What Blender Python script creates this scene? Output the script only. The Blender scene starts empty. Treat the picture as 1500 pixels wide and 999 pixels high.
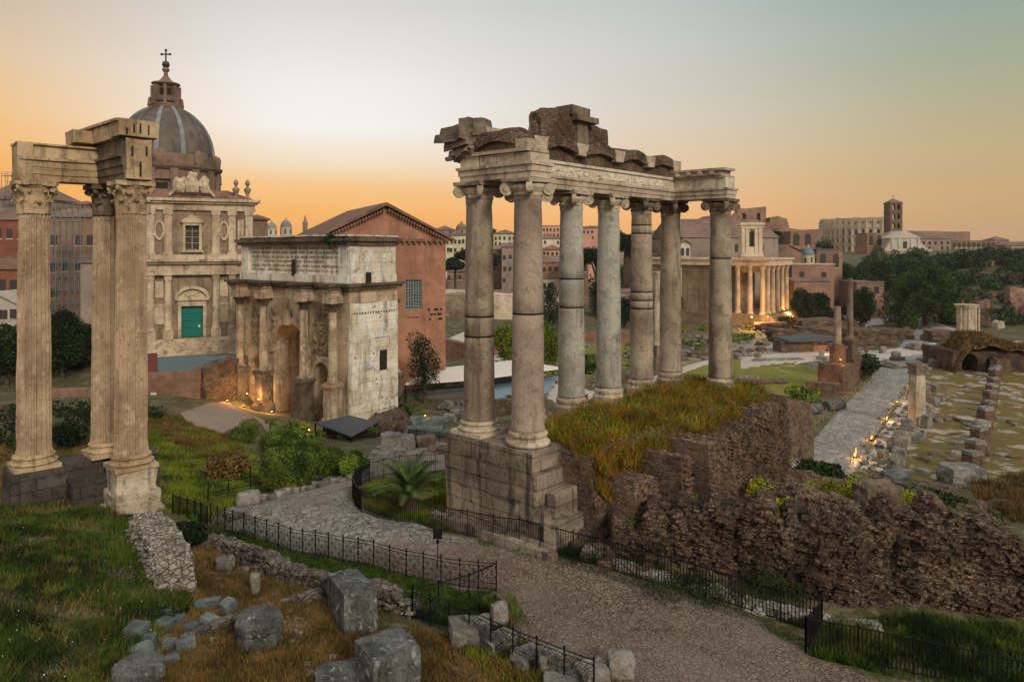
import bpy, bmesh, math, random
import numpy as np
from mathutils import Vector, Matrix, noise

# ---------------------------------------------------------------- camera, sky, sun, exposure
S = bpy.context.scene
C = S.collection
F, CX, HY, CAMZ = 1057.0, 750.0, 365.0, 22.0      # focal length in photo pixels, horizon row, eye height above the forum floor
cam = bpy.data.cameras.new('camera')
cam.sensor_width = 36.0
cam.lens = 36.0 * F / 1500.0
cam.shift_y = -(499.5 - HY) / 1500.0
cam.clip_start, cam.clip_end = 0.5, 9000.0
camo = bpy.data.objects.new('camera', cam)
C.objects.link(camo)
camo.location = (0, 0, CAMZ)
camo.rotation_euler = (math.radians(90), 0, 0)
S.camera = camo
S.render.engine = 'CYCLES'
S.cycles.use_denoising = True
S.cycles.max_bounces = 5
S.cycles.diffuse_bounces = 3
S.view_settings.view_transform = 'Standard'
S.view_settings.look = 'None'
S.view_settings.exposure = 0.0
S.view_settings.gamma = 1.0

def lin(r, g, b, k=1.0):
    f = lambda c: (c / 255 / 12.92 if c / 255 <= 0.04045 else ((c / 255 + 0.055) / 1.055) ** 2.4) * k
    return (f(r), f(g), f(b), 1.0)

W = bpy.data.worlds.new('World')
S.world = W
W.use_nodes = True
wt = W.node_tree
for n in list(wt.nodes): wt.nodes.remove(n)

class NT:
    """small helper round a node tree"""
    def __init__(s, t): s.t = t
    def n(s, typ, **kw):
        nd = s.t.nodes.new(typ)
        for k, v in kw.items(): setattr(nd, k, v)
        return nd
    def l(s, a, b): s.t.links.new(a, b)
    def put(s, sock, v):
        if isinstance(v, bpy.types.NodeSocket): s.l(v, sock)
        else: sock.default_value = v
    def math(s, op, a, b=0.0, c=None, clamp=False):
        m = s.n('ShaderNodeMath', operation=op, use_clamp=clamp)
        s.put(m.inputs[0], a); s.put(m.inputs[1], b)
        if c is not None: s.put(m.inputs[2], c)
        return m.outputs[0]
    def mix(s, fac, a, b, mode='MIX'):
        m = s.n('ShaderNodeMix', data_type='RGBA', blend_type=mode)
        s.put(m.inputs[0], fac); s.put(m.inputs[6], a); s.put(m.inputs[7], b)
        return m.outputs[2]
    def ramp(s, fac, stops, interp='LINEAR'):
        r = s.n('ShaderNodeValToRGB')
        r.color_ramp.interpolation = interp
        e = r.color_ramp.elements
        while len(e) < len(stops): e.new(0.5)
        for i, (p, c) in enumerate(stops):
            e[i].position = p
            e[i].color = c if not isinstance(c, (int, float)) else (c, c, c, 1)
        s.put(r.inputs[0], fac)
        return r.outputs[0]
    def sstep(s, x, a, b):
        m = s.n('ShaderNodeMapRange', interpolation_type='SMOOTHSTEP')
        s.put(m.inputs[0], x); m.inputs[1].default_value = a; m.inputs[2].default_value = b
        return m.outputs[0]
    def noise(s, vec, scale, detail=4.0, rough=0.55, dist=0.0):
        m = s.n('ShaderNodeTexNoise')
        s.put(m.inputs['Vector'], vec)
        m.inputs['Scale'].default_value = scale; m.inputs['Detail'].default_value = detail
        m.inputs['Roughness'].default_value = rough; m.inputs['Distortion'].default_value = dist
        return m.outputs[0]
    def vmul(s, vec, v):
        m = s.n('ShaderNodeVectorMath', operation='MULTIPLY')
        s.put(m.inputs[0], vec); s.put(m.inputs[1], v)
        return m.outputs[0]

w = NT(wt)
tc = w.n('ShaderNodeTexCoord')
sp = w.n('ShaderNodeSeparateXYZ'); w.l(tc.outputs['Generated'], sp.inputs[0])
dx, dy, dz = sp.outputs
hor = w.math('MAXIMUM', w.math('SQRT', w.math('ADD', w.math('MULTIPLY', dx, dx), w.math('MULTIPLY', dy, dy))), 0.001)
u = w.math('DIVIDE', dx, hor)
el = w.math('DIVIDE', dz, 1.0)
elc = w.math('MAXIMUM', el, 0.0)
ZEN = lin(196, 200, 206)
sky_l = w.ramp(elc, [(0.0, lin(236, 146, 44)), (0.085, lin(240, 166, 66)), (0.15, lin(232, 180, 106)), (0.22, lin(214, 184, 142)), (0.31, lin(186, 168, 150)), (0.6, ZEN)])
sky_c = w.ramp(elc, [(0.0, lin(250, 158, 60)), (0.05, lin(244, 172, 80)), (0.085, lin(240, 190, 122)), (0.115, lin(236, 216, 186)), (0.16, lin(238, 234, 228)), (0.22, lin(230, 229, 228)), (0.32, lin(206, 204, 200)), (0.6, ZEN)])
sky_m = w.ramp(elc, [(0.0, lin(252, 166, 78)), (0.045, lin(246, 178, 106)), (0.10, lin(230, 194, 152)), (0.17, lin(214, 202, 186)), (0.25, lin(202, 200, 194)), (0.33, lin(186, 190, 188)), (0.6, ZEN)])
sky_r = w.ramp(elc, [(0.0, lin(194, 150, 108)), (0.05, lin(194, 156, 104)), (0.12, lin(184, 164, 120)), (0.2, lin(162, 164, 136)), (0.31, lin(126, 152, 146)), (0.6, lin(120, 150, 160))])
front = w.mix(w.sstep(u, -0.66, -0.26), sky_l, sky_c)
front = w.mix(w.sstep(u, -0.24, 0.20), front, sky_m)
front = w.mix(w.sstep(u, 0.08, 0.60), front, sky_r)
back = w.ramp(elc, [(0.0, lin(196, 174, 156)), (0.2, lin(214, 202, 188)), (0.6, lin(202, 204, 208)), (1.0, lin(186, 194, 206))])  # unseen sky behind the camera, its tones tuned as fill light
cloud = w.noise(w.vmul(tc.outputs['Generated'], (1.2, 1.2, 9.0)), 1.6, 3, 0.5)
front = w.mix(0.04, front, w.ramp(cloud, [(0.35, lin(190, 176, 160)), (0.7, lin(236, 230, 222))]))
skyc = w.mix(w.sstep(dy, 0.35, -0.25), front, back)
skyc = w.mix(w.sstep(el, 0.45, 0.8), skyc, lin(192, 198, 208))
skyc = w.mix(w.sstep(el, 0.0, -0.05), skyc, lin(60, 52, 44))
FILL_EL, FILL_AZ = math.radians(30), math.radians(150)     # added soft fill from behind right, opposite the dawn glow, azimuth clockwise from +Y
nis = w.n('ShaderNodeTexSky', sky_type='NISHITA')
nis.sun_disc = False
nis.sun_elevation = FILL_EL; nis.sun_rotation = FILL_AZ
bg1 = w.n('ShaderNodeBackground'); w.l(skyc, bg1.inputs[0]); bg1.inputs[1].default_value = 1.1
bg2 = w.n('ShaderNodeBackground'); w.l(nis.outputs[0], bg2.inputs[0]); bg2.inputs[1].default_value = 0.004
ad = w.n('ShaderNodeAddShader'); w.l(bg1.outputs[0], ad.inputs[0]); w.l(bg2.outputs[0], ad.inputs[1])
wo = w.n('ShaderNodeOutputWorld'); w.l(ad.outputs[0], wo.inputs[0])

sun = bpy.data.lights.new('sun', 'SUN')  # added to give soft shape to the faces towards the viewer
sun.energy = 2.1
sun.angle = math.radians(14)
sun.color = (1.0, 0.90, 0.78)
fill_suno = bpy.data.objects.new('sun', sun)
C.objects.link(fill_suno)
sd = Vector((math.sin(FILL_AZ) * math.cos(FILL_EL), math.cos(FILL_AZ) * math.cos(FILL_EL), math.sin(FILL_EL)))
fill_suno.rotation_euler = sd.to_track_quat('Z', 'Y').to_euler()
fill_suno.location = (0, 0, 120)

# ---------------------------------------------------------------- helpers: pixels to places, ground height
RND = random.Random(7)
NPR = np.random.default_rng(11)
def at(px, py, Y): return Vector(((px - CX) / F * Y, Y, CAMZ - (py - HY) / F * Y))

GP = [  # ground control points: photo column, row, distance
 (-150,1010,17.5),(0,999,17.7),(150,999,18.5),(0,850,24),(-150,760,30),(0,800,27.5),(0,755,34),(60,740,38),(130,738,38),(190,750,37),(110,850,25.5),(230,905,23.6),(170,800,29.5),(215,800,29.5),(240,850,26.6),
 (330,840,30),(300,800,32.2),(350,880,26.2),(420,890,24.4),(450,950,21),(300,960,21),(550,1000,19.4),(650,990,20.4),(240,995,19),
 (350,790,32.5),(430,815,30.6),(560,855,27.4),(650,880,26),(660,930,23),(760,1000,20),
 (980,960,21.2),(850,900,23.8),(760,850,26.5),(700,800,29.5),(600,770,31.5),(480,750,33.5),(400,745,35),(500,715,38),(560,693,43),(610,684,47),(650,664,56),(600,652,62),(310,775,34.5),(1330,1045,19),
 (250,700,45),(300,692,48),(230,650,55),(270,632,62),(300,607,75),(120,640,60),(30,620,60),(-100,640,60),(310,598,84),(300,588,90),(385,603,95),(400,690,52),(520,690,49),(440,722,41),(380,642,70),(420,616,82),(470,626,84),(520,626,84),(600,622,84),(610,642,71),
 (640,600,99),(560,560,120),(1000,560,119),(800,560,119),(850,530,141),(650,520,150),(1150,480,202),(1000,500,172),
 (690,720,37),(640,735,35.5),(560,745,35.2),
 (150,560,100),(60,560,100),(-100,560,105),(215,545,103),(300,526,108),(220,526,106),(345,520,110),(150,500,135),(30,500,135),(-150,500,140),(560,470,170),
 (1400,600,95),(1300,690,66.5),(1250,684,66.5),(1170,672,68),(1440,695,64),(1350,500,165),(1480,550,120),(1600,640,85),(1340,480,203),(1250,470,222),
 (1150,700,50),(1180,690,60),(1250,728,57),(1420,735,52),(1100,735,40),(1200,742,37),(1350,745,42),(1450,775,33),(1500,735,48),(1600,760,40),
 (900,745,32),(1000,735,36.5),(1060,695,44),(1130,645,58),(1160,620,86),(830,770,30.2),
 (1000,855,26.2),(1200,895,24.6),(1350,908,24.1),(1550,930,23.4),(1350,955,22.6),(1500,1000,20.3),(1100,850,26.5),(1020,790,29.5),(1180,800,29),(1400,815,28.5),
]
_p = [at(*g) for g in GP]
_p += [Vector(q) for q in [
 (-60,300,14),(-150,300,18),(-40,420,22),(60,420,20),(120,300,2),(0,260,2),(0,330,10),(160,420,17),(300,600,18),(400,700,20),(170,260,8),(250,260,24),(350,400,26),(500,600,26),
 (-900,900,26),(-300,900,24),(0,900,22),(300,1100,20),(900,1100,24),(1500,1500,26),(-1500,1500,26),(0,2500,18),(1500,2600,24),(-1500,2600,24),
 (-60,10,9),(60,10,9),(0,5,10.5),(-120,60,8),(120,60,2),(-200,150,8),(200,150,6),(-300,300,24),(300,250,28),(-5,13,10.8),(12,14,10)]]
_P = np.array([(q.x, q.y) for q in _p]); _Z = np.array([q.z for q in _p])
_keep = []
for i in range(len(_P)):
    if all(np.hypot(*(_P[i] - _P[j])) > 0.25 for j in _keep): _keep.append(i)
_P, _Z = _P[_keep], _Z[_keep]
_D = np.sqrt(((_P[:, None] - _P[None]) ** 2).sum(-1))
_A = np.zeros((len(_P) + 1,) * 2)
_A[:-1, :-1] = _D; _A[:-1, -1] = 1; _A[-1, :-1] = 1
_w = np.linalg.solve(_A - np.eye(len(_A)) * 0.02 * (np.arange(len(_A)) < len(_P)), np.append(_Z, 0))

def H(x, y):
    x = np.atleast_1d(np.asarray(x, float)); y = np.atleast_1d(np.asarray(y, float))
    out = np.empty(x.shape).ravel(); xf, yf = x.ravel(), y.ravel()
    for k in range(0, len(xf), 20000):
        d = np.sqrt((xf[k:k+20000, None] - _P[None, :, 0]) ** 2 + (yf[k:k+20000, None] - _P[None, :, 1]) ** 2)
        out[k:k+20000] = d @ _w[:-1] + _w[-1]
    out += 0.05 * np.sin(xf * 1.7 + 0.6 * yf) * np.sin(yf * 1.3 - 0.4 * xf)
    return out.reshape(x.shape)
def h1(x, y): return float(H(x, y)[0])

_YS = np.geomspace(11, 1600, 900)
def gp(px, py):
    """the point where the line of sight through a photo pixel meets the ground"""
    X = (px - CX) / F * _YS; Z = CAMZ - (py - HY) / F * _YS
    g = Z - H(X, _YS)
    i = np.argmax(g <= 0)
    if g[i] > 0: i = len(g) - 1
    if i == 0: Y = _YS[0]
    else:
        t = g[i-1] / (g[i-1] - g[i] + 1e-9); Y = _YS[i-1] + t * (_YS[i] - _YS[i-1])
    x = (px - CX) / F * Y
    return Vector((x, Y, h1(x, Y)))

# ---------------------------------------------------------------- helpers: objects
ORIG = {}
def tag(o, label=None, cat=None, group=None, kind=None):
    if label: o['label'] = label
    if cat: o['category'] = cat
    if group: o['group'] = group
    if kind: o['kind'] = kind
    return o
def thing(name, loc, label, cat, group=None):
    o = bpy.data.objects.new(name, None); C.objects.link(o)
    o.empty_display_size = 0.3
    o.location = loc; ORIG[o.name] = Vector(loc)
    return tag(o, label, cat, group)
def link_mesh(name, me, mats, parent=None, origin=None, smooth=False):
    if not isinstance(mats, (list, tuple)): mats = [mats]
    for m in mats: me.materials.append(m)
    o = bpy.data.objects.new(name, me); C.objects.link(o)
    org = Vector(origin) if origin is not None else (ORIG[parent.name] if parent else Vector((0, 0, 0)))
    me.transform(Matrix.Translation(-org))
    if parent: o.parent = parent
    else: o.location = org
    ORIG[o.name] = org
    if smooth: me.polygons.foreach_set('use_smooth', [True] * len(me.polygons))
    return o
def copy_tree(o, parent=None):
    c = o.copy(); C.objects.link(c)
    if parent: c.parent = parent
    for ch in list(o.children): copy_tree(ch, c)
    return c
def np_mesh(name, v, f):
    me = bpy.data.meshes.new(name)
    v = np.asarray(v, np.float32); f = np.asarray(f, np.int32)
    k = f.shape[1]
    me.vertices.add(len(v)); me.vertices.foreach_set('co', v.ravel())
    me.loops.add(f.size); me.loops.foreach_set('vertex_index', f.ravel())
    me.polygons.add(len(f)); me.polygons.foreach_set('loop_start', np.arange(0, f.size, k, dtype=np.int32))
    me.update(calc_edges=True)
    return me

class MB:
    def __init__(s): s.v = []; s.f = []; s.m = []
    def add(s, vs, fs, m=0):
        k = len(s.v)
        s.v += [tuple(q) for q in vs]; s.f += [tuple(i + k for i in q) for q in fs]; s.m += [m] * len(fs)
        return s
    def hexa(s, b, t, m=0):
        """b, t: four bottom and four top points, both counter-clockwise from above"""
        return s.add(list(b) + list(t), [(3,2,1,0),(4,5,6,7),(0,1,5,4),(1,2,6,5),(2,3,7,6),(3,0,4,7)], m)
    def box(s, c, d, yaw=0.0, taper=1.0, tilt=None, m=0):
        """c: centre of the bottom; d: full sizes"""
        R = Matrix.Rotation(yaw, 3, 'Z')
        if tilt: R = R @ Matrix.Rotation(tilt[0], 3, 'X') @ Matrix.Rotation(tilt[1], 3, 'Y')
        c = Vector(c); q = []
        for z, k in ((0, 1), (d[2], taper)):
            for a, b in ((-1,-1),(1,-1),(1,1),(-1,1)):
                q.append(c + R @ Vector((a * d[0] / 2 * k, b * d[1] / 2 * k, z)))
        return s.hexa(q[:4], q[4:], m)
    def prism(s, poly, z0, z1, m=0):
        n = len(poly)
        vs = [(p[0], p[1], z0) for p in poly] + [(p[0], p[1], z1) for p in poly]
        return s.add(vs, [tuple(range(n))[::-1], tuple(range(n, 2*n))] + [(i, (i+1) % n, n + (i+1) % n, n + i) for i in range(n)], m)
    def lathe(s, c, prof, n=24, flute=0, depth=0.0, wob=0.0, seed=0, m=0, a0=0.0, caps=True):
        """prof: (radius, height) from bottom to top"""
        c = Vector(c); vs = []
        N = flute * 5 if flute else n
        for r, z in prof:
            for i in range(N):
                a = a0 + 2 * math.pi * i / N
                rr = r
                if flute: rr = r - depth * r * (0.0, 0.0, 0.75, 1.0, 0.75)[i % 5]
                if wob:
                    q = noise.fractal(Vector((math.cos(a) * r * 1.3 + seed * 7.1, math.sin(a) * r * 1.3, z * 0.9 + seed)), 0.9, 2.1, 3)
                    rr += wob * (q - 0.15 if q > 0.15 else q * 0.12) * -1.0
                vs.append(c + Vector((math.cos(a) * rr, math.sin(a) * rr, z)))
        fs = []
        for j in range(len(prof) - 1):
            for i in range(N):
                k = (i + 1) % N
                fs.append((j*N+i, j*N+k, (j+1)*N+k, (j+1)*N+i))
        if caps:
            fs.append(tuple(range(N))[::-1]); fs.append(tuple(range((len(prof)-1)*N, len(prof)*N)))
        return s.add(vs, fs, m)
    def tube(s, pts, r, n=6, m=0, r1=None):
        pts = [Vector(p) for p in pts]; vs = []; fs = []
        for i, p in enumerate(pts):
            d = (pts[min(i+1, len(pts)-1)] - pts[max(i-1, 0)]).normalized()
            a = d.orthogonal().normalized() if abs(d.z) > 0.98 else Vector((0,0,1)).cross(d).normalized()
            b = d.cross(a)
            rr = r if r1 is None else r + (r1 - r) * i / max(1, len(pts) - 1)
            for k in range(n):
                t = 2 * math.pi * k / n
                vs.append(p + a * math.cos(t) * rr + b * math.sin(t) * rr)
        for i in range(len(pts) - 1):
            for k in range(n):
                q = (k + 1) % n
                fs.append((i*n+k, i*n+q, (i+1)*n+q, (i+1)*n+k))
        fs.append(tuple(range(n))[::-1]); fs.append(tuple(range((len(pts)-1)*n, len(pts)*n)))
        return s.add(vs, fs, m)
    def bar(s, a, b, w, h=None, m=0):
        a, b = Vector(a), Vector(b); h = h or w
        d = (b - a).normalized()
        x = Vector((0,0,1)).cross(d)
        x = x.normalized() if x.length > 1e-4 else Vector((1,0,0))
        y = d.cross(x).normalized()
        q = [p + x * sx * w / 2 + y * sy * h / 2 for p in (a, b) for sx, sy in ((-1,-1),(1,-1),(1,1),(-1,1))]
        return s.add(q, [(3,2,1,0),(4,5,6,7),(0,1,5,4),(1,2,6,5),(2,3,7,6),(3,0,4,7)], m)
    def jitter(s, amp, scale=1.0, seed=0):
        o = Vector((seed * 3.7, seed * 1.3, seed * 2.1))
        s.v = [tuple(Vector(p) + noise.noise_vector(Vector(p) * scale + o) * amp) for p in s.v]
        return s
    def build(s, name, mats, parent=None, origin=None, smooth=False, fix=True):
        me = bpy.data.meshes.new(name)
        me.from_pydata(s.v, [], s.f)
        if any(s.m): me.polygons.foreach_set('material_index', s.m)
        if fix:
            bm = bmesh.new(); bm.from_mesh(me)
            bmesh.ops.recalc_face_normals(bm, faces=bm.faces[:])
            bm.to_mesh(me); bm.free()
        return link_mesh(name, me, mats, parent, origin, smooth)

class Fr:
    """a facade's own frame: u along the wall, n out of it, z up"""
    def __init__(s, O, U, z0=0.0, flip=False):
        s.O = Vector((O[0], O[1], 0)); s.U = Vector((U[0], U[1], 0)).normalized()
        s.N = Vector((s.U.y, -s.U.x, 0)) * (-1 if flip else 1)
        s.z0 = z0
    def p(s, u, z, n=0.0): return s.O + s.U * u + s.N * n + Vector((0, 0, z))
    def u_at(s, px):
        k = (px - CX) / F
        return (k * s.O.y - s.O.x) / (s.U.x - k * s.U.y)
    def z_at(s, px, py): return CAMZ - (py - HY) / F * s.p(s.u_at(px), 0).y
    def box(s, mb, u0, u1, z0, z1, n0, n1, m=0):
        return mb.hexa([s.p(u0,z0,n1), s.p(u1,z0,n1), s.p(u1,z0,n0), s.p(u0,z0,n0)], [s.p(u0,z1,n1), s.p(u1,z1,n1), s.p(u1,z1,n0), s.p(u0,z1,n0)], m)
    def poly(s, mb, pts, n0, n1, m=0):
        k = len(pts)
        vs = [s.p(a, b, n1) for a, b in pts] + [s.p(a, b, n0) for a, b in pts]
        return mb.add(vs, [tuple(range(k)), tuple(range(k, 2*k))[::-1]] + [(i, k+i, k+(i+1) % k, (i+1) % k) for i in range(k)], m)
    def cyl(s, mb, u, n, prof, N=16, **kw):
        q = s.p(u, 0, n); return mb.lathe(q, prof, N, **kw)
    def wall(s, mb, u0, u1, z0, z1, n0, n1, ops=(), m=0):
        """a wall with openings (ua, ub, za, zb, arched)"""
        x = u0
        for ua, ub, za, zb, ar in sorted(ops):
            if ua > x: s.box(mb, x, ua, z0, z1, n0, n1, m)
            if za > z0 + 1e-4: s.box(mb, ua, ub, z0, za, n0, n1, m)
            if ar:
                r = (ub - ua) / 2; c = (ua + ub) / 2; zs = zb - r
                arc = [(c - r * math.cos(t), zs + r * math.sin(t)) for t in np.linspace(0, math.pi, 13)]
                for half in (arc[:7], arc[6:]):
                    s.poly(mb, half + [(half[-1][0], z1), (half[0][0], z1)], n0, n1, m)
            elif zb < z1: s.box(mb, ua, ub, zb, z1, n0, n1, m)
            x = ub
        if x < u1: s.box(mb, x, u1, z0, z1, n0, n1, m)
        return mb
    def relief(s, mb, u0, u1, z0, z1, n, amp, step=0.12, sc=2.2, seed=0):
        nu = max(2, int((u1-u0)/step)); nz = max(2, int((z1-z0)/step)); vs = []
        for j in range(nz+1):
            for i in range(nu+1):
                a = u0 + (u1-u0)*i/nu; b = z0 + (z1-z0)*j/nz
                e = 0 if i in (0, nu) or j in (0, nz) else 1
                q = noise.fractal(Vector((a*sc+seed*5.3, b*sc, seed)), 0.7, 2.2, 3)
                vs.append(s.p(a, b, n + e * amp * (0.35 + q)))
        return mb.add(vs, [(j*(nu+1)+i, j*(nu+1)+i+1, (j+1)*(nu+1)+i+1, (j+1)*(nu+1)+i) for j in range(nz) for i in range(nu)])

# ---------------------------------------------------------------- materials
def new_mat(name):
    m = bpy.data.materials.new(name); m.use_nodes = True
    t = m.node_tree
    for n in list(t.nodes): t.nodes.remove(n)
    x = NT(t)
    bs = x.n('ShaderNodeBsdfPrincipled'); out = x.n('ShaderNodeOutputMaterial')
    x.l(bs.outputs[0], out.inputs[0])
    bs.inputs['Roughness'].default_value = 0.9
    bs.inputs['Specular IOR Level'].default_value = 0.25
    geo = x.n('ShaderNodeNewGeometry')
    return m, x, bs, geo.outputs['Position'], geo
def bump(x, bs, h, strength=0.5, dist=0.05):
    b = x.n('ShaderNodeBump'); b.inputs['Strength'].default_value = strength; b.inputs['Distance'].default_value = dist
    x.l(h, b.inputs['Height']); x.l(b.outputs[0], bs.inputs['Normal'])
def M_stone(name, c1, c2, stain=(40,34,28), s=1.0, amt=0.45, streak=0.0, joints=None, bmp=0.6, bd=0.06, pale=None, fine=0.35, rand=0.0, pits=0.0):
    """weathered stone: two body colours, stains, run-off streaks, courses of blocks (u-direction, width, height, mortar)"""
    m, x, bs, pos, geo = new_mat(name)
    a = x.noise(pos, 0.55*s, 6, 0.6, 0.3)
    b = x.noise(pos, 2.6*s, 6, 0.65, 0.6)
    c = x.noise(pos, 14*s, 4, 0.6)
    col = x.mix(x.sstep(a, 0.38, 0.64), lin(*c1), lin(*c2))
    if pale: col = x.mix(x.sstep(x.noise(pos, 1.3*s, 5, 0.7, 1.0), 0.54, 0.68), col, lin(*pale))
    col = x.mix(x.math('MULTIPLY', x.sstep(b, 0.5, 0.68), amt), col, lin(*stain))
    h = x.math('ADD', x.math('MULTIPLY', b, 0.7), x.math('MULTIPLY', c, 0.35))
    if streak:
        st = x.noise(x.vmul(pos, (1.0, 1.0, 0.10)), 2.6*s, 5, 0.65)
        col = x.mix(x.math('MULTIPLY', x.sstep(st, 0.5, 0.66), streak), col, lin(*stain))
    col = x.mix(fine, col, x.ramp(c, [(0.25, 0.25), (0.75, 0.9)]), 'OVERLAY')
    if pits:
        vo = x.n('ShaderNodeTexVoronoi'); vo.inputs['Scale'].default_value = 5.0*s; x.l(pos, vo.inputs['Vector'])
        pt = x.math('MULTIPLY', x.sstep(vo.outputs[0], 0.16, 0.08), x.sstep(b, 0.42, 0.5))
        col = x.mix(x.math('MULTIPLY', pt, pits), col, lin(30, 24, 20))
        h = x.math('SUBTRACT', h, x.math('MULTIPLY', pt, 0.8))
    if joints:
        (ux, uy), bw, bh, mo = joints[:4]
        d = x.n('ShaderNodeVectorMath', operation='DOT_PRODUCT'); x.l(pos, d.inputs[0]); d.inputs[1].default_value = (ux, uy, 0)
        z = x.n('ShaderNodeSeparateXYZ'); x.l(pos, z.inputs[0])
        cv = x.n('ShaderNodeCombineXYZ')
        x.l(x.math('ADD', d.outputs['Value'], x.math('MULTIPLY', x.math('SUBTRACT', b, 0.5), bh * 0.25)), cv.inputs[0])
        x.l(x.math('ADD', z.outputs[2], x.math('MULTIPLY', x.math('SUBTRACT', a, 0.5), bh * 0.3)), cv.inputs[1])
        br = x.n('ShaderNodeTexBrick'); x.l(cv.outputs[0], br.inputs['Vector'])
        br.inputs['Scale'].default_value = 1.0; br.inputs['Brick Width'].default_value = bw; br.inputs['Row Height'].default_value = bh
        br.inputs['Mortar Size'].default_value = mo; br.inputs['Mortar Smooth'].default_value = 0.4
        br.inputs['Color1'].default_value = (0.72,0.72,0.72,1); br.inputs['Color2'].default_value = (1,1,1,1); br.inputs['Mortar'].default_value = (0.3,0.27,0.24,1)
        k = joints[4] if len(joints) > 4 else 0.75
        col = x.mix(x.math('MULTIPLY', x.sstep(x.noise(pos, 1.1*s, 3), 0.25, 0.5), k), col, x.mix(1.0, col, br.outputs[0], 'MULTIPLY'))
        h = x.math('SUBTRACT', h, x.math('MULTIPLY', br.outputs[1], 0.5))
    if rand:
        oi = x.n('ShaderNodeObjectInfo')
        col = x.mix(1.0, col, x.ramp(oi.outputs['Random'], [(0, 1 - rand), (1, 1.0)]), 'MULTIPLY')
    x.l(col, bs.inputs['Base Color'])
    bump(x, bs, h, bmp, bd)
    return m
def M_flat(name, c, rough=0.7, metal=0.0, var=0.15, s=4.0):
    m, x, bs, pos, geo = new_mat(name)
    n = x.noise(pos, s, 5, 0.6)
    x.l(x.mix(1.0, lin(*c), x.ramp(n, [(0.3, 1 - var), (0.7, 1.0)]), 'MULTIPLY'), bs.inputs['Base Color'])
    bs.inputs['Roughness'].default_value = rough; bs.inputs['Metallic'].default_value = metal
    return m
def M_leaf(name, dark, light, s=0.5, lo=0.40, hi=0.62, tint=None):
    m, x, bs, pos, geo = new_mat(name)
    a = x.noise(pos, s, 3, 0.6); b = x.noise(pos, s * 9, 2, 0.5)
    col = x.mix(x.sstep(x.math('ADD', x.math('MULTIPLY', a, 0.65), x.math('MULTIPLY', b, 0.35)), lo, hi), lin(*dark), lin(*light))
    if tint: col = x.mix(x.sstep(x.noise(pos, s * 3, 2, 0.5), 0.55, 0.66), col, lin(*tint))
    oi = x.n('ShaderNodeObjectInfo')
    col = x.mix(1.0, col, x.ramp(oi.outputs['Random'], [(0, 0.72), (1, 1.0)]), 'MULTIPLY')
    x.l(col, bs.inputs['Base Color'])
    bs.inputs['Roughness'].default_value = 0.75; bs.inputs['Specular IOR Level'].default_value = 0.2
    return m
def M_ground(name, cols, s=1.0, bmp=0.5, bd=0.1, patch=None, grain=0.3):
    m, x, bs, pos, geo = new_mat(name)
    a = x.noise(pos, 0.22*s, 6, 0.62, 0.4); b = x.noise(pos, 1.6*s, 6, 0.65); c = x.noise(pos, 9*s, 5, 0.65)
    k = x.math('ADD', x.math('MULTIPLY', a, 0.6), x.math('MULTIPLY', b, 0.4))
    n = len(cols)
    col = x.ramp(k, [(0.34 + 0.30 * i / max(1, n-1), lin(*q)) for i, q in enumerate(cols)])
    if patch: col = x.mix(x.math('MULTIPLY', x.sstep(x.noise(pos, patch[1], 5, 0.65, 0.5), patch[2], patch[2] + 0.08), 0.8), col, lin(*patch[0]))
    col = x.mix(grain, col, x.ramp(c, [(0.25, 0.2), (0.75, 0.9)]), 'OVERLAY')
    x.l(col, bs.inputs['Base Color'])
    bump(x, bs, x.math('ADD', b, x.math('MULTIPLY', c, 0.5)), bmp, bd)
    return m
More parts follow.
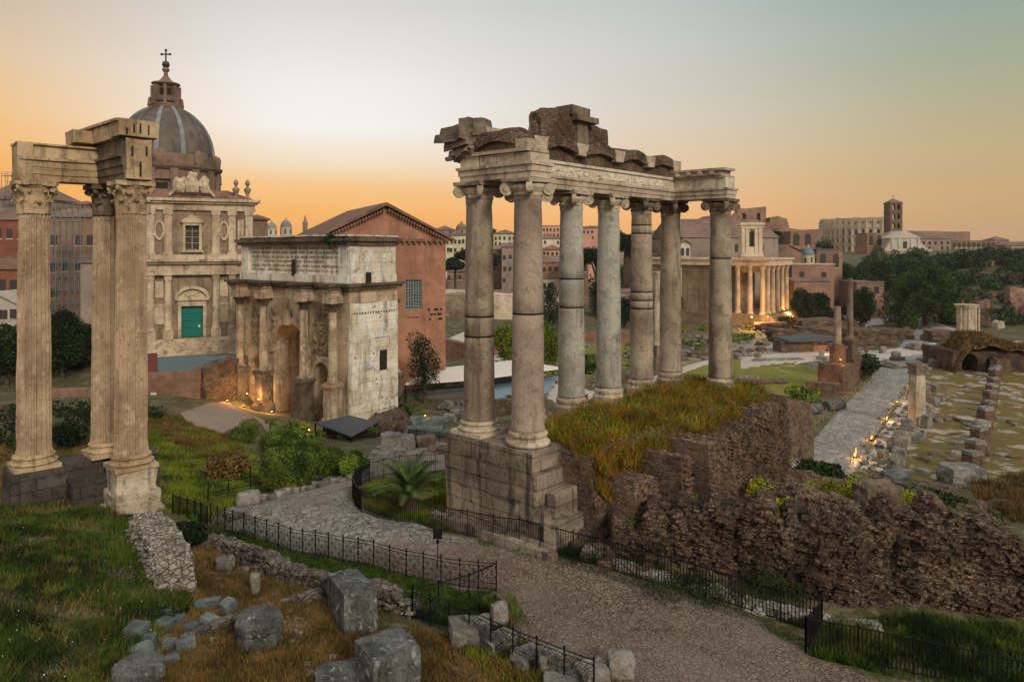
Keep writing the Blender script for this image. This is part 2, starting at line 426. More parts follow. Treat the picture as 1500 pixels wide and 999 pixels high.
def M_paving(name, stone1, stone2, joint, s=1.0, sand=None, ymix=None, wet=0.75, mid=None):
    """irregular flagstones; a far stretch may have larger paler stones, and beyond ymix turn to plain sand"""
    m, x, bs, pos, geo = new_mat(name)
    wob = x.n('ShaderNodeTexNoise'); x.l(pos, wob.inputs['Vector']); wob.inputs['Scale'].default_value = 1.2*s
    a = x.noise(pos, 0.5, 5, 0.6); a2 = x.noise(pos, 0.22, 5, 0.65, 0.6); b = x.noise(pos, 7*s, 5, 0.65); g = x.noise(pos, 30, 3, 0.6)
    def slabs(s, stone1, stone2, joint):
        sc = x.n('ShaderNodeVectorMath', operation='SCALE'); x.l(wob.outputs['Color'], sc.inputs[0]); sc.inputs['Scale'].default_value = 0.35/s
        ad = x.n('ShaderNodeVectorMath', operation='ADD'); x.l(pos, ad.inputs[0]); x.l(sc.outputs[0], ad.inputs[1])
        flat = x.vmul(ad.outputs[0], (1, 1, 0))
        v1 = x.n('ShaderNodeTexVoronoi', feature='DISTANCE_TO_EDGE'); x.l(flat, v1.inputs['Vector']); v1.inputs['Scale'].default_value = 1.7*s
        v2 = x.n('ShaderNodeTexVoronoi'); x.l(flat, v2.inputs['Vector']); v2.inputs['Scale'].default_value = 1.7*s
        sepc = x.n('ShaderNodeSeparateColor'); x.l(v2.outputs['Color'], sepc.inputs[0])
        col = x.mix(sepc.outputs[0], lin(*stone1), lin(*stone2))
        col = x.mix(0.45, col, x.ramp(b, [(0.25, 0.2), (0.75, 0.88)]), 'OVERLAY')
        edge = x.sstep(x.math('ADD', v1.outputs[0], x.math('MULTIPLY', x.math('SUBTRACT', b, 0.5), 0.05)), 0.085, 0.01)
        edge = x.math('MULTIPLY', edge, x.ramp(a, [(0.32, 0.35), (0.6, 1.0)]))
        return x.mix(edge, col, lin(*joint)), x.math('ADD', x.math('ADD', x.math('MULTIPLY', x.sstep(v1.outputs[0], 0.0, 0.12), 0.8), x.math('MULTIPLY', sepc.outputs[1], 0.5)), x.math('MULTIPLY', b, 0.4))
    col, h = slabs(s, stone1, stone2, joint)
    if sand:
        z = x.n('ShaderNodeSeparateXYZ'); x.l(pos, z.inputs[0])
        k = x.sstep(x.math('ADD', z.outputs[1], x.math('MULTIPLY', x.math('SUBTRACT', a, 0.5), 14)), ymix[0], ymix[1])
        if mid:
            c2, h2 = slabs(mid[3], *mid[:3])
            km = x.sstep(x.math('ADD', z.outputs[1], x.math('MULTIPLY', x.math('SUBTRACT', a, 0.5), 9)), 27.5, 31.5)
            col = x.mix(km, x.mix(1.0, col, lin(250, 240, 230), 'MULTIPLY'), c2)
            hm = x.n('ShaderNodeMix'); x.l(km, hm.inputs[0]); x.l(h, hm.inputs[2]); x.l(h2, hm.inputs[3]); h = hm.outputs[0]
        col = x.mix(k, col, x.mix(x.sstep(b, 0.35, 0.7), lin(*sand), lin(sand[0]*0.86, sand[1]*0.85, sand[2]*0.83)))
        h = x.math('MULTIPLY', h, x.math('SUBTRACT', 1.0, k))
    # trodden dirt lying in drifts over the stones
    d = x.math('MULTIPLY', x.sstep(x.math('ADD', a2, x.math('MULTIPLY', x.math('SUBTRACT', b, 0.5), 0.25)), 0.50, 0.66), 0.7)
    col = x.mix(d, col, x.mix(g, lin(104, 92, 80), lin(136, 122, 108)))
    col = x.mix(x.math('MULTIPLY', x.sstep(x.noise(pos, 0.9, 6, 0.7), 0.56, 0.7), 0.45), col, lin(62, 56, 48))
    x.l(col, bs.inputs['Base Color'])
    bs.inputs['Roughness'].default_value = wet
    bump(x, bs, h, 0.7, 0.05)
    return m
def M_core(name, cols, scale, stretch, joint, ew=0.04):
    """rubble or brick core: small uneven stones of several colours bedded in dark mortar"""
    m, x, bs, pos, geo = new_mat(name)
    wob = x.n('ShaderNodeTexNoise'); x.l(pos, wob.inputs['Vector']); wob.inputs['Scale'].default_value = 2.2; wob.inputs['Detail'].default_value = 4
    sc = x.n('ShaderNodeVectorMath', operation='SCALE'); x.l(wob.outputs['Color'], sc.inputs[0]); sc.inputs['Scale'].default_value = 0.16
    ad = x.n('ShaderNodeVectorMath', operation='ADD'); x.l(pos, ad.inputs[0]); x.l(sc.outputs[0], ad.inputs[1])
    v = x.vmul(ad.outputs[0], stretch)
    v1 = x.n('ShaderNodeTexVoronoi', feature='DISTANCE_TO_EDGE'); x.l(v, v1.inputs['Vector']); v1.inputs['Scale'].default_value = scale
    v2 = x.n('ShaderNodeTexVoronoi'); x.l(v, v2.inputs['Vector']); v2.inputs['Scale'].default_value = scale
    s = x.n('ShaderNodeSeparateColor'); x.l(v2.outputs['Color'], s.inputs[0])
    a = x.noise(pos, 0.5, 5, 0.6, 0.4); b = x.noise(pos, 3.0, 5, 0.65, 0.5); c = x.noise(pos, 16, 4, 0.65)
    k = x.math('ADD', x.math('MULTIPLY', s.outputs[0], 0.32), x.math('ADD', x.math('MULTIPLY', x.math('SUBTRACT', a, 0.18), 0.95), x.math('MULTIPLY', b, 0.28)))
    col = x.ramp(k, [(0.25 + 0.6*i/(len(cols)-1), lin(*q)) for i, q in enumerate(cols)])
    e = x.sstep(v1.outputs[0], ew, 0.0)
    col = x.mix(x.math('MULTIPLY', e, x.sstep(b, 0.25, 0.55)), col, lin(*joint))
    col = x.mix(x.math('MULTIPLY', x.sstep(x.noise(pos, 0.9, 6, 0.7, 0.8), 0.54, 0.66), 0.75), col, lin(*joint))
    col = x.mix(0.5, col, x.ramp(c, [(0.25, 0.2), (0.75, 0.9)]), 'OVERLAY')
    x.l(col, bs.inputs['Base Color'])
    h = x.math('ADD', x.math('MULTIPLY', x.sstep(v1.outputs[0], 0.0, ew*2.2), 0.6), x.math('ADD', x.math('MULTIPLY', s.outputs[1], 0.5), x.math('MULTIPLY', x.math('ADD', b, x.math('MULTIPLY', c, .4)), 0.6)))
    bump(x, bs, h, 0.9, 0.09)
    return m
def M_glow(name, c, e):
    m, x, bs, pos, geo = new_mat(name)
    bs.inputs['Base Color'].default_value = lin(*c)
    bs.inputs['Emission Color'].default_value = lin(*c); bs.inputs['Emission Strength'].default_value = e
    return m

# names of the materials say what they are
saturn_d = (0.69, 0.724)
MAT = {
 'granite':  M_stone('grey_granite', (162,146,124), (122,106,88), (72,58,44), 0.6, 0.5, 0.6, bmp=0.45, pits=0.5),
 'granite_pink': M_stone('pinkish_granite', (156,138,120), (128,110,96), (76,60,48), 0.6, 0.45, 0.45, bmp=0.4, pits=0.5),
 'granite_blue': M_stone('bluish_granite', (164,160,144), (132,128,114), (84,72,56), 0.6, 0.45, 0.5, bmp=0.45, pits=0.5),
 'marble':   M_stone('weathered_marble', (186,170,146), (158,140,116), (74,62,50), 1.0, 0.5, 0.5, bmp=0.6, pits=0.6),
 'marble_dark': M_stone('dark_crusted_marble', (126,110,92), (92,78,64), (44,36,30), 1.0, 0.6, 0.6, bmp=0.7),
 'vesp':     M_stone('honey_marble', (176,152,122), (150,126,98), (82,62,46), 0.8, 0.3, 0.35, bmp=0.5, pale=(190,170,142), pits=0.8),
 'vesp_dark': M_stone('shaded_crusted_marble', (120,104,84), (84,72,60), (38,32,28), 0.9, 0.6, 0.5, bmp=0.7),  # dark crust plus the shade of the beam's inner side, in one colour
 'marble_pale': M_stone('pale_carved_marble', (206,192,168), (180,164,140), (90,78,64), 1.2, 0.4, 0.4, bmp=0.8),
 'arch_relief': M_stone('carved_arch_marble', (150,126,98), (118,98,78), (50,42,35), 0.9, 0.6, 0.4, bmp=0.8),
 'vesp_ent': M_stone('honey_marble_carved', (186,162,126), (150,124,92), (66,50,38), 0.9, 0.5, 0.5, bmp=0.7),
 'arch':     M_stone('arch_marble', (188,166,134), (154,130,102), (62,50,42), 0.45, 0.5, 0.55, ((0.785,-0.62), 2.4, 1.25, 0.02, 0.4), bmp=0.6, bd=0.15, pale=(198,186,164)),
 'arch_side': M_stone('pale_arch_marble', (222,212,192), (196,178,150), (70,60,52), 0.4, 0.45, 0.55, ((0.62,0.785), 2.2, 1.2, 0.025, 0.5), bmp=0.6, bd=0.15, pale=(222,222,214)),  # paler than the front marble, for the short side and attic
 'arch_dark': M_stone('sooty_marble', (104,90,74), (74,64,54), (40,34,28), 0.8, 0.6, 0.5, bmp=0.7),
 'travertine': M_stone('travertine_blocks', (150,134,114), (112,98,82), (40,34,28), 0.8, 0.55, 0.75, ((0.72,-0.69), 1.5, 0.62, 0.025), bmp=0.8, bd=0.1, pits=0.6),
 'tufa':     M_stone('dark_tufa_blocks', (86,78,70), (62,56,50), (30,28,26), 0.9, 0.5, 0.5, ((0.9,0.4), 1.3, 0.6, 0.03), bmp=0.7),
 'core':     M_core('brick_rubble_core', [(54,43,36),(86,68,54),(112,90,71),(140,120,98)], 7.5, (1,1,2.4), (40,32,27)),
 'core_dark': M_core('dark_rubble_core', [(40,32,25),(68,53,40),(94,74,57),(134,114,92)], 7.0, (1,1,2.8), (30,25,22)),
 'brick_old': M_core('old_brick', [(62,50,41),(96,75,60),(122,97,77),(114,101,86)], 3.6, (1,1,2.8), (46,36,30)),
 'brick_red': M_stone('red_brick', (166,119,92), (144,101,78), (98,74,60), 0.35, 0.3, 0.35, ((0.906,0.423), 0.9, 0.3, 0.03, 0.35), bmp=0.3),
 'brick_wall': M_stone('low_brick_wall', (140,106,86), (116,86,70), (76,58,48), 0.5, 0.35, 0.3, ((0.906,0.423), 0.9, 0.3, 0.03, 0.3), bmp=0.35),
 'church':   M_stone('church_travertine', (198,180,150), (168,148,120), (84,70,56), 0.45, 0.5, 0.6, ((0.906,0.423), 1.8, 0.8, 0.02, 0.35), bmp=0.3),
 'church_recess': M_stone('church_infill_plaster', (148,128,102), (122,104,82), (78,64,50), 0.5, 0.5, 0.5, bmp=0.3),
 'drum':     M_stone('brown_drum_brick', (128,106,88), (104,86,72), (70,54,44), 0.4, 0.4, 0.4, bmp=0.4),
 'lead':     M_stone('lead_sheet', (108,98,88), (84,76,70), (60,56,54), 0.4, 0.4, 0.5, bmp=0.2),
 'lead_pale': M_stone('pale_lead_rib', (136,138,132), (108,106,100), (84,84,82), 0.4, 0.3, 0.3, bmp=0.2),
 'rooftile': M_stone('roof_tiles', (138,104,82), (112,84,68), (66,52,44), 0.8, 0.4, 0.3, ((0.906,0.423), 0.5, 0.3, 0.03, 0.5), bmp=0.6),
 'roof_far': M_stone('far_roof_tiles', (132,104,88), (106,86,74), (70,58,52), 0.3, 0.3, 0.3, bmp=0.3),
 'rock':     M_stone('grey_rock', (142,134,122), (104,98,88), (46,42,38), 1.6, 0.5, 0.1, bmp=0.9, bd=0.08, pale=(176,170,158), rand=0.3),
 'rock_dark': M_stone('dark_lichened_rock', (100,100,94), (68,68,64), (30,30,29), 2.2, 0.7, 0.35, bmp=1.0, bd=0.1, pale=(158,158,150), rand=0.15, fine=0.7, pits=0.5),
 'fragment': M_stone('pale_marble_fragment', (112,118,112), (76,82,78), (60,60,58), 1.8, 0.5, 0.1, bmp=0.8, rand=0.3),
 'rock_brown': M_stone('brown_rock', (124,104,84), (92,76,62), (44,36,30), 1.4, 0.6, 0.1, bmp=0.9, rand=0.3),
 'drystone': M_core('pale_rubble_masonry', [(84,76,66),(140,130,114),(152,142,126),(168,160,144)], 4.0, (1,1,1.7), (40,34,30), .055),
 'drystone_dark': M_core('dark_rubble_masonry', [(60,54,48),(84,76,66),(104,94,82),(124,114,100)], 3.0, (1,1,1.5), (30,26,23), .05),
 'bark':     M_stone('bark', (84,70,56), (60,50,40), (34,28,24), 2.0, 0.5, bmp=0.8),
 'iron':     M_flat('black_iron', (34,34,34), 0.5, 0.6),
 'steel':    M_flat('galvanised_steel', (120,128,126), 0.5, 0.7),
 'brass':    M_flat('weathered_brass_rail', (150,130,84), 0.5, 0.3),
 'glass':    M_flat('dark_window_glass', (74,68,62), 0.2, 0.0, 0.4),
 'shadow_in': M_flat('dark_interior', (46,38,32), 0.95),  # flat dark colour standing in for shade inside openings and under roofs
 'green_door': M_flat('teal_painted_wood', (20,112,96), 0.5, 0.0, 0.3),
 'red_door': M_flat('brown_painted_metal', (112,62,56), 0.6),
 'hoarding': M_flat('blue_grey_hoarding', (98,116,120), 0.6, 0.0, 0.12, 0.4),
 'tarp':     M_flat('white_tent_cloth', (222,214,198), 0.8, 0.0, 0.1, 0.3),
 'stage':    M_flat('blue_grey_stage_deck', (122,144,152), 0.6, 0.0, 0.12, 0.3),
 'screen':   M_flat('grey_mesh_screen', (92,90,86), 0.8, 0.0, 0.2, 1.5),
 'slate':    M_flat('dark_slate_sheet', (72,78,80), 0.6, 0.0, 0.15, 1.2),
 'sign':     M_flat('black_sign_board', (20,20,22), 0.5),
 'white':    M_flat('white_paint', (206,204,196), 0.7),
 'bronze':   M_flat('dark_bronze', (70,64,54), 0.5, 0.5),
 'copper':   M_flat('green_blue_copper', (104,132,142), 0.6, 0.1, 0.3, 1.0),
 'lattice':  M_flat('grey_window_lattice', (142,152,150), 0.6),
 'orange_wall': M_stone('orange_plaster', (134,82,62), (116,72,56), (84,58,48), 0.3, 0.3, 0.3, bmp=0.1),
 'brick_tower': M_stone('dark_tower_brick', (112,86,70), (92,70,58), (64,50,44), 0.15, 0.4, 0.3, bmp=0.3, bd=0.3),
 'cream':    M_stone('cream_plaster', (206,196,162), (188,176,144), (140,124,100), 0.3, 0.3, 0.3, bmp=0.1),
 'pink':     M_stone('pink_plaster', (198,150,128), (180,134,114), (130,100,86), 0.2, 0.3, 0.3, bmp=0.1),
 'ochre':    M_stone('ochre_plaster', (196,152,104), (176,134,92), (126,96,70), 0.2, 0.3, 0.3, bmp=0.1),
 'greywall': M_stone('grey_brown_plaster', (150,132,118), (130,114,102), (92,80,72), 0.2, 0.35, 0.35, bmp=0.15),
 'brickfar': M_stone('far_brick', (142,112,92), (118,94,78), (82,66,56), 0.15, 0.4, 0.3, bmp=0.3, bd=0.3),
 'stonefar': M_stone('far_travertine', (196,178,150), (170,152,126), (100,84,66), 0.12, 0.4, 0.35, bmp=0.3, bd=0.3),
 'whitefar': M_stone('far_white_stone', (186,178,160), (168,158,140), (140,130,114), 0.2, 0.3, 0.3, bmp=0.1),
 'templewall': M_stone('grey_peperino_blocks', (140,122,100), (116,100,82), (64,54,44), 0.3, 0.4, 0.4, ((-0.76,0.65), 2.6, 0.9, 0.05, 0.7), bmp=0.4, bd=0.2),
 'cipollino': M_stone('grey_green_marble', (176,158,130), (146,130,106), (84,72,58), 0.6, 0.35, 0.5, bmp=0.3),
 'leaf_dark': M_leaf('dark_foliage', (22,34,16), (44,62,26), 0.35),
 'leaf_far': M_leaf('far_foliage', (28,44,24), (66,84,44), 0.12),
 'leaf_oak': M_leaf('broad_crown_foliage', (24,40,14), (70,94,34), 0.22),
 'leaf_pine': M_leaf('pine_needles', (18,34,20), (40,60,34), 0.2),
 'leaf_bush': M_leaf('shrub_foliage', (46,64,20), (122,140,44), 0.7),
 'leaf_yel': M_leaf('yellow_green_weed', (96,104,16), (176,172,30), 1.5),
 'palm':     M_leaf('palm_frond', (34,52,20), (86,104,44), 1.2),
 'grass':    M_leaf('green_grass', (30,44,10), (72,94,24), 0.35, 0.40, 0.62, (96,104,34)),
 'grass_b':  M_leaf('bright_grass', (56,80,14), (132,146,32), 0.5, 0.4, 0.62, (132,120,40)),
 'grass_dry': M_leaf('dry_straw_grass', (80,62,30), (136,104,52), 0.6, 0.4, 0.62, (86,82,34)),
 'weed_orange': M_leaf('rusty_weeds', (70,58,20), (156,116,34), 0.9, 0.36, 0.60, (118,120,32)),
 'creeper':  M_leaf('creeper', (24,40,14), (56,74,26), 0.8),
 'soil':     M_ground('earth_and_grass', [(58,52,28), (92,80,52), (62,64,30), (112,98,70), (74,70,38)], 1.6, grain=0.45, patch=((128,114,90), 0.5, 0.60)),
 'lawn':     M_ground('lawn', [(84,82,28), (120,114,40), (106,108,34), (138,122,60)], 0.7, patch=((170,154,128), 0.16, 0.60)),
 'basil':    M_ground('brown_turf_with_stone', [(84,66,30), (112,86,42), (92,86,34), (128,104,64)], 0.8, patch=((166,156,140), 0.34, 0.52)),
 'dirt':     M_ground('dusty_ground', [(120,104,86), (144,126,106), (132,116,98)], 0.8, grain=0.2),
 'dryearth': M_ground('dry_earth', [(84,66,40), (112,88,54), (98,82,48)], 1.2),
 'palepath': M_ground('pale_gravel_path', [(160,150,136), (182,170,154), (170,158,142)], 0.5, grain=0.2),
 'paving':   M_paving('basalt_paving', (104,92,80), (132,118,104), (56,48,40), 3.6, (140,126,108), (36, 41), mid=((110,106,94), (146,140,126), (62,58,47), 1.9)),
 'via':      M_paving('old_street_paving', (122,118,110), (158,152,142), (66,60,52), 0.9, wet=0.5),
 'lamp':     M_glow('warm_lamp', (255,170,60), 3.0),
}

# ---------------------------------------------------------------- the ground and what is laid on it
def ground():
    rows = np.concatenate([np.geomspace(7, 140, 190), np.geomspace(143, 2400, 80)])
    ts = np.linspace(-1.35, 1.35, 300)
    Y, T = np.meshgrid(rows, ts, indexing='ij')
    X = T * (Y + 6)
    Z = H(X, Y)
    n, m = Y.shape
    idx = np.arange(n * m).reshape(n, m)
    f = np.stack([idx[:-1, :-1], idx[:-1, 1:], idx[1:, 1:], idx[1:, :-1]], -1).reshape(-1, 4)
    o = link_mesh('ground', np_mesh('ground', np.stack([X, Y, Z], -1).reshape(-1, 3), f), MAT['soil'], smooth=True)
    tag(o, 'grassy earth of the forum valley rising to the far hills', 'ground', kind='structure')
ground()

def ribbon(name, pairs, mat, label, cat, off=0.05, N=70, M=14, kind='structure', edge=0.0, seed=1):
    """a path draped over the ground between paired left and right edge points (photo pixels)"""
    L = np.array([gp(*a)[:2] for a, b in pairs]); R = np.array([gp(*b)[:2] for a, b in pairs])
    t = np.linspace(0, len(pairs) - 1, N); k = np.arange(len(pairs))
    def sm(P): return np.stack([np.interp(t, k, P[:, i]) for i in (0, 1)], -1)
    L, R = sm(L), sm(R)
    for _ in range(2):
        for Q in (L, R): Q[1:-1] = (Q[:-2] + 2 * Q[1:-1] + Q[2:]) / 4
    rng = np.random.default_rng(seed)
    if edge:
        d = (R - L) / (np.linalg.norm(R - L, axis=1, keepdims=True) + 1e-6)
        L += d * rng.normal(0, edge, (N, 1)); R += d * rng.normal(0, edge, (N, 1))
    s = np.linspace(0, 1, M)[None, :, None]
    G = L[:, None] * (1 - s) + R[:, None] * s
    Z = H(G[..., 0], G[..., 1]) + off
    Z[:, 0] -= off * 1.6; Z[:, -1] -= off * 1.6
    idx = np.arange(N * M).reshape(N, M)
    f = np.stack([idx[:-1, :-1], idx[:-1, 1:], idx[1:, 1:], idx[1:, :-1]], -1).reshape(-1, 4)
    me = np_mesh(name, np.concatenate([G, Z[..., None]], -1).reshape(-1, 3), f)
    bm = bmesh.new(); bm.from_mesh(me); bmesh.ops.recalc_face_normals(bm, faces=bm.faces[:])
    if sum(q.normal.z for q in bm.faces) < 0: bmesh.ops.reverse_faces(bm, faces=bm.faces[:])
    bm.to_mesh(me); bm.free()
    return tag(link_mesh(name, me, mat, smooth=True), label, cat, kind=kind)

def inside(poly, x, y):
    r = np.zeros(x.shape, bool); n = len(poly); j = n - 1
    for i in range(n):
        xi, yi = poly[i]; xj, yj = poly[j]
        c = ((yi > y) != (yj > y)) & (x < (xj - xi) * (y - yi) / (yj - yi + 1e-12) + xi)
        r ^= c; j = i
    return r
def gpoly(pp): return [tuple(gp(*a)[:2]) for a in pp]
def sheet(name, pp, mat, label, cat, off=0.06, cell=0.5, kind='structure', wob=1.0, world=False):
    P = pp if world else gpoly(pp)
    x0, x1 = min(p[0] for p in P), max(p[0] for p in P); y0, y1 = min(p[1] for p in P), max(p[1] for p in P)
    nx, ny = int((x1 - x0) / cell) + 2, int((y1 - y0) / cell) + 2
    X, Y = np.meshgrid(x0 + np.arange(nx) * cell, y0 + np.arange(ny) * cell)
    cx = X[:-1, :-1] + cell / 2; cy = Y[:-1, :-1] + cell / 2
    wx = wob * cell * 1.2 * (np.sin(cy / cell * 0.31) + np.sin(cy / cell * 0.83 + 1)); wy = wob * cell * 1.2 * (np.sin(cx / cell * 0.37 + 2) + np.sin(cx / cell * 0.9))
    k = inside(P, cx + wx, cy + wy)
    Z = H(X, Y) + off
    idx = np.arange(nx * ny).reshape(ny, nx)
    f = np.stack([idx[:-1, :-1], idx[:-1, 1:], idx[1:, 1:], idx[1:, :-1]], -1)[k]
    return tag(link_mesh(name, np_mesh(name, np.stack([X, Y, Z], -1).reshape(-1, 3), f), mat, smooth=True), label, cat, kind=kind)

ribbon('paved_road', [((840,1060),(1480,1060)),((800,985),(1200,960)),((752,925),(1075,888)),((733,880),(945,848)),((640,856),(858,824)),((500,819),(766,803)),((400,795),(652,780)),
  ((325,771),(560,755)),((342,750),(513,731)),((425,720),(510,714)),((496,702),(540,699)),((530,682),(600,691)),((548,664),(668,688)),((560,653),(668,662))], MAT['paving'],
  'old road of irregular basalt slabs curving down beside the temple', 'road', N=110, M=20, edge=0.06)
ribbon('paved_street', [((1152,690),(1255,690)),((1180,655),(1275,652)),((1230,598),(1312,595)),((1268,560),(1340,545)),((1300,525),(1362,515)),((1318,505),(1378,500)),((1330,492),(1378,490)),((1342,482),(1372,482)),((1330,470),(1360,470))], MAT['via'],
  'ancient street of worn slabs running across the forum floor', 'street', off=0.06, N=80, M=16, edge=0.08)
ribbon('side_path', [((1255,690),(1300,690)),((1275,652),(1318,640)),((1312,595),(1338,590)),((1340,545),(1350,545))], MAT['palepath'], 'narrow stony strip beside the street railing', 'path', off=0.05, N=30, M=6, edge=0.1)
ribbon('forum_path', [((925,568),(990,560)),((960,548),(1010,545)),((1010,533),(1050,532)),((1060,520),(1110,518)),((1120,508),(1150,504)),((1150,500),(1165,497)),((1190,488),(1200,486))], MAT['palepath'], 'pale path crossing the forum behind the columns', 'path', off=0.12, N=50, M=6, edge=0.12)
ribbon('forum_path', [((1085,545),(1085,520)),((1130,538),(1130,516)),((1200,530),(1200,512)),((1290,530),(1290,512)),((1370,520),(1370,500))], MAT['palepath'], 'pale cross path in front of the two honorary columns', 'path', off=0.10, N=40, M=6, edge=0.12)
ribbon('forum_path', [((1385,500),(1440,490)),((1380,485),(1400,480)),((1330,470),(1345,462)),((1275,470),(1290,464)),((1262,480),(1300,478)),((1270,455),(1290,452))], MAT['palepath'], 'pale path climbing behind the ruins towards the trees', 'path', off=0.12, N=40, M=6, edge=0.12)
ribbon('forum_path', [((650,500),(700,480)),((690,540),(740,520)),((740,560),(800,545)),((840,600),(880,575))], MAT['palepath'], 'pale path behind the near columns', 'path', off=0.10, N=40, M=6, edge=0.12)
ribbon('arch_path', [((262,604),(300,640)),((300,590),(372,612)),((335,585),(420,640)),((372,612),(440,660))], MAT['dirt'], 'dusty path leading to the triumphal arch', 'path', off=0.05, N=40, M=10, edge=0.1)
sheet('lawn', [(1000,578),(1005,532),(1070,520),(1160,530),(1215,545),(1205,578),(1130,590),(1060,585)], MAT['lawn'], 'yellow green lawn with bare stony patches on the forum square', 'lawn', off=0.07, cell=0.6)
sheet('lawn', [(655,510),(740,490),(840,490),(960,490),(960,530),(840,560),(740,550)], MAT['lawn'], 'patchy lawn seen between the near columns', 'lawn', off=0.05, cell=0.7)
sheet('basilica_floor', [(1235,690),(1330,600),(1352,520),(1400,500),(1520,500),(1640,560),(1700,720),(1420,706)], MAT['basil'], 'brown turf with pale paving remains on the basilica floor', 'floor', off=0.05, cell=0.5)
sheet('forum_floor', [(960,545),(1075,495),(1240,478),(1300,500),(1230,520),(1120,522)], MAT['dirt'], 'dusty ground in front of the far columned temple', 'ground', off=0.05, cell=0.8)
sheet('dry_earth', [(275,790),(322,806),(470,874),(520,935),(640,925),(760,1030),(200,1060),(225,970),(285,890)], MAT['dryearth'], 'dry earth floor of the foreground trench', 'ground', off=0.03, cell=0.15)
sheet('sandy_yard', [(555,668),(560,650),(600,640),(668,655),(668,690),(600,690)], MAT['dirt'], 'sandy yard below the temple podium', 'ground', off=0.045, cell=0.3)

# ---------------------------------------------------------------- leaves, grass, rocks
def quads(P, size, rng, droop=0.0, asp=0.55):
    n = len(P)
    a = rng.normal(size=(n, 3)); a[:, 2] -= droop; a /= np.linalg.norm(a, axis=1, keepdims=True)
    b = np.cross(a, rng.normal(size=(n, 3))); b /= np.linalg.norm(b, axis=1, keepdims=True) + 1e-9
    s = (size * rng.uniform(0.6, 1.35, (n, 1)))
    a *= s; b *= s * asp
    v = np.stack([P - a, P + b, P + a, P - b], 1).reshape(-1, 3)
    return v, np.arange(4 * n).reshape(-1, 4)
def lobes_pts(lobes, n, rng, inner=0.55):
    vol = np.array([l[1][0] * l[1][1] * l[1][2] for l in lobes]) ** 0.7
    k = rng.choice(len(lobes), n, p=vol / vol.sum())
    c = np.array([l[0] for l in lobes])[k]; r = np.array([l[1] for l in lobes])[k]
    d = rng.normal(size=(n, 3)); d /= np.linalg.norm(d, axis=1, keepdims=True)
    rad = inner + (1 - inner) * rng.uniform(0, 1, (n, 1)) ** 0.6
    rad *= rng.normal(1, 0.07, (n, 1))
    return c + d * r * rad
def tree(name, label, base, h, w, kind='round', mat='leaf_dark', n=2500, leaf=0.35, seed=0, group=None, cat='tree', depth=None):
    rng = np.random.default_rng(seed + 100)
    base = Vector(base); dpt = depth or w
    t = thing(name, base, label, cat, group)
    lob = []; limbs = []
    def rr(a, b): return rng.uniform(a, b)
    if kind == 'dome':
        for i in range(34):
            a = rr(0, 6.28); e_ = rr(-0.05, 1.45); q = math.cos(e_) * rr(.78, .95)
            s = rr(0.10, 0.17)
            lob.append(((base.x + math.cos(a)*q*w*.46, base.y + math.sin(a)*q*dpt*.46, base.z + h*(0.16 + .70*math.sin(max(0,e_)))), (w*s, dpt*s, h*s*1.15)))
        lob.append(((base.x, base.y, base.z + h*0.45), (w*0.36, dpt*0.36, h*0.36)))
        th = h * 0.5
    elif kind == 'round':
        for i in range(14):
            a = rr(0, 6.28); q = math.sqrt(rr(0, 1)) * 0.62; z = rr(0.32, 0.86)
            q *= 1.0 if z < 0.65 else 0.62
            s = rr(0.2, 0.34)
            lob.append(((base.x + math.cos(a)*q*w/2, base.y + math.sin(a)*q*dpt/2, base.z + h*z), (w*s*0.8, dpt*s*0.8, h*s*0.55)))
        lob.append(((base.x, base.y, base.z + h*0.55), (w*0.36, dpt*0.36, h*0.34)))
        th = h * 0.5
    elif kind == 'umbrella':
        for i in range(10):
            a = rr(0, 6.28); q = math.sqrt(rr(0, 1)) * 0.7
            lob.append(((base.x + math.cos(a)*q*w/2, base.y + math.sin(a)*q*dpt/2, base.z + h*(0.86 - 0.10*q + rr(-0.02, 0.03))), (w*rr(.17,.27), dpt*rr(.17,.27), h*rr(0.07, 0.12))))
        th = h * 0.8
    elif kind == 'cypress':
        for i in range(9):
            z = i / 8; q = math.sin(math.pi * (0.12 + 0.88 * (1 - z)) ) * 0.5 + 0.1
            lob.append(((base.x + rr(-.08,.08)*w, base.y + rr(-.08,.08)*w, base.z + h*(0.12+0.8*z)), (w*q*0.8, w*q*0.8, h*0.11)))
        th = h * 0.3
    else:   # bush
        for i in range(9):
            a = rr(0, 6.28); q = math.sqrt(rr(0, 1)) * 0.6
            s = rr(0.2, 0.32)
            lob.append(((base.x + math.cos(a)*q*w/2, base.y + math.sin(a)*q*dpt/2, base.z + h*rr(0.25, 0.68)), (w*s, dpt*s, h*s*1.1)))
        th = h * 0.4
    P = lobes_pts(lob, n, rng)
    P[:, 2] = np.maximum(P[:, 2], base.z + 0.02)
    v, f = quads(P, leaf, rng)
    link_mesh('crown' if kind != 'bush' else 'foliage', np_mesh('crown', v, f), MAT[mat], t)
    mb = MB(); r0 = max(0.03, h * (0.035 if kind != 'bush' else 0.02))
    top = base + Vector((rr(-.04,.04)*w, 0, th))
    mb.tube([base + Vector((0,0,-0.3)), base.lerp(top, 0.5) + Vector((rr(-.03,.03)*w, rr(-.02,.02)*w, 0)), top], r0, 7, r1=r0*0.6)
    for i in range(5 if kind != 'cypress' else 0):
        l = lob[i % len(lob)]
        mb.tube([base.lerp(top, rr(0.6, 0.95)), (base.lerp(top, 0.9) + Vector(l[0])) / 2, Vector(l[0])], r0*0.45, 5, r1=r0*0.15)
    mb.build('trunk' if kind != 'bush' else 'stem', MAT['bark'], t)
    return t
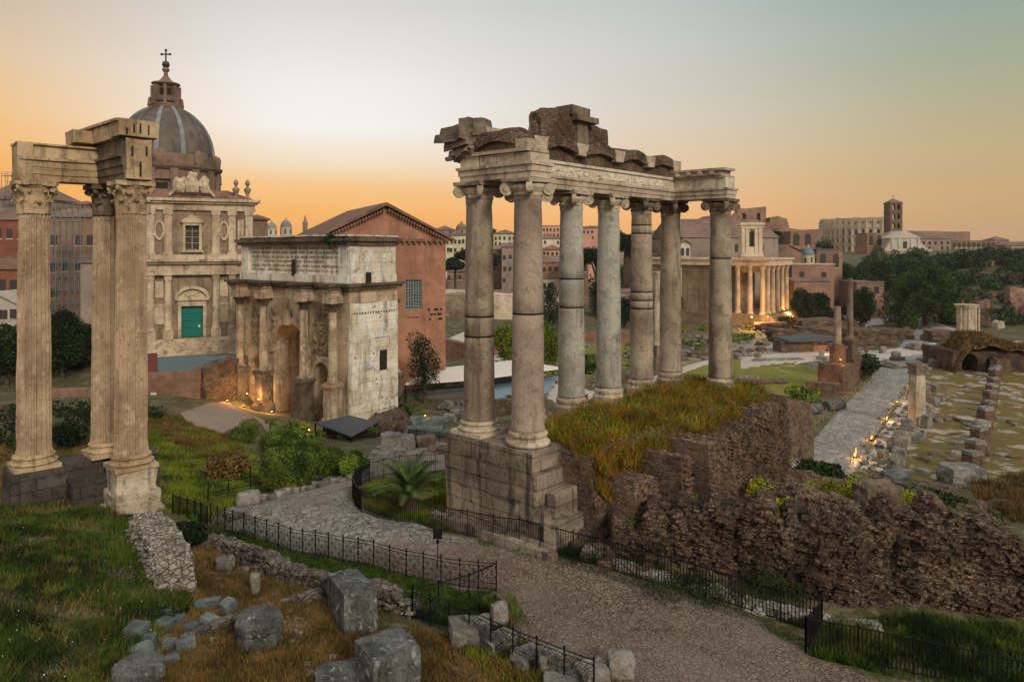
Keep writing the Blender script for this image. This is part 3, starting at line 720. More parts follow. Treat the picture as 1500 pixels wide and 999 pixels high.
def px_tree(name, label, px, pybase, pytop, wpx, Y=None, **kw):
    """a tree standing where the photo shows it: crown width and height measured in the photo at its distance"""
    b = gp(px, pybase) if Y is None else at(px, pybase, Y)
    if Y is not None:
        b.z = min(b.z, h1(b.x, b.y)) if b.z > h1(b.x, b.y) else b.z
    top = CAMZ - (pytop - HY) / F * b.y
    return tree(name, label, b, top - b.z, wpx / F * b.y, **kw)

def thicket(label, poly, n, hgt, wd, mat, leaf, nl, seed, name='undergrowth'):
    """a mass of bushes nobody could count"""
    rng = np.random.default_rng(seed); P = scatter(poly, n, rng); lob = []
    for p in P:
        h_ = rng.uniform(*hgt); w_ = rng.uniform(*wd)
        lob.append(((p[0], p[1], p[2] + h_*.45), (w_/2, w_/2, h_*.55)))
    Q = lobes_pts(lob, nl, rng, .6); v, f = quads(Q, leaf, rng)
    return tag(link_mesh(name, np_mesh(name, v, f), MAT[mat]), label, 'undergrowth', kind='stuff')
def blades(name, label, P, mat, h=(0.12, 0.3), w=0.03, seed=0, lean=0.35, clump=None, cat='grass'):
    """P: n x 3 roots; one narrow triangle each"""
    rng = np.random.default_rng(seed); n = len(P)
    a = rng.uniform(0, 6.283, n); hh = rng.uniform(h[0], h[1], n)
    if clump is not None: hh *= clump
    d = np.stack([np.cos(a), np.sin(a), np.zeros(n)], -1)
    l = rng.normal(0, lean, (n, 2)) * hh[:, None]
    tip = P + np.concatenate([l, hh[:, None]], -1)
    ww = (w * rng.uniform(0.6, 1.4, n))[:, None]
    v = np.stack([P - d * ww, P + d * ww, tip], 1).reshape(-1, 3)
    o = link_mesh(name, np_mesh(name, v, np.arange(3*n).reshape(-1, 3)), MAT[mat])
    return tag(o, label, cat, kind='stuff')
def scatter(poly, n, rng, near=0.0, world=False):
    """n random points in a polygon (photo pixels on the ground, or world xy), denser towards the viewer"""
    P = poly if world else gpoly(poly)
    x0, x1 = min(p[0] for p in P), max(p[0] for p in P); y0, y1 = min(p[1] for p in P), max(p[1] for p in P)
    out = []
    while sum(len(o) for o in out) < n:
        x = rng.uniform(x0, x1, n * 2); y = rng.uniform(y0, y1, n * 2)
        k = inside(P, x, y)
        if near: k &= rng.uniform(0, 1, n * 2) < (y0 / y) ** near
        out.append(np.stack([x[k], y[k]], -1))
    q = np.concatenate(out)[:n]
    return np.concatenate([q, H(q[:, 0], q[:, 1])[:, None]], -1)
def vnoise(P, s, seed=0.0):
    return np.array([noise.noise(Vector((p[0]*s + seed, p[1]*s, seed))) for p in P])

def rock_mb(size, seed=0, blocky=0.6, n=7, rough=0.10, flat=0.35):
    mb = MB(); idx = {}
    def vert(p):
        k = tuple(round(c, 5) for c in p)
        if k not in idx:
            v = Vector(p); s = v.normalized()
            q = v * blocky + s * (1 - blocky) * 1.15
            o = Vector((seed * 3.17, seed * 1.71, seed * 0.93))
            q += s * noise.fractal(q * 0.9 + o, 0.8, 2.1, 4) * rough * 2.0
            q += noise.noise_vector(q * 0.6 + o) * rough * 1.2
            idx[k] = len(mb.v)
            mb.v.append((q.x * size[0] / 2, q.y * size[1] / 2, (max(q.z, -0.9) * 0.5 + 0.45) * size[2]))
        return idx[k]
    for ax in range(3):
        for sg in (-1, 1):
            g = [[None] * (n + 1) for _ in range(n + 1)]
            for i in range(n + 1):
                for j in range(n + 1):
                    c = [0, 0, 0]; c[ax] = sg; c[(ax+1) % 3] = -1 + 2*i/n; c[(ax+2) % 3] = -1 + 2*j/n
                    g[i][j] = vert(c)
            for i in range(n):
                for j in range(n):
                    q = (g[i][j], g[i+1][j], g[i+1][j+1], g[i][j+1])
                    mb.f.append(q if sg > 0 else q[::-1]); mb.m.append(0)
    return mb
_rk = [0]
def rock(name, label, px, py, size, yaw=0.0, seed=None, mat='rock', group=None, blocky=0.6, Y=None, n=7, rough=0.10, cat='stone', tilt=None, sink=0.06, z=None):
    _rk[0] += 1
    seed = _rk[0] if seed is None else seed
    p = gp(px, py) if Y is None else at(px, py, Y)
    if Y is not None and z is None: p.z = h1(p.x, p.y)
    if z is not None: p.z = z
    mb = rock_mb(size, seed, blocky, n, rough)
    R = Matrix.Rotation(yaw, 3, 'Z')
    if tilt: R = R @ Matrix.Rotation(tilt[0], 3, 'X') @ Matrix.Rotation(tilt[1], 3, 'Y')
    p.z -= sink * size[2]
    mb.v = [tuple(p + R @ Vector(v)) for v in mb.v]
    o = mb.build(name, MAT[mat], None, p, smooth=blocky < 0.5, fix=False)
    return tag(o, label, cat, group)
def rough_wall(name, label, path, mat, group=None, cat='wall', thick=1.0, rough=0.15, step=0.22, seed=0, parent=None, base=-0.3, sc=1.1, strata=0.0, ragged=0.3, stones=0, ssize=(.12,.34), steps=0.0):
    """a ruined wall along a world path [(x, y, z_top)], its foot in the ground, its faces and top broken"""
    pts = [Vector(p) for p in path]
    L = [0]
    for a, b in zip(pts, pts[1:]): L.append(L[-1] + (b.xy - a.xy).length)
    n = max(3, int(L[-1] / step)); vs = []; ring = None
    tops = np.interp(np.linspace(0, L[-1], n + 1), L, [p.z for p in pts])
    xs = np.interp(np.linspace(0, L[-1], n + 1), L, [p.x for p in pts]); ys = np.interp(np.linspace(0, L[-1], n + 1), L, [p.y for p in pts])
    hmax = max(tops[i] - h1(xs[i], ys[i]) for i in range(n + 1)); m = max(3, int(hmax / step)); q = max(2, int(thick / step))
    o = Vector((seed * 2.3, seed * 4.1, seed))
    for i in range(n + 1):
        d = Vector((xs[min(i+1, n)] - xs[max(i-1, 0)], ys[min(i+1, n)] - ys[max(i-1, 0)], 0)).normalized(); nn = Vector((d.y, -d.x, 0))
        g = h1(xs[i], ys[i]) + base
        top = tops[i] + ragged * noise.fractal(Vector((xs[i]*0.9, ys[i]*0.9, seed)), 0.8, 2.2, 4)
        top = max(top, g + 0.15)
        prof = [(1, j / m) for j in range(m + 1)] + [(1 - 2 * k / q, 1.0) for k in range(1, q)] + [(-1, 1 - j / m) for j in range(m + 1)]
        ring = len(prof)
        stp = steps * (math.floor(3.2 * noise.noise(Vector((i*step*.55, seed, 0))) + .5)) / 2.0
        for s, h in prof:
            batter = 1.0 + 0.25 * (1 - h)
            p = Vector((xs[i], ys[i], 0)) + nn * s * thick / 2 * batter + Vector((0, 0, g + (top - g) * h))
            e = noise.fractal(Vector((p.x*sc, p.y*sc, p.z*sc*(1 + strata))) + o, 0.75, 2.1, 3) * rough * 0.9 + noise.fractal(Vector((p.x*3.2, p.y*3.2, p.z*6.5)) + o, 0.7, 2.2, 3) * rough * 0.55
            if abs(s) > .98: e += stp + .18*steps*math.floor(4*noise.noise(Vector((i*step*.35, h*3, seed))))
            p += (nn * s if abs(s) > 0.98 else Vector((0, 0, 0.6))) * e + noise.noise_vector(p * 5.1 + o) * rough * 0.28
            vs.append(p)
    mb = MB(); fs = []
    for i in range(n):
        for j in range(ring - 1): fs.append((i*ring+j, i*ring+j+1, (i+1)*ring+j+1, (i+1)*ring+j))
    fs.append(tuple(range(ring))); fs.append(tuple(range(n*ring, (n+1)*ring))[::-1])
    mb.add(vs, fs)
    R = random.Random(seed)                             # separate stones and brick ends standing proud of the core
    for k in range(stones):
        i = R.randrange(1, n); j = R.randrange(0, m + q - 1); c = vs[i*ring+j] + (vs[(i+1)*ring+j] - vs[i*ring+j]) * R.random()
        d = Vector((xs[min(i+1, n)] - xs[max(i-1, 0)], ys[min(i+1, n)] - ys[max(i-1, 0)], 0)); a_ = math.atan2(d.y, d.x) + R.gauss(0, .25)
        w_ = R.uniform(*ssize); mb.box(c - Vector((0, 0, .04)), (w_, R.uniform(.12, .3), R.uniform(.04, .11)), a_, R.uniform(.7, 1), (R.gauss(0, .15), R.gauss(0, .18)))
    org = Vector((xs[0], ys[0], h1(xs[0], ys[0])))
    ob = mb.build(name, MAT[mat], parent, None if parent else org)
    return tag(ob, label, cat, group) if not parent else ob

# ---------------------------------------------------------------- columns and capitals
def scroll(mb, c, ax, up, r, th, m=0):
    """a volute: a short drum with a raised rim"""
    ax = Vector(ax).normalized(); c = Vector(c)
    k = Vector((0,0,1)); x = ax.cross(k).normalized()
    for rr, t in ((r, th), (r * 0.45, th * 1.25)):
        ps = []
        for s in (-1, 1):
            for i in range(12):
                a = 2*math.pi*i/12
                ps.append(c + ax*s*t/2 + x*math.cos(a)*rr + k*math.sin(a)*rr)
        mb.add(ps, [tuple(range(12))[::-1], tuple(range(12, 24))] + [(i, (i+1) % 12, 12+(i+1) % 12, 12+i) for i in range(12)], m)
def ionic(mb, c, r, h, d, yaw):
    """four-sided late ionic capital: necking, echinus, diagonal volutes, abacus"""
    c = Vector(c)
    mb.lathe(c, [(r*0.98, 0), (r*1.06, h*0.10), (r*1.06, h*0.16), (r*1.0, h*0.2), (r*1.22, h*0.5), (r*1.25, h*0.62), (r*1.0, h*0.7)], 24)
    for k in range(4):
        a = yaw + math.pi/4 + k*math.pi/2
        v = Vector((math.cos(a), math.sin(a), 0))
        scroll(mb, c + v*r*1.48 + Vector((0,0,h*0.44)), Vector((-v.y, v.x, 0)), None, h*0.34, r*0.42)
        mb.bar(c + v*r*0.5 + Vector((0,0,h*0.72)), c + v*r*1.5 + Vector((0,0,h*0.72)), r*0.4, h*0.16)
    mb.box(c + Vector((0,0,h*0.78)), (r*2.62, r*2.62, h*0.22), yaw, 1.06)
def leafstrip(mb, c, ang, r, z0, h, wd, curl):
    v = Vector((math.cos(ang), math.sin(ang), 0)); t = Vector((-v.y, v.x, 0)); c = Vector(c)
    pr = [(0.0, 0.0, 0.8), (0.03, 0.35, 1.0), (0.10, 0.7, 0.9), (0.26, 0.93, 0.7), (0.42, 0.98, 0.5), (0.46, 0.84, 0.3)]
    vs = []
    for o, z, ww in pr:
        p = c + v*(r + o*curl) + Vector((0, 0, z0 + z*h))
        for s, dd in ((-1, -0.02), (0, 0.05), (1, -0.02)): vs.append(p + t*s*ww*wd/2 + v*dd)
    for o, z, ww in pr:
        p = c + v*(r + o*curl - 0.09) + Vector((0, 0, z0 + z*h))
        for s in (-1, 0, 1): vs.append(p + t*s*ww*wd/2)
    k = len(pr)*3; fs = []
    for j in range(len(pr)-1):
        for i in range(2):
            a = j*3+i
            fs += [(a, a+1, a+4, a+3), (k+a+3, k+a+4, k+a+1, k+a)]
        for i in (0, 2):
            a = j*3+i; fs.append((a, a+3, k+a+3, k+a))
    a = (len(pr)-1)*3
    fs += [(a, a+1, k+a+1, k+a), (a+1, a+2, k+a+2, k+a+1)]
    mb.add(vs, fs)
def corinthian(mb, c, r, h, yaw, seed=0, rng=None):
    c = Vector(c); R = random.Random(seed)
    mb.lathe(c, [(r*0.98, 0), (r*1.06, h*0.03), (r*0.95, h*0.07), (r*0.95, h*0.5), (r*1.05, h*0.75), (r*1.28, h*0.87)], 20)
    for k in range(8):
        leafstrip(mb, c, yaw + k*math.pi/4, r*0.98, h*0.05, h*R.uniform(0.34, 0.42), r*0.72, r*0.9)
        leafstrip(mb, c, yaw + (k+0.5)*math.pi/4, r*0.98, h*0.3, h*R.uniform(0.34, 0.44), r*0.66, r*1.0)
    for k in range(4):
        a = yaw + math.pi/4 + k*math.pi/2; v = Vector((math.cos(a), math.sin(a), 0))
        leafstrip(mb, c, a, r*1.02, h*0.55, h*0.33, r*0.4, r*1.2)
        scroll(mb, c + v*r*1.52 + Vector((0,0,h*0.76)), Vector((-v.y, v.x, 0)), None, h*0.1, r*0.2)
    ps = []
    for k in range(4):
        a0 = yaw + math.pi/4 + k*math.pi/2
        for t in (-0.09, 0.09, 0.4, math.pi/4, math.pi/2 - 0.4):
            q = 1.78 if abs(t) < 0.1 else (1.40 if abs(t - math.pi/4) > 0.1 else 1.28)
            ps.append((c.x + math.cos(a0+t)*r*q, c.y + math.sin(a0+t)*r*q))
    mb.prism(ps, c.z + h*0.86, c.z + h)
def attic_base(mb, c, r, h, yaw, plinth=True, wob=0.0, seed=0):
    z = h*0.28 if plinth else 0
    if plinth: mb.box(c, (r*2.62, r*2.62, h*0.28), yaw)
    k = h - z
    mb.lathe(c, [(r*1.26, z), (r*1.36, z+k*.12), (r*1.36, z+k*.24), (r*1.24, z+k*.36), (r*1.14, z+k*.42), (r*1.12, z+k*.55), (r*1.16, z+k*.62), (r*1.22, z+k*.72), (r*1.2, z+k*.84), (r*1.08, z+k*.9), (r*1.05, z+k)], 32, wob=wob, seed=seed)
def shaft_prof(r0, r1, h, n=14, marks=()):
    out = [(r0*1.06, 0), (r0*1.05, h*0.008), (r0, h*0.02)]
    for i in range(1, n):
        t = i / n
        rr = r0 + (r1 - r0) * (t ** 1.6)
        out.append((rr, h*(0.02 + 0.96*t)))
    for q in marks:                                  # iron bands or open joints round the shaft
        rr = r0 + (r1 - r0) * (q ** 1.6)
        out += [(rr, h*(q-0.006)), (rr*0.965, h*(q-0.004)), (rr*0.965, h*(q+0.004)), (rr, h*(q+0.006))]
    out += [(r1, h*0.975), (r1*1.05, h*0.985), (r1*1.05, h)]
    return sorted(out, key=lambda a: a[1])

# ---------------------------------------------------------------- the eight-columned temple ruin in the middle
def temple_middle():
    c1 = Vector((-1.46, 32.1, 0)); fr = Fr(c1, (0.665, 0.747)); zb, zt = 13.86, 24.95
    yaw = math.atan2(fr.U.y, fr.U.x)
    t = thing('ruined_temple', (c1.x, c1.y, 10.3), 'ruined temple of eight smooth columns carrying a broken entablature on an overgrown podium', 'temple')
    spots = [(0,0,'granite',(0.38,0.47)), (3.4,0,'granite',()), (6.8,0,'granite_blue',(0.47,0.62)), (10.2,0,'granite_blue',()), (13.6,0,'granite',(0.42,0.47,0.52,0.87,0.92)), (17.0,0,'granite',()), (0,2.85,'granite_pink',(0.5,)), (17.0,3.3,'granite',(0.72,))]
    for i, (u_, n_, mt, marks) in enumerate(spots):
        c = fr.p(u_, zb, n_)
        mb = MB(); ch = zt - zb; hb, hc = 0.62, 0.78
        prof = shaft_prof(0.69, 0.575, ch - hb - hc, 16, marks)
        mb.lathe(c + Vector((0,0,hb)), prof, 36, wob=0.03, seed=i+1)
        sh = mb.build('column', MAT[mt], t, smooth=False)
        me = sh.data; me.polygons.foreach_set('use_smooth', [len(p.vertices) == 4 for p in me.polygons])
        if i == 6: sh['label'] = 'nearest pinkish granite column on the block podium'
        for q_ in marks:
            rr = 0.69 + (0.575-0.69)*q_**1.6; zz = hb + (ch-hb-hc)*q_
            bd = MB(); bd.lathe(c, [(rr*.9,zz-.035),(rr*1.012,zz-.03),(rr*1.012,zz+.03),(rr*.9,zz+.035)], 36); bd.build('iron_band', MAT['iron'], sh)
        b = MB()
        if i in (0, 6): attic_base(b, c, 0.69, hb, yaw, plinth=i == 0, wob=0.06, seed=i)
        else: b.lathe(c, [(.86,-.25),(.88,.12),(.80,.2),(.76,.26),(.80,.34),(.80,.46),(.73,.5),(.70,.56),(.70,hb)], 28, wob=.08, seed=i)
        o = b.build('column_base', MAT['marble'], sh)
        k = MB(); ionic(k, c + Vector((0,0,ch-hc)), 0.60, hc, 0.6, yaw); k.jitter(0.07, 2.1, i)
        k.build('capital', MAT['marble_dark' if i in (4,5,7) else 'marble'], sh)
    # entablature: architrave with two fasciae and a carved frieze, returning at both ends
    e = MB()
    for (u0,u1,n0,n1) in ((-0.62,17.62,-0.60,0.60), (-0.62,0.62,0.603,3.55), (16.38,17.62,0.603,3.98)):
        fr.box(e, u0, u1, zt, zt+0.24, n0, n1); fr.box(e, u0-.05, u1+.05, zt+.24, zt+0.50, n0-.05 if n0 < 0 else n0, n1+.05)
        fr.box(e, u0-.12, u1+.12, zt+.50, zt+0.62, n0-.12 if n0 < 0 else n0, n1+.12)
    e.jitter(0.035, 0.9, 3); e.build('architrave', MAT['marble'], t)
    f = MB()
    fr.box(f, -0.60, 17.6, zt+.62, zt+1.22, -0.58, 0.56); fr.box(f, 16.42, 17.6, zt+.62, zt+1.22, 0.563, 3.9)
    for a, b in ((1.3,3.8),(4.3,7.6),(8.0,11.4),(11.9,15.6)): fr.relief(f, a, b, zt+.68, zt+1.12, 0.565, 0.10, 0.07, 6.0, int(a))
    fr.box(f, 0.65, 16.3, zt+1.22, zt+1.36, -0.6, 0.66)
    f.build('frieze', MAT['marble_pale'], t)
    bl = MB()                                           # plain blocks over the near return
    x = 0.66
    for wdt, hh in ((0.95,0.42),(1.05,0.45),(0.9,0.40)):
        fr.box(bl, -0.60, 0.58, zt+.62, zt+.62+hh, x, x+wdt-0.02); x += wdt
    fr.box(bl, -0.70, 0.68, zt+1.08, zt+1.22, -0.6, 3.45)
    bl.jitter(0.03, 1.1, 5); bl.build('blocking_course', MAT['marble'], t)
    # brick relieving arches and their wedge stones
    bk = MB(); fr.box(bk, 0.7, 16.6, zt+1.36, zt+2.25, -0.5, 0.42); fr.box(bk, -0.45, 0.45, zt+1.22, zt+1.72, -0.3, 2.6)
    bk.jitter(0.06, 1.3, 2); bk.build('backing_wall', MAT['core'], t)
    def arc(mb, u0, u1, z, th, rise, n0, n1, ret=False):
        N = 10
        lo = [(u0 + (u1-u0)*i/N, z + rise*math.sin(math.pi*i/N)) for i in range(N+1)]
        hi = [(a, b + th) for a, b in lo]
        if not ret: fr.poly(mb, lo + hi[::-1], n0, n1)
        else:                                          # along the return: swap u and n
            k = N + 1; pts = lo + hi[::-1]; m_ = len(pts)
            vs = [fr.p(n1, b, a) for a, b in pts] + [fr.p(n0, b, a) for a, b in pts]
            mb.add(vs, [tuple(range(m_)), tuple(range(m_, 2*m_))[::-1]] + [(i, m_+i, m_+(i+1) % m_, (i+1) % m_) for i in range(m_)])
    for a, b in ((0.75,3.1),(3.9,6.4),(7.25,9.75),(10.7,13.0),(13.9,16.3)):
        q = MB(); arc(q, a, b, zt+1.85, 0.55, 0.22, -0.55, 0.70); q.jitter(0.07, 1.6, int(a)); q.build('relieving_arch', MAT['brick_old'], t)
    q = MB(); arc(q, 0.45, 2.5, zt+1.42, 0.46, 0.2, -0.68, 0.64, True); q.jitter(0.06, 1.6, 9); q.build('relieving_arch', MAT['brick_old'], t)
    for a in (0.2, 3.5, 6.8, 10.2, 13.45, 16.5):
        q = MB(); fr.poly(q, [(a-.34, zt+1.78),(a+.34, zt+1.78),(a+.52, zt+2.40),(a-.52, zt+2.40)], -0.5, 0.74); q.jitter(0.05, 1.7, int(a)+3); q.build('wedge_stone', MAT['marble'], t)
    for n_ in (2.75,):
        q = MB(); fr.box(q, -0.5, 0.55, zt+1.22, zt+1.62, n_-.2, n_+.45); q.jitter(0.06, 1.5, 4); q.build('wedge_stone', MAT['marble'], t)
    # the jutting corner cornice at the near left
    q = MB()
    for k_, (a_, b_, z0_, z1_, n0_, n1_) in enumerate(((-.95,.45,1.32,1.58,-.9,.2),(-1.15,.45,1.58,1.86,-1.1,.2),(-1.4,.35,1.86,2.12,-1.3,.1),(-1.3,-.35,2.12,2.34,-1.2,-.2),(-.55,.5,2.12,2.75,-.7,.3))): fr.box(q, a_, b_, zt+z0_, zt+z1_, n0_, n1_)
    fr.poly(q, [(-0.7, zt+1.0),(0.4, zt+1.0),(0.4, zt+1.32),(-.8, zt+1.32)], -.9, 0.15)
    for i in range(3): fr.box(q, -1.0, -0.7, zt+1.12, zt+1.33, -1.1+i*0.42, -.85+i*0.42)
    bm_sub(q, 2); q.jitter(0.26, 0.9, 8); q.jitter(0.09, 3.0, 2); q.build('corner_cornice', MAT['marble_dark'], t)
    # right end: cornice over the last column
    q = MB(); fr.box(q, 16.35, 17.66, zt+1.225, zt+1.36, -0.3, 3.9); fr.box(q, 16.25, 17.5, zt+1.36, zt+1.64, -0.2, 3.7); fr.box(q, 16.15, 17.6, zt+1.64, zt+1.78, -0.3, 3.95)
    for i in range(4): scroll(q, fr.p(16.22, zt+1.5, 0.9+i*0.75), fr.U, None, 0.14, 0.3)
    q.jitter(0.06, 1.3, 4); q.build('corner_cornice', MAT['marble'], t)
    # the tall lump of brick-faced core and the stone pier standing on it
    def lump(u_, n_, z, size, seed, mat, nm, blocky=0.72, rough=0.10):
        mb = rock_mb(size, seed, blocky, 16, rough); R = Matrix.Rotation(yaw, 3, 'Z'); p = fr.p(u_, z, n_)
        mb.v = [tuple(p + R @ Vector(v)) for v in mb.v]
        return mb.build(nm, MAT[mat], t, fix=False)
    lump(5.6, -0.05, zt+1.95, (3.3, 1.0, 2.1), 5, 'core', 'pediment_core')
    lump(8.3, -0.1, zt+1.85, (2.9, 0.9, 1.95), 9, 'core', 'pediment_core', 0.5)
    lump(11.6, -0.1, zt+1.95, (4.6, 0.8, 0.75), 12, 'core', 'pediment_core', 0.55)
    lump(15.0, -0.1, zt+1.85, (3.0, 0.8, 0.55), 14, 'core', 'pediment_core', 0.55)
    pr = MB(); fr.box(pr, 6.5, 7.45, zt+2.0, zt+3.5, -0.15, 0.62); fr.box(pr, 6.15, 7.95, zt+3.5, zt+3.8, -0.3, 0.9); fr.box(pr, 6.0, 7.6, zt+3.8, zt+4.28, -0.35, 0.6)
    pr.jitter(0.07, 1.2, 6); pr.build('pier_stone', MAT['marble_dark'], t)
    # podium: travertine block wall under the near pair, rubble mass behind
    pd = MB()
    zc = 13.86
    for k, (h0, h1_) in enumerate(((9.6,10.5),(10.5,11.12),(11.12,11.74),(11.74,12.36),(12.36,13.05),(13.05,zc))):
        o = 0.10 if k == 0 else 0.0
        n = -1.1; R = random.Random(k)
        end = 4.55 if k < 3 else (4.2 if k < 5 else 3.95)
        while n < end - 0.1:
            w_ = min(R.uniform(1.1, 1.7), end - n); j = R.uniform(-0.04, 0.04)
            fr.box(pd, -1.0 - o + j, 0.85, h0, h1_ - 0.015, n, n + w_ - 0.02); n += w_
    fr.box(pd, -1.05, 0.9, 9.4, 11.3, 4.56, 5.05); fr.box(pd, -0.6, 0.9, 11.3, 12.3, 4.3, 4.75)
    fr.box(pd, -1.5, -1.11, 9.3, 10.35, -1.6, 5.3)
    bm_sub(pd, 1); pd.jitter(0.06, 1.1, 3); pd.jitter(0.03, 5.0, 7)
    pd.build('podium_wall', MAT['travertine'], t)
    pts = [fr.p(u_, 13.62, 2.0) for u_ in np.linspace(0.9, 18.6, 14)]
    rough_wall('podium_core', None, pts, 'core', thick=6.4, rough=0.22, step=0.4, parent=t, seed=4, ragged=0.12)
    return fr, t
def bm_sub(mb, cuts):
    me = bpy.data.meshes.new('tmp'); me.from_pydata(mb.v, [], mb.f)
    bm = bmesh.new(); bm.from_mesh(me)
    bmesh.ops.recalc_face_normals(bm, faces=bm.faces[:])
    bmesh.ops.subdivide_edges(bm, edges=bm.edges[:], cuts=cuts, use_grid_fill=True)
    bm.verts.index_update()
    mb.v = [tuple(v.co) for v in bm.verts]; mb.f = [tuple(v.index for v in f.verts) for f in bm.faces]; mb.m = [0] * len(mb.f)
    bm.free(); bpy.data.meshes.remove(me)
SAT, sat_t = temple_middle()

# ---------------------------------------------------------------- the three fluted columns at the left
def temple_left():
    A, B, D = Vector((-25.1,37.9,0)), Vector((-22.6,40.3,0)), Vector((-20.0,37.9,0)); zb, zt = 10.6, 25.55
    t = thing('ruined_temple', (A.x, A.y, 8.4), 'corner of three tall fluted columns with a broken entablature above the grass mound', 'temple')
    fa = Fr(A, B - A); yaw = math.atan2(fa.U.y, fa.U.x)
    for i, c in enumerate((A, B, D)):
        c = Vector((c.x, c.y, zb)); hb, hc = 0.75, 1.75
        mb = MB(); L = zt - zb - hb - hc
        mb.lathe(c + Vector((0,0,hb)), shaft_prof(0.80, 0.69, L, 34), flute=20, depth=0.15, wob=0.08, seed=i+3)
        sh = mb.build('column', MAT['vesp'], t)
        b = MB(); attic_base(b, c, 0.80, hb, yaw, wob=0.12, seed=i+2); b.build('column_base', MAT['vesp_ent'], sh)
        k = MB(); corinthian(k, c + Vector((0,0,zb - zb + L + hb)), 0.70, hc, yaw, i); k.jitter(0.09, 2.0, i+4)
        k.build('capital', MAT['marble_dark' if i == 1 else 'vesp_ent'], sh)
    e = MB()
    fa.box(e, -0.80, 2.85, zt, zt+.35, -0.66, 0.62); fa.box(e, -0.80, 2.85, zt+.35, zt+.72, -0.72, 0.68); fa.box(e, -0.8, 2.85, zt+.72, zt+1.08, -0.78, 0.74)
    fa.box(e, -0.80, 2.85, zt+1.08, zt+1.22, -0.9, 0.86)
    fa.box(e, -0.86, -0.2, zt, zt+1.85, -0.75, 0.78)
    fa.box(e, -0.19, 2.85, zt+1.22, zt+1.80, -0.7, 0.55); fa.box(e, -0.9, 2.9, zt+1.85, zt+1.95, -0.8, 0.72)
    for k in range(22): fa.box(e, -0.05+k*0.13, 0.03+k*0.13, zt+.62, zt+.70, 0.68, 0.72)
    bm_sub(e, 1); e.jitter(0.06, 1.0, 3); e.jitter(0.02, 5, 3); e.build('architrave', MAT['vesp_ent'], t)
    fb = Fr(B, D - B)
    e = MB()
    fb.box(e, -0.8, 4.45, zt, zt+.36, -0.66, 0.64); fb.box(e, -0.8, 4.45, zt+.36, zt+.74, -0.72, 0.70); fb.box(e, -0.8, 4.45, zt+.74, zt+1.15, -0.78, 0.76); fb.box(e, -0.8, 4.4, zt+1.15, zt+1.28, -0.9, 0.9)
    fb.box(e, -0.8, 4.3, zt+1.28, zt+2.15, -0.7, 0.66)
    bm_sub(e, 1); e.jitter(0.07, 1.1, 5); o = e.build('architrave', MAT['vesp_dark'], t); o['label'] = 'dark crusted beam, shade in its colour, over the middle and right columns'
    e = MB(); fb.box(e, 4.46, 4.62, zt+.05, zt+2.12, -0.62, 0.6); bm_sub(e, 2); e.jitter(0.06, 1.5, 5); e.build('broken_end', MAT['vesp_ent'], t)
    e = MB()
    fb.box(e, -1.0, 3.6, zt+2.15, zt+2.9, -0.85, 0.95); fb.box(e, 3.55, 4.75, zt+2.2, zt+3.05, -0.9, 1.0); fb.box(e, -1.1, 4.6, zt+2.95, zt+3.08, -1.0, 1.1)
    fa.box(e, 1.6, 2.6, zt+2.12, zt+2.8, -0.8, 0.8)
    bm_sub(e, 1); e.jitter(0.09, 1.0, 6); e.build('cornice', MAT['vesp_ent'], t)
    h = MB()                                            # clamp slots in the pale broken end
    for (n_, z0, z1) in ((-0.45,2.35,2.85),(-0.05,2.4,2.9),(0.25,2.4,2.85),(0.6,2.3,2.6)): fb.box(h, 4.7, 4.78, zt+z0, zt+z1, n_, n_+0.07)
    for (n_, z0, z1) in ((-0.1,0.2,0.95),(0.3,1.2,1.7),(-0.4,1.3,1.75)): fb.box(h, 4.5, 4.68, zt+z0, zt+z1, n_, n_+0.08)
    h.build('clamp_slot', MAT['shadow_in'], t)
    # what they stand on
    p = MB()
    p.box((A.x, A.y, 7.4), (2.5,2.3,3.2), yaw, 0.96); bm_sub(p, 2); p.jitter(0.10, 0.9, 2); p.build('podium_block', MAT['tufa'], t)
    p = MB(); fa.box(p, 1.3, 3.1, 7.6, 10.55, -1.0, 0.7); fa.box(p, 1.3, 5.6, 7.6, 9.8, 0.7, 2.0); fa.box(p, 3.2, 5.9, 7.6, 10.3, -1.2, 0.6); bm_sub(p, 2); p.jitter(0.08, 0.9, 4); p.build('podium_block', MAT['tufa'], t)
    p = MB(); p.box((D.x, D.y, 9.45), (1.9,1.9,1.12), yaw); p.box((D.x+.1, D.y-.1, 8.7), (2.15,2.15,0.75), yaw); p.box((D.x+.2, D.y-.2, 7.4), (2.5,2.4,1.3), yaw)
    bm_sub(p, 3); p.jitter(0.14, 1.0, 4); p.jitter(0.05, 4.0, 4); ob = p.build('pedestal', MAT['marble'], t); ob['label'] = 'broken pale pedestal under the right column'
    return A, B, D
temple_left()

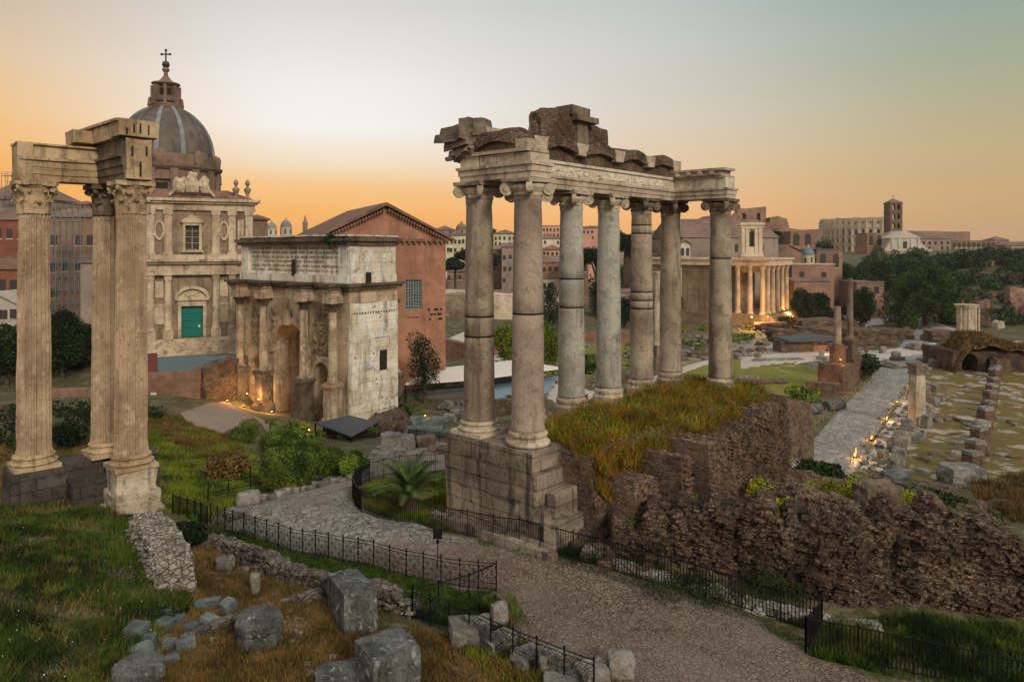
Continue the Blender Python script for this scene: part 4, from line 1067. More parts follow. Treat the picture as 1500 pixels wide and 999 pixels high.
# ---------------------------------------------------------------- triumphal arch
def text_mesh(s, size):
    cu = bpy.data.curves.new('tmp', 'FONT'); cu.body = s; cu.size = size; cu.extrude = 0.02; cu.align_x = 'CENTER'; cu.resolution_u = 1
    o = bpy.data.objects.new('tmp', cu); C.objects.link(o)
    me = bpy.data.meshes.new_from_object(o.evaluated_get(bpy.context.evaluated_depsgraph_get()))
    C.objects.unlink(o); bpy.data.objects.remove(o)
    v = [q.co.copy() for q in me.vertices]; f = [tuple(p.vertices) for p in me.polygons]
    bpy.data.meshes.remove(me)
    return v, f
def triumphal_arch():
    U = Vector((0.785,-0.62,0)); Cn = Vector((-19.3,85.0,0)); Wd, Dp = 23.0, 7.6
    fr = Fr(Cn - U*Wd, U); zg = 0.3; base = fr.p(Wd/2, 0.9, -Dp/2)
    t = thing('triumphal_arch', base, 'weathered triple triumphal arch with an inscribed attic and columns on pedestals', 'arch')
    zi, za, zt = 15.6, 18.1, 23.4         # top of columns, top of entablature, top of attic
    b = MB()
    ops = [(Wd/2-3.4, Wd/2+3.4, zg, 12.6, True), (Wd/2-8.05, Wd/2-5.15, zg, 8.2, True), (Wd/2+5.15, Wd/2+8.05, zg, 8.2, True)]
    fr.wall(b, 0, Wd, zg, zi, -Dp, 0, ops)
    b.build('pier_wall', MAT['arch'], t)
    s = MB()                                            # pale facing on the short side: courses of blocks, some proud
    R = random.Random(4); z = zg
    while z < zi - 0.2:
        hh = min(R.uniform(1.0, 1.5), zi - z); n = -Dp
        while n < -0.05:
            w_ = min(R.uniform(1.2, 3.2), -n); j = R.uniform(0.0, 0.10)
            if R.random() < 0.06: j = -0.25
            fr.box(s, Wd+0.002, Wd + 0.28 + j*.6, z, z + hh - 0.008, n, n + w_ - 0.008); n += w_
        z += hh
    bm_sub(s, 1); s.jitter(0.06, 0.7, 2); o = s.build('side_facing', MAT['arch_side'], t); o['label'] = 'pale marble blocks of the short side'
    for u0, u1, z1, r in ((Wd/2-3.4, Wd/2+3.4, 12.6, 0.75), (Wd/2-8.05, Wd/2-5.15, 8.2, 0.4), (Wd/2+5.15, Wd/2+8.05, 8.2, 0.4)):
        c = (u0+u1)/2; rr = (u1-u0)/2; zs = z1-rr
        arcp = [(c-(rr+.002)*math.cos(a), zs+(rr+.002)*math.sin(a)) for a in np.linspace(0, math.pi, 17)]
        out = [(c-(rr+r)*math.cos(a), zs+(rr+r)*math.sin(a)) for a in np.linspace(0, math.pi, 17)]
        q = MB()
        for i in range(16): fr.poly(q, [arcp[i], arcp[i+1], out[i+1], out[i]], 0.003, 0.22)
        q.jitter(0.04, 1.0, 2); q.build('archivolt', MAT['arch'], t)
        for a, bb in ((u0-1.0, u0+.15), (u1-.15, u1+1.0)): q = MB(); fr.box(q, a, bb, zs-0.55, zs-.02, 0.003, 0.3); q.build('impost', MAT['arch'], t)
    q = MB(); fr.box(q, Wd/2-.45, Wd/2+.45, 12.4, 14.2, 0.23, 0.75); q.jitter(0.04, 1.0, 2); q.build('keystone', MAT['arch'], t)
    for u0, u1 in ((3.2, 6.6-.4), (Wd-6.2, Wd-3.2)):
        rel = MB(); fr.relief(rel, u0-.2, u1+.2, 9.0, 14.4, 0.02, 0.42, 0.16, 1.5, int(u0)); rel.build('relief_panel', MAT['arch_relief'], t)
    for u0, u1, z0, z1 in ((7.4,8.6,9.6,14.6),(14.4,15.6,9.6,14.6)): rel = MB(); fr.relief(rel, u0, u1, z0, z1, 0.02, 0.35, 0.16, 1.7, int(u0)); rel.build('relief_panel', MAT['arch_relief'], t)
    for a in (3.0, Wd-6.6): rel = MB(); fr.relief(rel, a, a+3.6, 14.5, 15.5, 0.02, 0.25, 0.14, 3.0, 3); rel.build('relief_panel', MAT['arch_relief'], t)
    # entablature with projections over the columns
    e = MB(); cols = (1.55, 7.15, Wd-7.15, Wd-1.55)
    def ent(u0, u1, n0, n1, mb):
        fr.box(mb, u0, u1, zi, zi+.7, n0, n1); fr.box(mb, u0+.04, u1-.04, zi+.7, zi+1.35, n0, n1-.04)
        fr.box(mb, u0-.12, u1+.12, zi+1.35, zi+1.6, n0, n1+.12)
    ent(0, Wd+.3, -Dp, 0.05, e)
    for c in cols: ent(c-.75, c+.75, 0.06, 1.95, e)
    e.jitter(0.06, 0.8, 3); e.build('entablature', MAT['arch'], t)
    e = MB()
    fr.box(e, -0.5, Wd+.75, zi+1.6, zi+2.0, -Dp-.4, 0.55); fr.box(e, -0.75, Wd+1.0, zi+2.0, zi+2.3, -Dp-.7, 0.85); 
    for c in cols: fr.box(e, c-1.1, c+1.1, zi+1.603, zi+2.0, 0.555, 2.25); fr.box(e, c-1.35, c+1.35, zi+2.003, zi+2.32, 0.855, 2.55)
    for k in range(58): fr.box(e, -0.3+k*0.41, -0.08+k*0.41, zi+1.40, zi+1.597, 0.06, 0.34)
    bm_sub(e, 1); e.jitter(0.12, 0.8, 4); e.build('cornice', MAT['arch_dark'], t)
    a = MB()
    fr.box(a, 0.2, Wd+.1, za-.2, za+.75, -Dp, 0.2); fr.box(a, 0.6, Wd-.4, za+.75, zt-.9, -Dp+.4, -0.35)
    for u0, u1 in ((0.25,1.9),(Wd-1.9,Wd)): fr.box(a, u0, u1, za+.75, zt-.9, -Dp+.1, 0.0)
    for n_ in (-Dp+.15, -Dp/2-.9, -1.9): fr.box(a, Wd-.395, Wd+.02, za+.75, zt-.9, n_, n_+1.6)
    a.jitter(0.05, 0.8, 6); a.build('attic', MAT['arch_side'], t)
    a = MB(); fr.box(a, -0.1, Wd+.35, zt-.9, zt-.45, -Dp-.1, 0.35); fr.box(a, -0.4, Wd+.7, zt-.45, zt-.1, -Dp-.4, 0.65); fr.box(a, 0.2, Wd+.3, zt-.1, zt+.2, -Dp, 0.2)
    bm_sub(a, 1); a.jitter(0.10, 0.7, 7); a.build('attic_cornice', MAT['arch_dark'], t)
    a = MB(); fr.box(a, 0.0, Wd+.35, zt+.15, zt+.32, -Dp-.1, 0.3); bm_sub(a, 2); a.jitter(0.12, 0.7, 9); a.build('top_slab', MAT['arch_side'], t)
    ins = MB()
    lines = ['IMP · CAES · LVCIO · SEPTIMIO · M · FIL · SEVERO · PIO · PERTINACI · AVG · PATRI · PATRIAE · PARTHICO · ARABICO · ET', 'PARTHICO · ADIABENICO · PONTIFIC · MAXIMO · TRIBVNIC · POTEST · XI · IMP · XI · COS · III · PROCOS · ET',
             'IMP · CAES · M · AVRELIO · L · FIL · ANTONINO · AVG · PIO · FELICI · TRIBVNIC · POTEST · VI · COS · PROCOS · P · P', 'OPTIMIS · FORTISSIMISQVE · PRINCIPIBVS',
             'OB · REM · PVBLICAM · RESTITVTAM · IMPERIVMQVE · POPVLI · ROMANI · PROPAGATVM', 'INSIGNIBVS · VIRTVTIBVS · EORVM · DOMI · FORISQVE · S · P · Q · R']
    for i, s_ in enumerate(lines):
        v, f = text_mesh(s_, 0.72)
        wx = max(q.x for q in v) - min(q.x for q in v); k = min(1.0, 18.4 / wx)
        if i in (3,): k *= 0.98
        ins.add([fr.p(Wd/2 + q.x*k, za + 3.85 - i*0.56 + q.y*0.62, -0.33 + q.z) for q in v], f)
    ins.build('inscription', MAT['arch_relief'], t, fix=False)
    h = MB(); fr.box(h, Wd/2+.6, Wd/2+1.2, za+.5, za+2.6, 0.0, 0.22); h.build('attic_door', MAT['shadow_in'], t)
    h = MB(); fr.box(h, Wd+.26, Wd+.42, za-.6, za+1.1, -3.2, -2.5); fr.box(h, Wd+.30, Wd+.42, 7.2, 9.6, -5.7, -4.6); h.build('wall_hole', MAT['shadow_in'], t)
    h = MB(); R = random.Random(2)
    for i in range(16): fr.box(h, Wd+.33, Wd+.41, 14.25 + R.uniform(-.05,.05), 14.42, -7+i*0.42, -6.86+i*0.42)
    for i in range(9):
        n_, z = R.uniform(-7.2,-.5), R.uniform(2, 15); fr.box(h, Wd+.33, Wd+.41, z, z+.14, n_, n_+.14)
    h.build('putlog_hole', MAT['shadow_in'], t)
    # columns on pedestals, front and (the near end) rear
    for i, (c, n_) in enumerate([(c, 1.05) for c in cols] + [(Wd-1.55, -Dp-1.05), (Wd-7.15, -Dp-1.05)]):
        zp = 6.2; p0 = fr.p(c, zg, n_); yaw = math.atan2(U.y, U.x)
        mb = MB(); L = zi - zp - 0.5 - 1.05
        mb.lathe(fr.p(c, zp+.5, n_), shaft_prof(0.52, 0.45, L, 12), flute=20, depth=0.05, wob=0.05, seed=i)
        sh = mb.build('column', MAT['arch'], t)
        k = MB(); corinthian(k, fr.p(c, zi-1.05, n_), 0.46, 1.05, yaw, i); k.jitter(0.07, 2.0, i); k.build('capital', MAT['arch_dark'], sh)
        k = MB(); attic_base(k, fr.p(c, zp, n_), 0.52, 0.5, yaw); k.build('column_base', MAT['arch'], sh)
        k = MB()
        k.box(p0, (2.2,2.2,1.5), yaw, 0.98); k.box(p0+Vector((0,0,1.5)), (1.95,1.95,.35), yaw, 0.88); k.box(p0+Vector((0,0,1.85)), (1.55,1.55,zp-zg-2.5), yaw); k.box(p0+Vector((0,0,zp-zg-.65)), (1.75,1.75,.3), yaw, 1.14); k.box(p0+Vector((0,0,zp-zg-.35)), (2.05,2.05,.35), yaw, 0.92)
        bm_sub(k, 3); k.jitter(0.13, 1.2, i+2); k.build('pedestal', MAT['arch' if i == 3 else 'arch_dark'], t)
    g = rock_mb((1.0,0.6,0.9), 3, 0.2, 5, 0.2); pp = fr.p(Wd-2.5, zt-.3, 0.4); g.v = [tuple(pp + Vector(v)) for v in g.v]
    rng = np.random.default_rng(3); P = np.array(pp) + rng.normal(0, [0.5,0.4,0.4], (260,3)); v, f = quads(P, 0.2, rng)
    link_mesh('foliage', np_mesh('foliage', v, f), MAT['creeper'], t)
    return fr
ARC = triumphal_arch()

# ---------------------------------------------------------------- domed church
def church():
    U = Vector((0.906,0.423,0)); R_ = Vector((-42.8,120.0,0)); Wd = 19.0
    fr = Fr(R_ - U*Wd, U); z0, z1, z2 = 7.9, 20.4, 30.1; m = Wd/2
    t = thing('domed_church', fr.p(m, 7.6, -6), 'pale two-storey baroque church with green door and ribbed dome', 'church')
    w_ = MB()
    fr.wall(w_, 0, Wd, z0, z1, -1.2, 0, [(m-1.6, m+1.6, z0, 12.9, False)]); fr.wall(w_, 0.3, Wd-.3, z1, z2, -1.2, 0, [(m-1.0, m+1.0, z1+1.6, z1+5.4, False)])
    fr.box(w_, 0.3, Wd-.3, z0, z2-.6, -22, -1.203)
    w_.build('wall', MAT['church_recess'], t)
    k = MB()
    for zc, pr in ((z1-2.3, .3), (z1-1.9, .2), (z1-.6, .7), (z1-.3, 1.0)): pass
    fr.box(k, -.2, Wd+.2, z1-2.5, z1-1.9, -1.2, .45); fr.box(k, -.15, Wd+.15, z1-1.9, z1-.75, -1.2, .38); fr.box(k, -.5, Wd+.5, z1-.75, z1-.4, -1.2, .9); fr.box(k, -.8, Wd+.8, z1-.4, z1, -1.2, 1.3)
    fr.box(k, 2.6, Wd-2.6, z1-2.5, z1-1.9, .45, .9); fr.box(k, 2.7, Wd-2.7, z1-1.9, z1-.75, .38, .8); fr.box(k, 2.3, Wd-2.3, z1-.75, z1-.4, .9, 1.35); fr.box(k, 2.0, Wd-2.0, z1-.4, z1, 1.3, 1.75)
    fr.box(k, -.1, Wd+.1, z2-1.9, z2-1.5, -1.2, .4); fr.box(k, -.05, Wd+.05, z2-1.5, z2-.8, -1.2, .3); fr.box(k, -.4, Wd+.4, z2-.8, z2-.45, -1.2, .8); fr.box(k, -.8, Wd+.8, z2-.45, z2, -22, 1.2)
    fr.box(k, 0, Wd, z1, z1+.7, -1.2, .35)
    k.build('cornice', MAT['church'], t)
    # lower order: round columns, upper order: pilasters
    for u_ in (0.9, 3.5, 6.0, Wd-6.0, Wd-3.5, Wd-.9):
        c = MB(); q = fr.p(u_, z0, .45); inner = u_ not in (0.9, Wd-.9)
        fr.box(c, u_-.75, u_+.75, z0-1.2, z0+1.2, 0.003, 1.05)
        if inner:
            c.lathe(q + Vector((0,0,1.2)), [(.72,0),(.74,.2),(.6,.4),(.58,.6),(.56,4),(.50,z1-z0-4.6),(.56,z1-z0-4.55),(.62,z1-z0-3.9),(.8,z1-z0-3.72),(.8,z1-z0-3.703)], 20)
        else: fr.box(c, u_-.6, u_+.6, z0+1.2, z1-2.503, 0.003, .35)
        c.build('column', MAT['church'], t)
    for u_ in (0.9, 3.5, 6.0, Wd-6.0, Wd-3.5, Wd-.9):
        c = MB(); fr.box(c, u_-.55, u_+.55, z1+.7, z2-2.6, 0.003, .28); fr.box(c, u_-.7, u_+.7, z2-2.6, z2-1.903, 0.003, .4); fr.box(c, u_-.7, u_+.7, z1+.7, z1+1.1, .28, .4)
        c.build('pilaster', MAT['church'], t)
    c = MB()                                            # niches, panels and ovals between the columns
    for u_ in (4.75, Wd-4.75):
        fr.box(c, u_-.7, u_+.7, z0+2.2, z0+5.0, .003, .2); fr.box(c, u_-.85, u_+.85, z0+5.0, z0+5.4, .003, .32)
        fr.box(c, u_-.6, u_+.6, z0+6.4, z0+9.0, .003, .14)
        for s in (0,): 
            ps = [(u_+.75*math.cos(a), z1+4.6+1.6*math.sin(a)) for a in np.linspace(0, 2*math.pi, 17)[:-1]]; pi_ = [(u_+.5*math.cos(a), z1+4.6+1.2*math.sin(a)) for a in np.linspace(0, 2*math.pi, 17)[:-1]]
            for i in range(16): fr.poly(c, [ps[i], ps[(i+1) % 16], pi_[(i+1) % 16], pi_[i]], .003, .3)
    for u_ in (2.2, Wd-2.2):
        fr.box(c, u_-.45, u_+.45, z0+2.2, z0+5.0, .003, .16); fr.box(c, u_-.45, u_+.45, z1+1.6, z1+6.4, .003, .12)
    c.build('wall_panel', MAT['church'], t)
    d = MB()
    fr.box(d, m-2.1, m-1.6, z0, z0+5.4, .003, .4); fr.box(d, m+1.6, m+2.1, z0, z0+5.4, .003, .4); fr.box(d, m-1.6, m+1.6, z0+5.0, z0+5.4, .003, .4); fr.box(d, m-2.5, m+2.5, z0+5.9, z0+6.3, .003, .8)
    fr.box(d, m-2.2, m+2.2, z0+5.4, z0+5.9, .003, .45)
    N = 12; arc = [(m-2.6*math.cos(a), z0+6.3+1.9*math.sin(a)) for a in np.linspace(0, math.pi, N+1)]; arc2 = [(m-2.1*math.cos(a), z0+6.3+1.45*math.sin(a)) for a in np.linspace(0, math.pi, N+1)]
    for i in range(N): fr.poly(d, [arc2[i], arc2[i+1], arc[i+1], arc[i]], .003, .8)
    fr.poly(d, arc2, .003, .2); fr.relief(d, m-1.2, m+1.2, z0+6.4, z0+7.4, .22, .3, .15, 2.5)
    d.build('door_frame', MAT['church'], t)
    d = MB(); fr.box(d, m-1.6, m+1.6, z0, z0+5.0, -.5, -.35)
    for i in range(2):
        for j in range(4): fr.box(d, m-1.35+i*1.5, m-.15+i*1.5, z0+.3+j*1.15, z0+1.2+j*1.15, -.35, -.25)
    dr = d.build('door', MAT['green_door'], t)
    n = MB(); fr.box(n, m+.9, m+1.2, z0+1.5, z0+1.9, -.25, -.22); n.build('notice', MAT['white'], dr)
    w_ = MB(); fr.box(w_, m-1.0, m+1.0, z1+1.6, z1+5.4, -.5, -.4); win = w_.build('window', MAT['glass'], t)
    f = MB(); fr.box(f, m-1.4, m-1.0, z1+1.2, z1+5.8, .003, .35); fr.box(f, m+1.0, m+1.4, z1+1.2, z1+5.8, .003, .35); fr.box(f, m-1.0, m+1.0, z1+5.4, z1+5.8, .003, .35); fr.box(f, m-1.7, m+1.7, z1+5.8, z1+6.1, .003, .6); fr.box(f, m-1.6, m+1.6, z1+1.1, z1+1.45, .35, .6)
    fr.poly(f, [(m-1.8,z1+6.1),(m+1.8,z1+6.1),(m,z1+7.2)], .003, .5)
    for i in range(1, 4): fr.box(f, m-1.0, m+1.0, z1+1.6+i*.95, z1+1.66+i*.95, -.4, -.3)
    fr.box(f, m-.05, m+.05, z1+1.6, z1+5.4, -.398, -.29); f.build('frame', MAT['church'], win)
    # roof, coat of arms, urns
    r = MB(); fr.hp = None
    r.hexa([fr.p(0,z2,.6), fr.p(Wd,z2,.6), fr.p(Wd,z2,-21), fr.p(0,z2,-21)], [fr.p(4,z2+1.6,-2), fr.p(Wd-4,z2+1.6,-2), fr.p(Wd-4,z2+1.6,-19), fr.p(4,z2+1.6,-19)]); r.build('roof', MAT['rooftile'], t)
    a = MB(); fr.poly(a, [(m-.9,z2+1.0),(m+.9,z2+1.0),(m+1.0,z2+2.6),(m+.5,z2+3.4),(m-.5,z2+3.4),(m-1.0,z2+2.6)], .2, .8)
    for s in (-1,1):
        N = 8; ar = [(m+s*(3.4-2.4*i/N), z2+.1+1.9*math.sin(i/N*1.4)) for i in range(N+1)]
        for i in range(N): fr.poly(a, [ar[i], ar[i+1], (ar[i+1][0], ar[i+1][1]+.6), (ar[i][0], ar[i][1]+.6)], .1, .7)
        q = rock_mb((1.5,.9,2.6), 3+s, .2, 8, .25); pp = fr.p(m+s*1.8, z2+.9, .4); a.add([pp + Vector(v) for v in q.v], q.f)
    q = rock_mb((1.2,.8,1.2), 8, .2, 6, .25); a.add([fr.p(m, z2+3.0, .4) + Vector(v) for v in q.v], q.f)
    a.build('coat_of_arms', MAT['church'], t)
    for u_ in (Wd-2.9, Wd-1.1):
        q = MB(); q.lathe(fr.p(u_, z2, -.2), [(.45,0),(.5,.3),(.3,.5),(.25,.9),(.55,1.5),(.6,1.8),(.25,2.1),(.18,2.3),(.42,2.7),(.3,3.1),(.05,3.4)], 12); q.build('urn', MAT['church_recess'], t)
    # drum and dome
    c = Vector(((243-CX)/F*138, 138, 0)); N = 64
    d = MB(); d.lathe(c, [(9.2,24),(9.2,36.4),(9.5,36.5),(10.0,37.0),(10.1,37.4),(9.1,37.5),(9.1,39.4)], N)
    for k_ in range(16):
        a_ = math.radians(-90 + 11.25 + 22.5*k_); v = Vector((math.cos(a_), math.sin(a_), 0))
        d.box(c + v*9.3 + Vector((0,0,28)), (1.0,1.3,8.6), a_)
    for k_ in range(8):
        a_ = math.radians(-70 + 45*k_); v = Vector((math.cos(a_), math.sin(a_), 0)); s_ = Vector((-v.y, v.x, 0))
        p_ = c + v*9.35; 
        d.add([p_+s_*q+Vector((0,0,z)) + v*o for o in (0,.5) for q, z in ((-2,34.6),(2,34.6),(0,36.2))], [(0,1,2),(3,5,4),(0,3,4,1),(1,4,5,2),(2,5,3,0)])
        q = rock_mb((2.6,1.4,2.8), k_, .3, 6, .1); d.add([c + v*9.0 + Vector((0,0,37.4)) + Matrix.Rotation(a_+math.pi/2, 3, 'Z') @ Vector(x_) for x_ in q.v], q.f)
    dm = d.build('drum', MAT['drum'], t)
    wv = MB()
    for k_ in range(8):
        a_ = math.radians(-70 + 45*k_); v = Vector((math.cos(a_), math.sin(a_), 0)); wv.box(c + v*9.15 + Vector((0,0,30)), (.5,2.4,4.0), a_)
    wv.build('window', MAT['shadow_in'], dm)
    pr = [(8.45*math.cos(a), 39.0 + 10.3*math.sin(a)) for a in np.linspace(0, 1.33, 12)]
    d = MB(); d.lathe(c, pr, N); do = d.build('dome', MAT['lead'], t, smooth=True)
    for k_ in range(12):
        a_ = math.radians(-90 + 15 + 30*k_); v = Vector((math.cos(a_), math.sin(a_), 0)); s_ = Vector((-v.y, v.x, 0)); q = MB(); vs = []
        for r_, z in pr:
            for s in (-.42, .42):
                for o in (-.1, .32): vs.append(c + v*(r_+o) + s_*s*(0.45 + .55*r_/8.45) + Vector((0,0,z + o*.3)))
        fs = []
        for i in range(len(pr)-1):
            b_ = i*4; fs += [(b_+1, b_+3, b_+7, b_+5), (b_, b_+1, b_+5, b_+4), (b_+3, b_+2, b_+6, b_+7)]
        q.add(vs, fs); q.build('rib', MAT['lead_pale' if k_ % 3 != 2 else 'lead'], do)
    LZ = lambda z: 49 + (z-49)*.70
    l = MB(); l.lathe(c, [(r_*.95, LZ(z)) for r_, z in [(3.2,48.6),(3.3,49.3),(2.5,49.5),(2.3,50.2),(2.7,50.4),(2.9,51.2),(2.3,51.6),(1.75,51.9),(1.7,54.6),(2.3,54.9),(2.7,55.3),(2.6,55.6),(1.5,56.0),(1.0,56.6),(.45,57.6),(.35,58.6),(.5,58.8),(.75,59.3),(.5,59.9),(.25,60.0)]], 24)
    for k_ in range(8):
        a_ = math.radians(22.5+45*k_); v = Vector((math.cos(a_), math.sin(a_), 0)); l.box(c + v*2.1 + Vector((0,0,LZ(51.6))), (1.1,.5,2.2), a_); l.box(c + v*2.5 + Vector((0,0,LZ(49.3))), (1.4,.6,1.6), a_, .7)
    lo = l.build('lantern', MAT['drum'], t)
    wv = MB()
    for k_ in range(8):
        a_ = math.radians(45*k_); v = Vector((math.cos(a_), math.sin(a_), 0)); wv.box(c + v*1.66 + Vector((0,0,LZ(52.2))), (.2,.6,1.3), a_)
    wv.build('window', MAT['shadow_in'], lo)
    f = MB(); f.lathe(c, [(.2,56.6),(.55,56.8),(.7,57.2),(.55,57.7),(.2,57.9)], 14)
    f.bar(c+Vector((0,0,57.8)), c+Vector((0,0,60.0)), .2); f.bar(c+Vector((-.8,0,59.2)), c+Vector((.8,0,59.2)), .2)
    for dx_, dz_ in ((-.8,59.2),(.8,59.2),(0,60.0)): f.box(c+Vector((dx_,0,dz_-.18)), (.36,.3,.36))
    f.build('cross', MAT['bronze'], t)
    # stairs
    st = MB()
    for i in range(12): fr.box(st, m-5.5-i*.35, m+5.5+i*.35, 5.2, z0 - .22*i - .004, 1.0 + (0 if i == 0 else .0), 2.5+i*.42) if i == 0 else fr.box(st, m-5.5-i*.35, m+5.5+i*.35, 5.0, z0-.22*i, 2.5+(i-1)*.42+.002, 2.5+i*.42)
    fr.box(st, -3, Wd+3, 4.0, z0-.3, -1.2, .95)
    st.build('front_steps', MAT['church'], t)
    return fr
CH = church()

# ---------------------------------------------------------------- brick senate house with a gable
def brick_hall():
    U = Vector((0.906,0.423,0)); E = Vector((-10.6,115.0,0)); Wd, Dp = 19.6, 26.0
    fr = Fr(E - U*Wd, U); ze, za = 23.7, 28.4; m = Wd/2
    t = thing('brick_hall', fr.p(m, 0, -Dp/2), 'tall plain red brick hall with a gabled tile roof behind the arch', 'building')
    b = MB()
    uw = fr.u_at(606)
    ops = [(uw-1.35, uw+1.35, 12.6, 17.2, False)]
    fr.wall(b, 0, Wd, -1.0, ze, -Dp, 0, ops); fr.poly(b, [(0,ze),(Wd,ze),(m,za)], -Dp, 0)
    b.build('wall', MAT['brick_red'], t)
    w_ = MB(); fr.box(w_, uw-1.35, uw+1.35, 12.6, 17.2, -.6, -.45); wi = w_.build('window', MAT['glass'], t)
    g = MB()
    for i in range(10):
        fr.box(g, uw-1.35, uw+1.35, 12.6+i*.46, 12.68+i*.46, -.3, -.22)
        if i < 7: fr.box(g, uw-1.3+i*.42, uw-1.22+i*.42, 12.6, 17.2, -.218, -.14)
    for i in range(5):
        for j in range(8):
            ps = fr.p(uw-1.1+i*.5, 12.9+j*.55, -.13); ring = [ps + fr.U*.2*math.cos(a) + Vector((0,0,.2*math.sin(a))) for a in np.linspace(0, 6.283, 9)]; g.tube(ring, .03, 4)
    g.build('lattice', MAT['lattice'], wi)
    r = MB(); fr.poly(r, [(-1.2,ze-.4),(m,za+.25),(Wd+1.2,ze-.4),(Wd+1.2,ze),(m,za+.75),(-1.2,ze)], -Dp-.8, .9); r.build('roof', MAT['rooftile'], t)
    c = MB(); fr.box(c, -.5, Wd+.5, ze-.5, ze-.1, .003, .5)
    for k in range(22):
        for s in (0, 1):
            a = k/22; u_ = a*m if s == 0 else Wd - a*m; z = ze-.35 + a*(za-ze) ; fr.box(c, u_-.16, u_+.16, z-.12, z+.28, .004, .8)
        fr.box(c, k*Wd/22, k*Wd/22+.35, ze-.85, ze-.503, .004, .5)
    c.build('dentil_cornice', MAT['rooftile'], t)
    h = MB(); R = random.Random(5)
    for i in range(14):
        h = MB(); u_ = fr.u_at(626+R.uniform(0, 20)); z = fr.z_at(635, 455+7*(i % 3)); fr.box(h, u_, u_+.35, z, z+.35, -.002, .03); h.build('putlog_hole', MAT['shadow_in'], t)
    for i in range(6): h = MB(); u_ = fr.u_at(597+i*3); z = fr.z_at(600, 466); fr.box(h, u_, u_+.2, z, z+.2, -.002, .03); h.build('putlog_hole', MAT['shadow_in'], t)
    s = rock_mb((5,.5,4), 4, .3, 8, .25)
    return fr
HALL = brick_hall()

# ---------------------------------------------------------------- ruined walls, piers and stones round the near temple
ORD = ['first','second','third','fourth','fifth','sixth','seventh','eighth','ninth','tenth','eleventh','twelfth','thirteenth','fourteenth','fifteenth','sixteenth','seventeenth','eighteenth','nineteenth','twentieth','twenty-first','twenty-second','twenty-third','twenty-fourth','twenty-fifth']
def wp(px, py, Y, dz=0.0):
    p = at(px, py, Y); p.z += dz; return p
def gtop(px, py, hgt):
    p = gp(px, py); p.z += hgt; return p

def wtop(px, pyc, pyt):
    p = gp(px, pyc); p.z = CAMZ - (pyt - HY) / F * p.y; return p
rough_wall('ruin_wall', 'long brown brick rubble wall behind the right hand iron fence', [wtop(895,795,770), wtop(950,802,745), wtop(1030,820,728), wtop(1110,838,742), wtop(1210,852,755), wtop(1300,862,752), wtop(1390,870,757), wtop(1450,876,772), wtop(1510,882,805), wtop(1620,890,830)],
           'core_dark', thick=1.9, rough=0.26, step=0.13, seed=3, strata=0.9, ragged=0.75, base=-0.5, stones=4200, steps=.32)
rough_wall('ruin_wall', 'low broken rubble wall on top of the slope beneath the overgrown podium', [gtop(900,765,0.9), gtop(960,768,0.8), gtop(1030,772,0.8), gtop(1090,768,0.6)], 'core_dark', thick=1.0, rough=0.25, step=0.18, seed=8, strata=0.5, stones=900)
def pier(label, u_, n_, w_, d_, ztop, seed, mat='brick_old'):
    a = SAT.p(u_ - w_/2, 0, n_); b = SAT.p(u_ + w_/2, 0, n_)
    rough_wall('brick_pier', label, [(a.x,a.y,ztop), (b.x,b.y,ztop-.1)], mat, 'brick piers against the overgrown podium', cat='pier', thick=d_, rough=0.07, step=0.14, seed=seed, base=-1.6, stones=220)
pier('broad low brick pier nearest the block podium', 2.4, 6.2, 1.7, 1.7, 12.75, 3)
pier('tall brick pier between the broad pier and the deep niche', 4.75, 6.5, 0.8, 2.1, 13.3, 5)
pier('tall brick pier on the far side of the deep niche', 7.0, 6.6, 1.0, 2.3, 13.45, 7)
q0, q1, q2, q3 = SAT.p(8.4,0,5.9), SAT.p(11,0,6.2), SAT.p(15,0,6.4), SAT.p(18.8,0,6.0)
rough_wall('ruin_wall', 'tall rubble wall holding up the far side of the overgrown podium', [(q0.x,q0.y,12.7),(q1.x,q1.y,13.0),(q2.x,q2.y,13.3),(q3.x,q3.y,13.4)], 'core', thick=1.3, rough=0.2, step=0.2, seed=13, base=-1.0, stones=2600, steps=.2, ragged=.5)
rough_wall('ruin_wall', 'short brick stub standing beyond the podium beside the street', [gtop(1138,640,4.0), gtop(1172,632,3.4)], 'brick_old', thick=2.0, rough=0.15, step=0.22, seed=15, stones=300)
rough_wall('ruin_wall', 'reddish brick pier with rounded stones at its foot beside the street', [wp(1128,590,62), wp(1172,588,66)], 'brick_old', thick=2.2, rough=0.12, step=0.25, seed=16)
rough_wall('ruin_wall', 'dark low wall crossing below the end of the street', [gtop(1085,700,0.6), gtop(1130,708,1.2), gtop(1185,716,0.9), gtop(1230,722,0.8)], 'core', thick=1.0, rough=0.2, step=0.2, seed=17, strata=0.6)
rough_wall('retaining_wall', 'long low stone wall along the near edge of the basilica floor', [wp(1172,682,62), wp(1235,696,61), wp(1300,703,60.5), wp(1360,709,60), wp(1428,716,59.5)], 'drystone_dark', thick=0.9, rough=0.14, step=0.2, seed=19, base=-1.2, ragged=0.3, stones=700, ssize=(.2,.6))
rough_wall('ruin_wall', 'dark broken wall at the right edge behind the long rubble wall', [wp(1420,738,44), wp(1470,735,45), wp(1540,745,46), wp(1600,750,46)], 'core_dark', thick=1.4, rough=0.22, step=0.25, seed=21, base=-1.5)
rough_wall('ruin_wall', 'crumbling stone ledge with yellow weeds below the basilica wall', [gtop(1110,742,0.7), gtop(1180,750,1.1), gtop(1240,752,0.8)], 'core', thick=1.6, rough=0.25, step=0.2, seed=22, strata=0.8, stones=800)
rock('stone_block', 'large rounded grey stone block on the ruins behind the long rubble wall', 1283, 752, (2.1,1.4,1.75), 0.2, mat='rock_brown', blocky=0.6, n=10, cat='stone block')
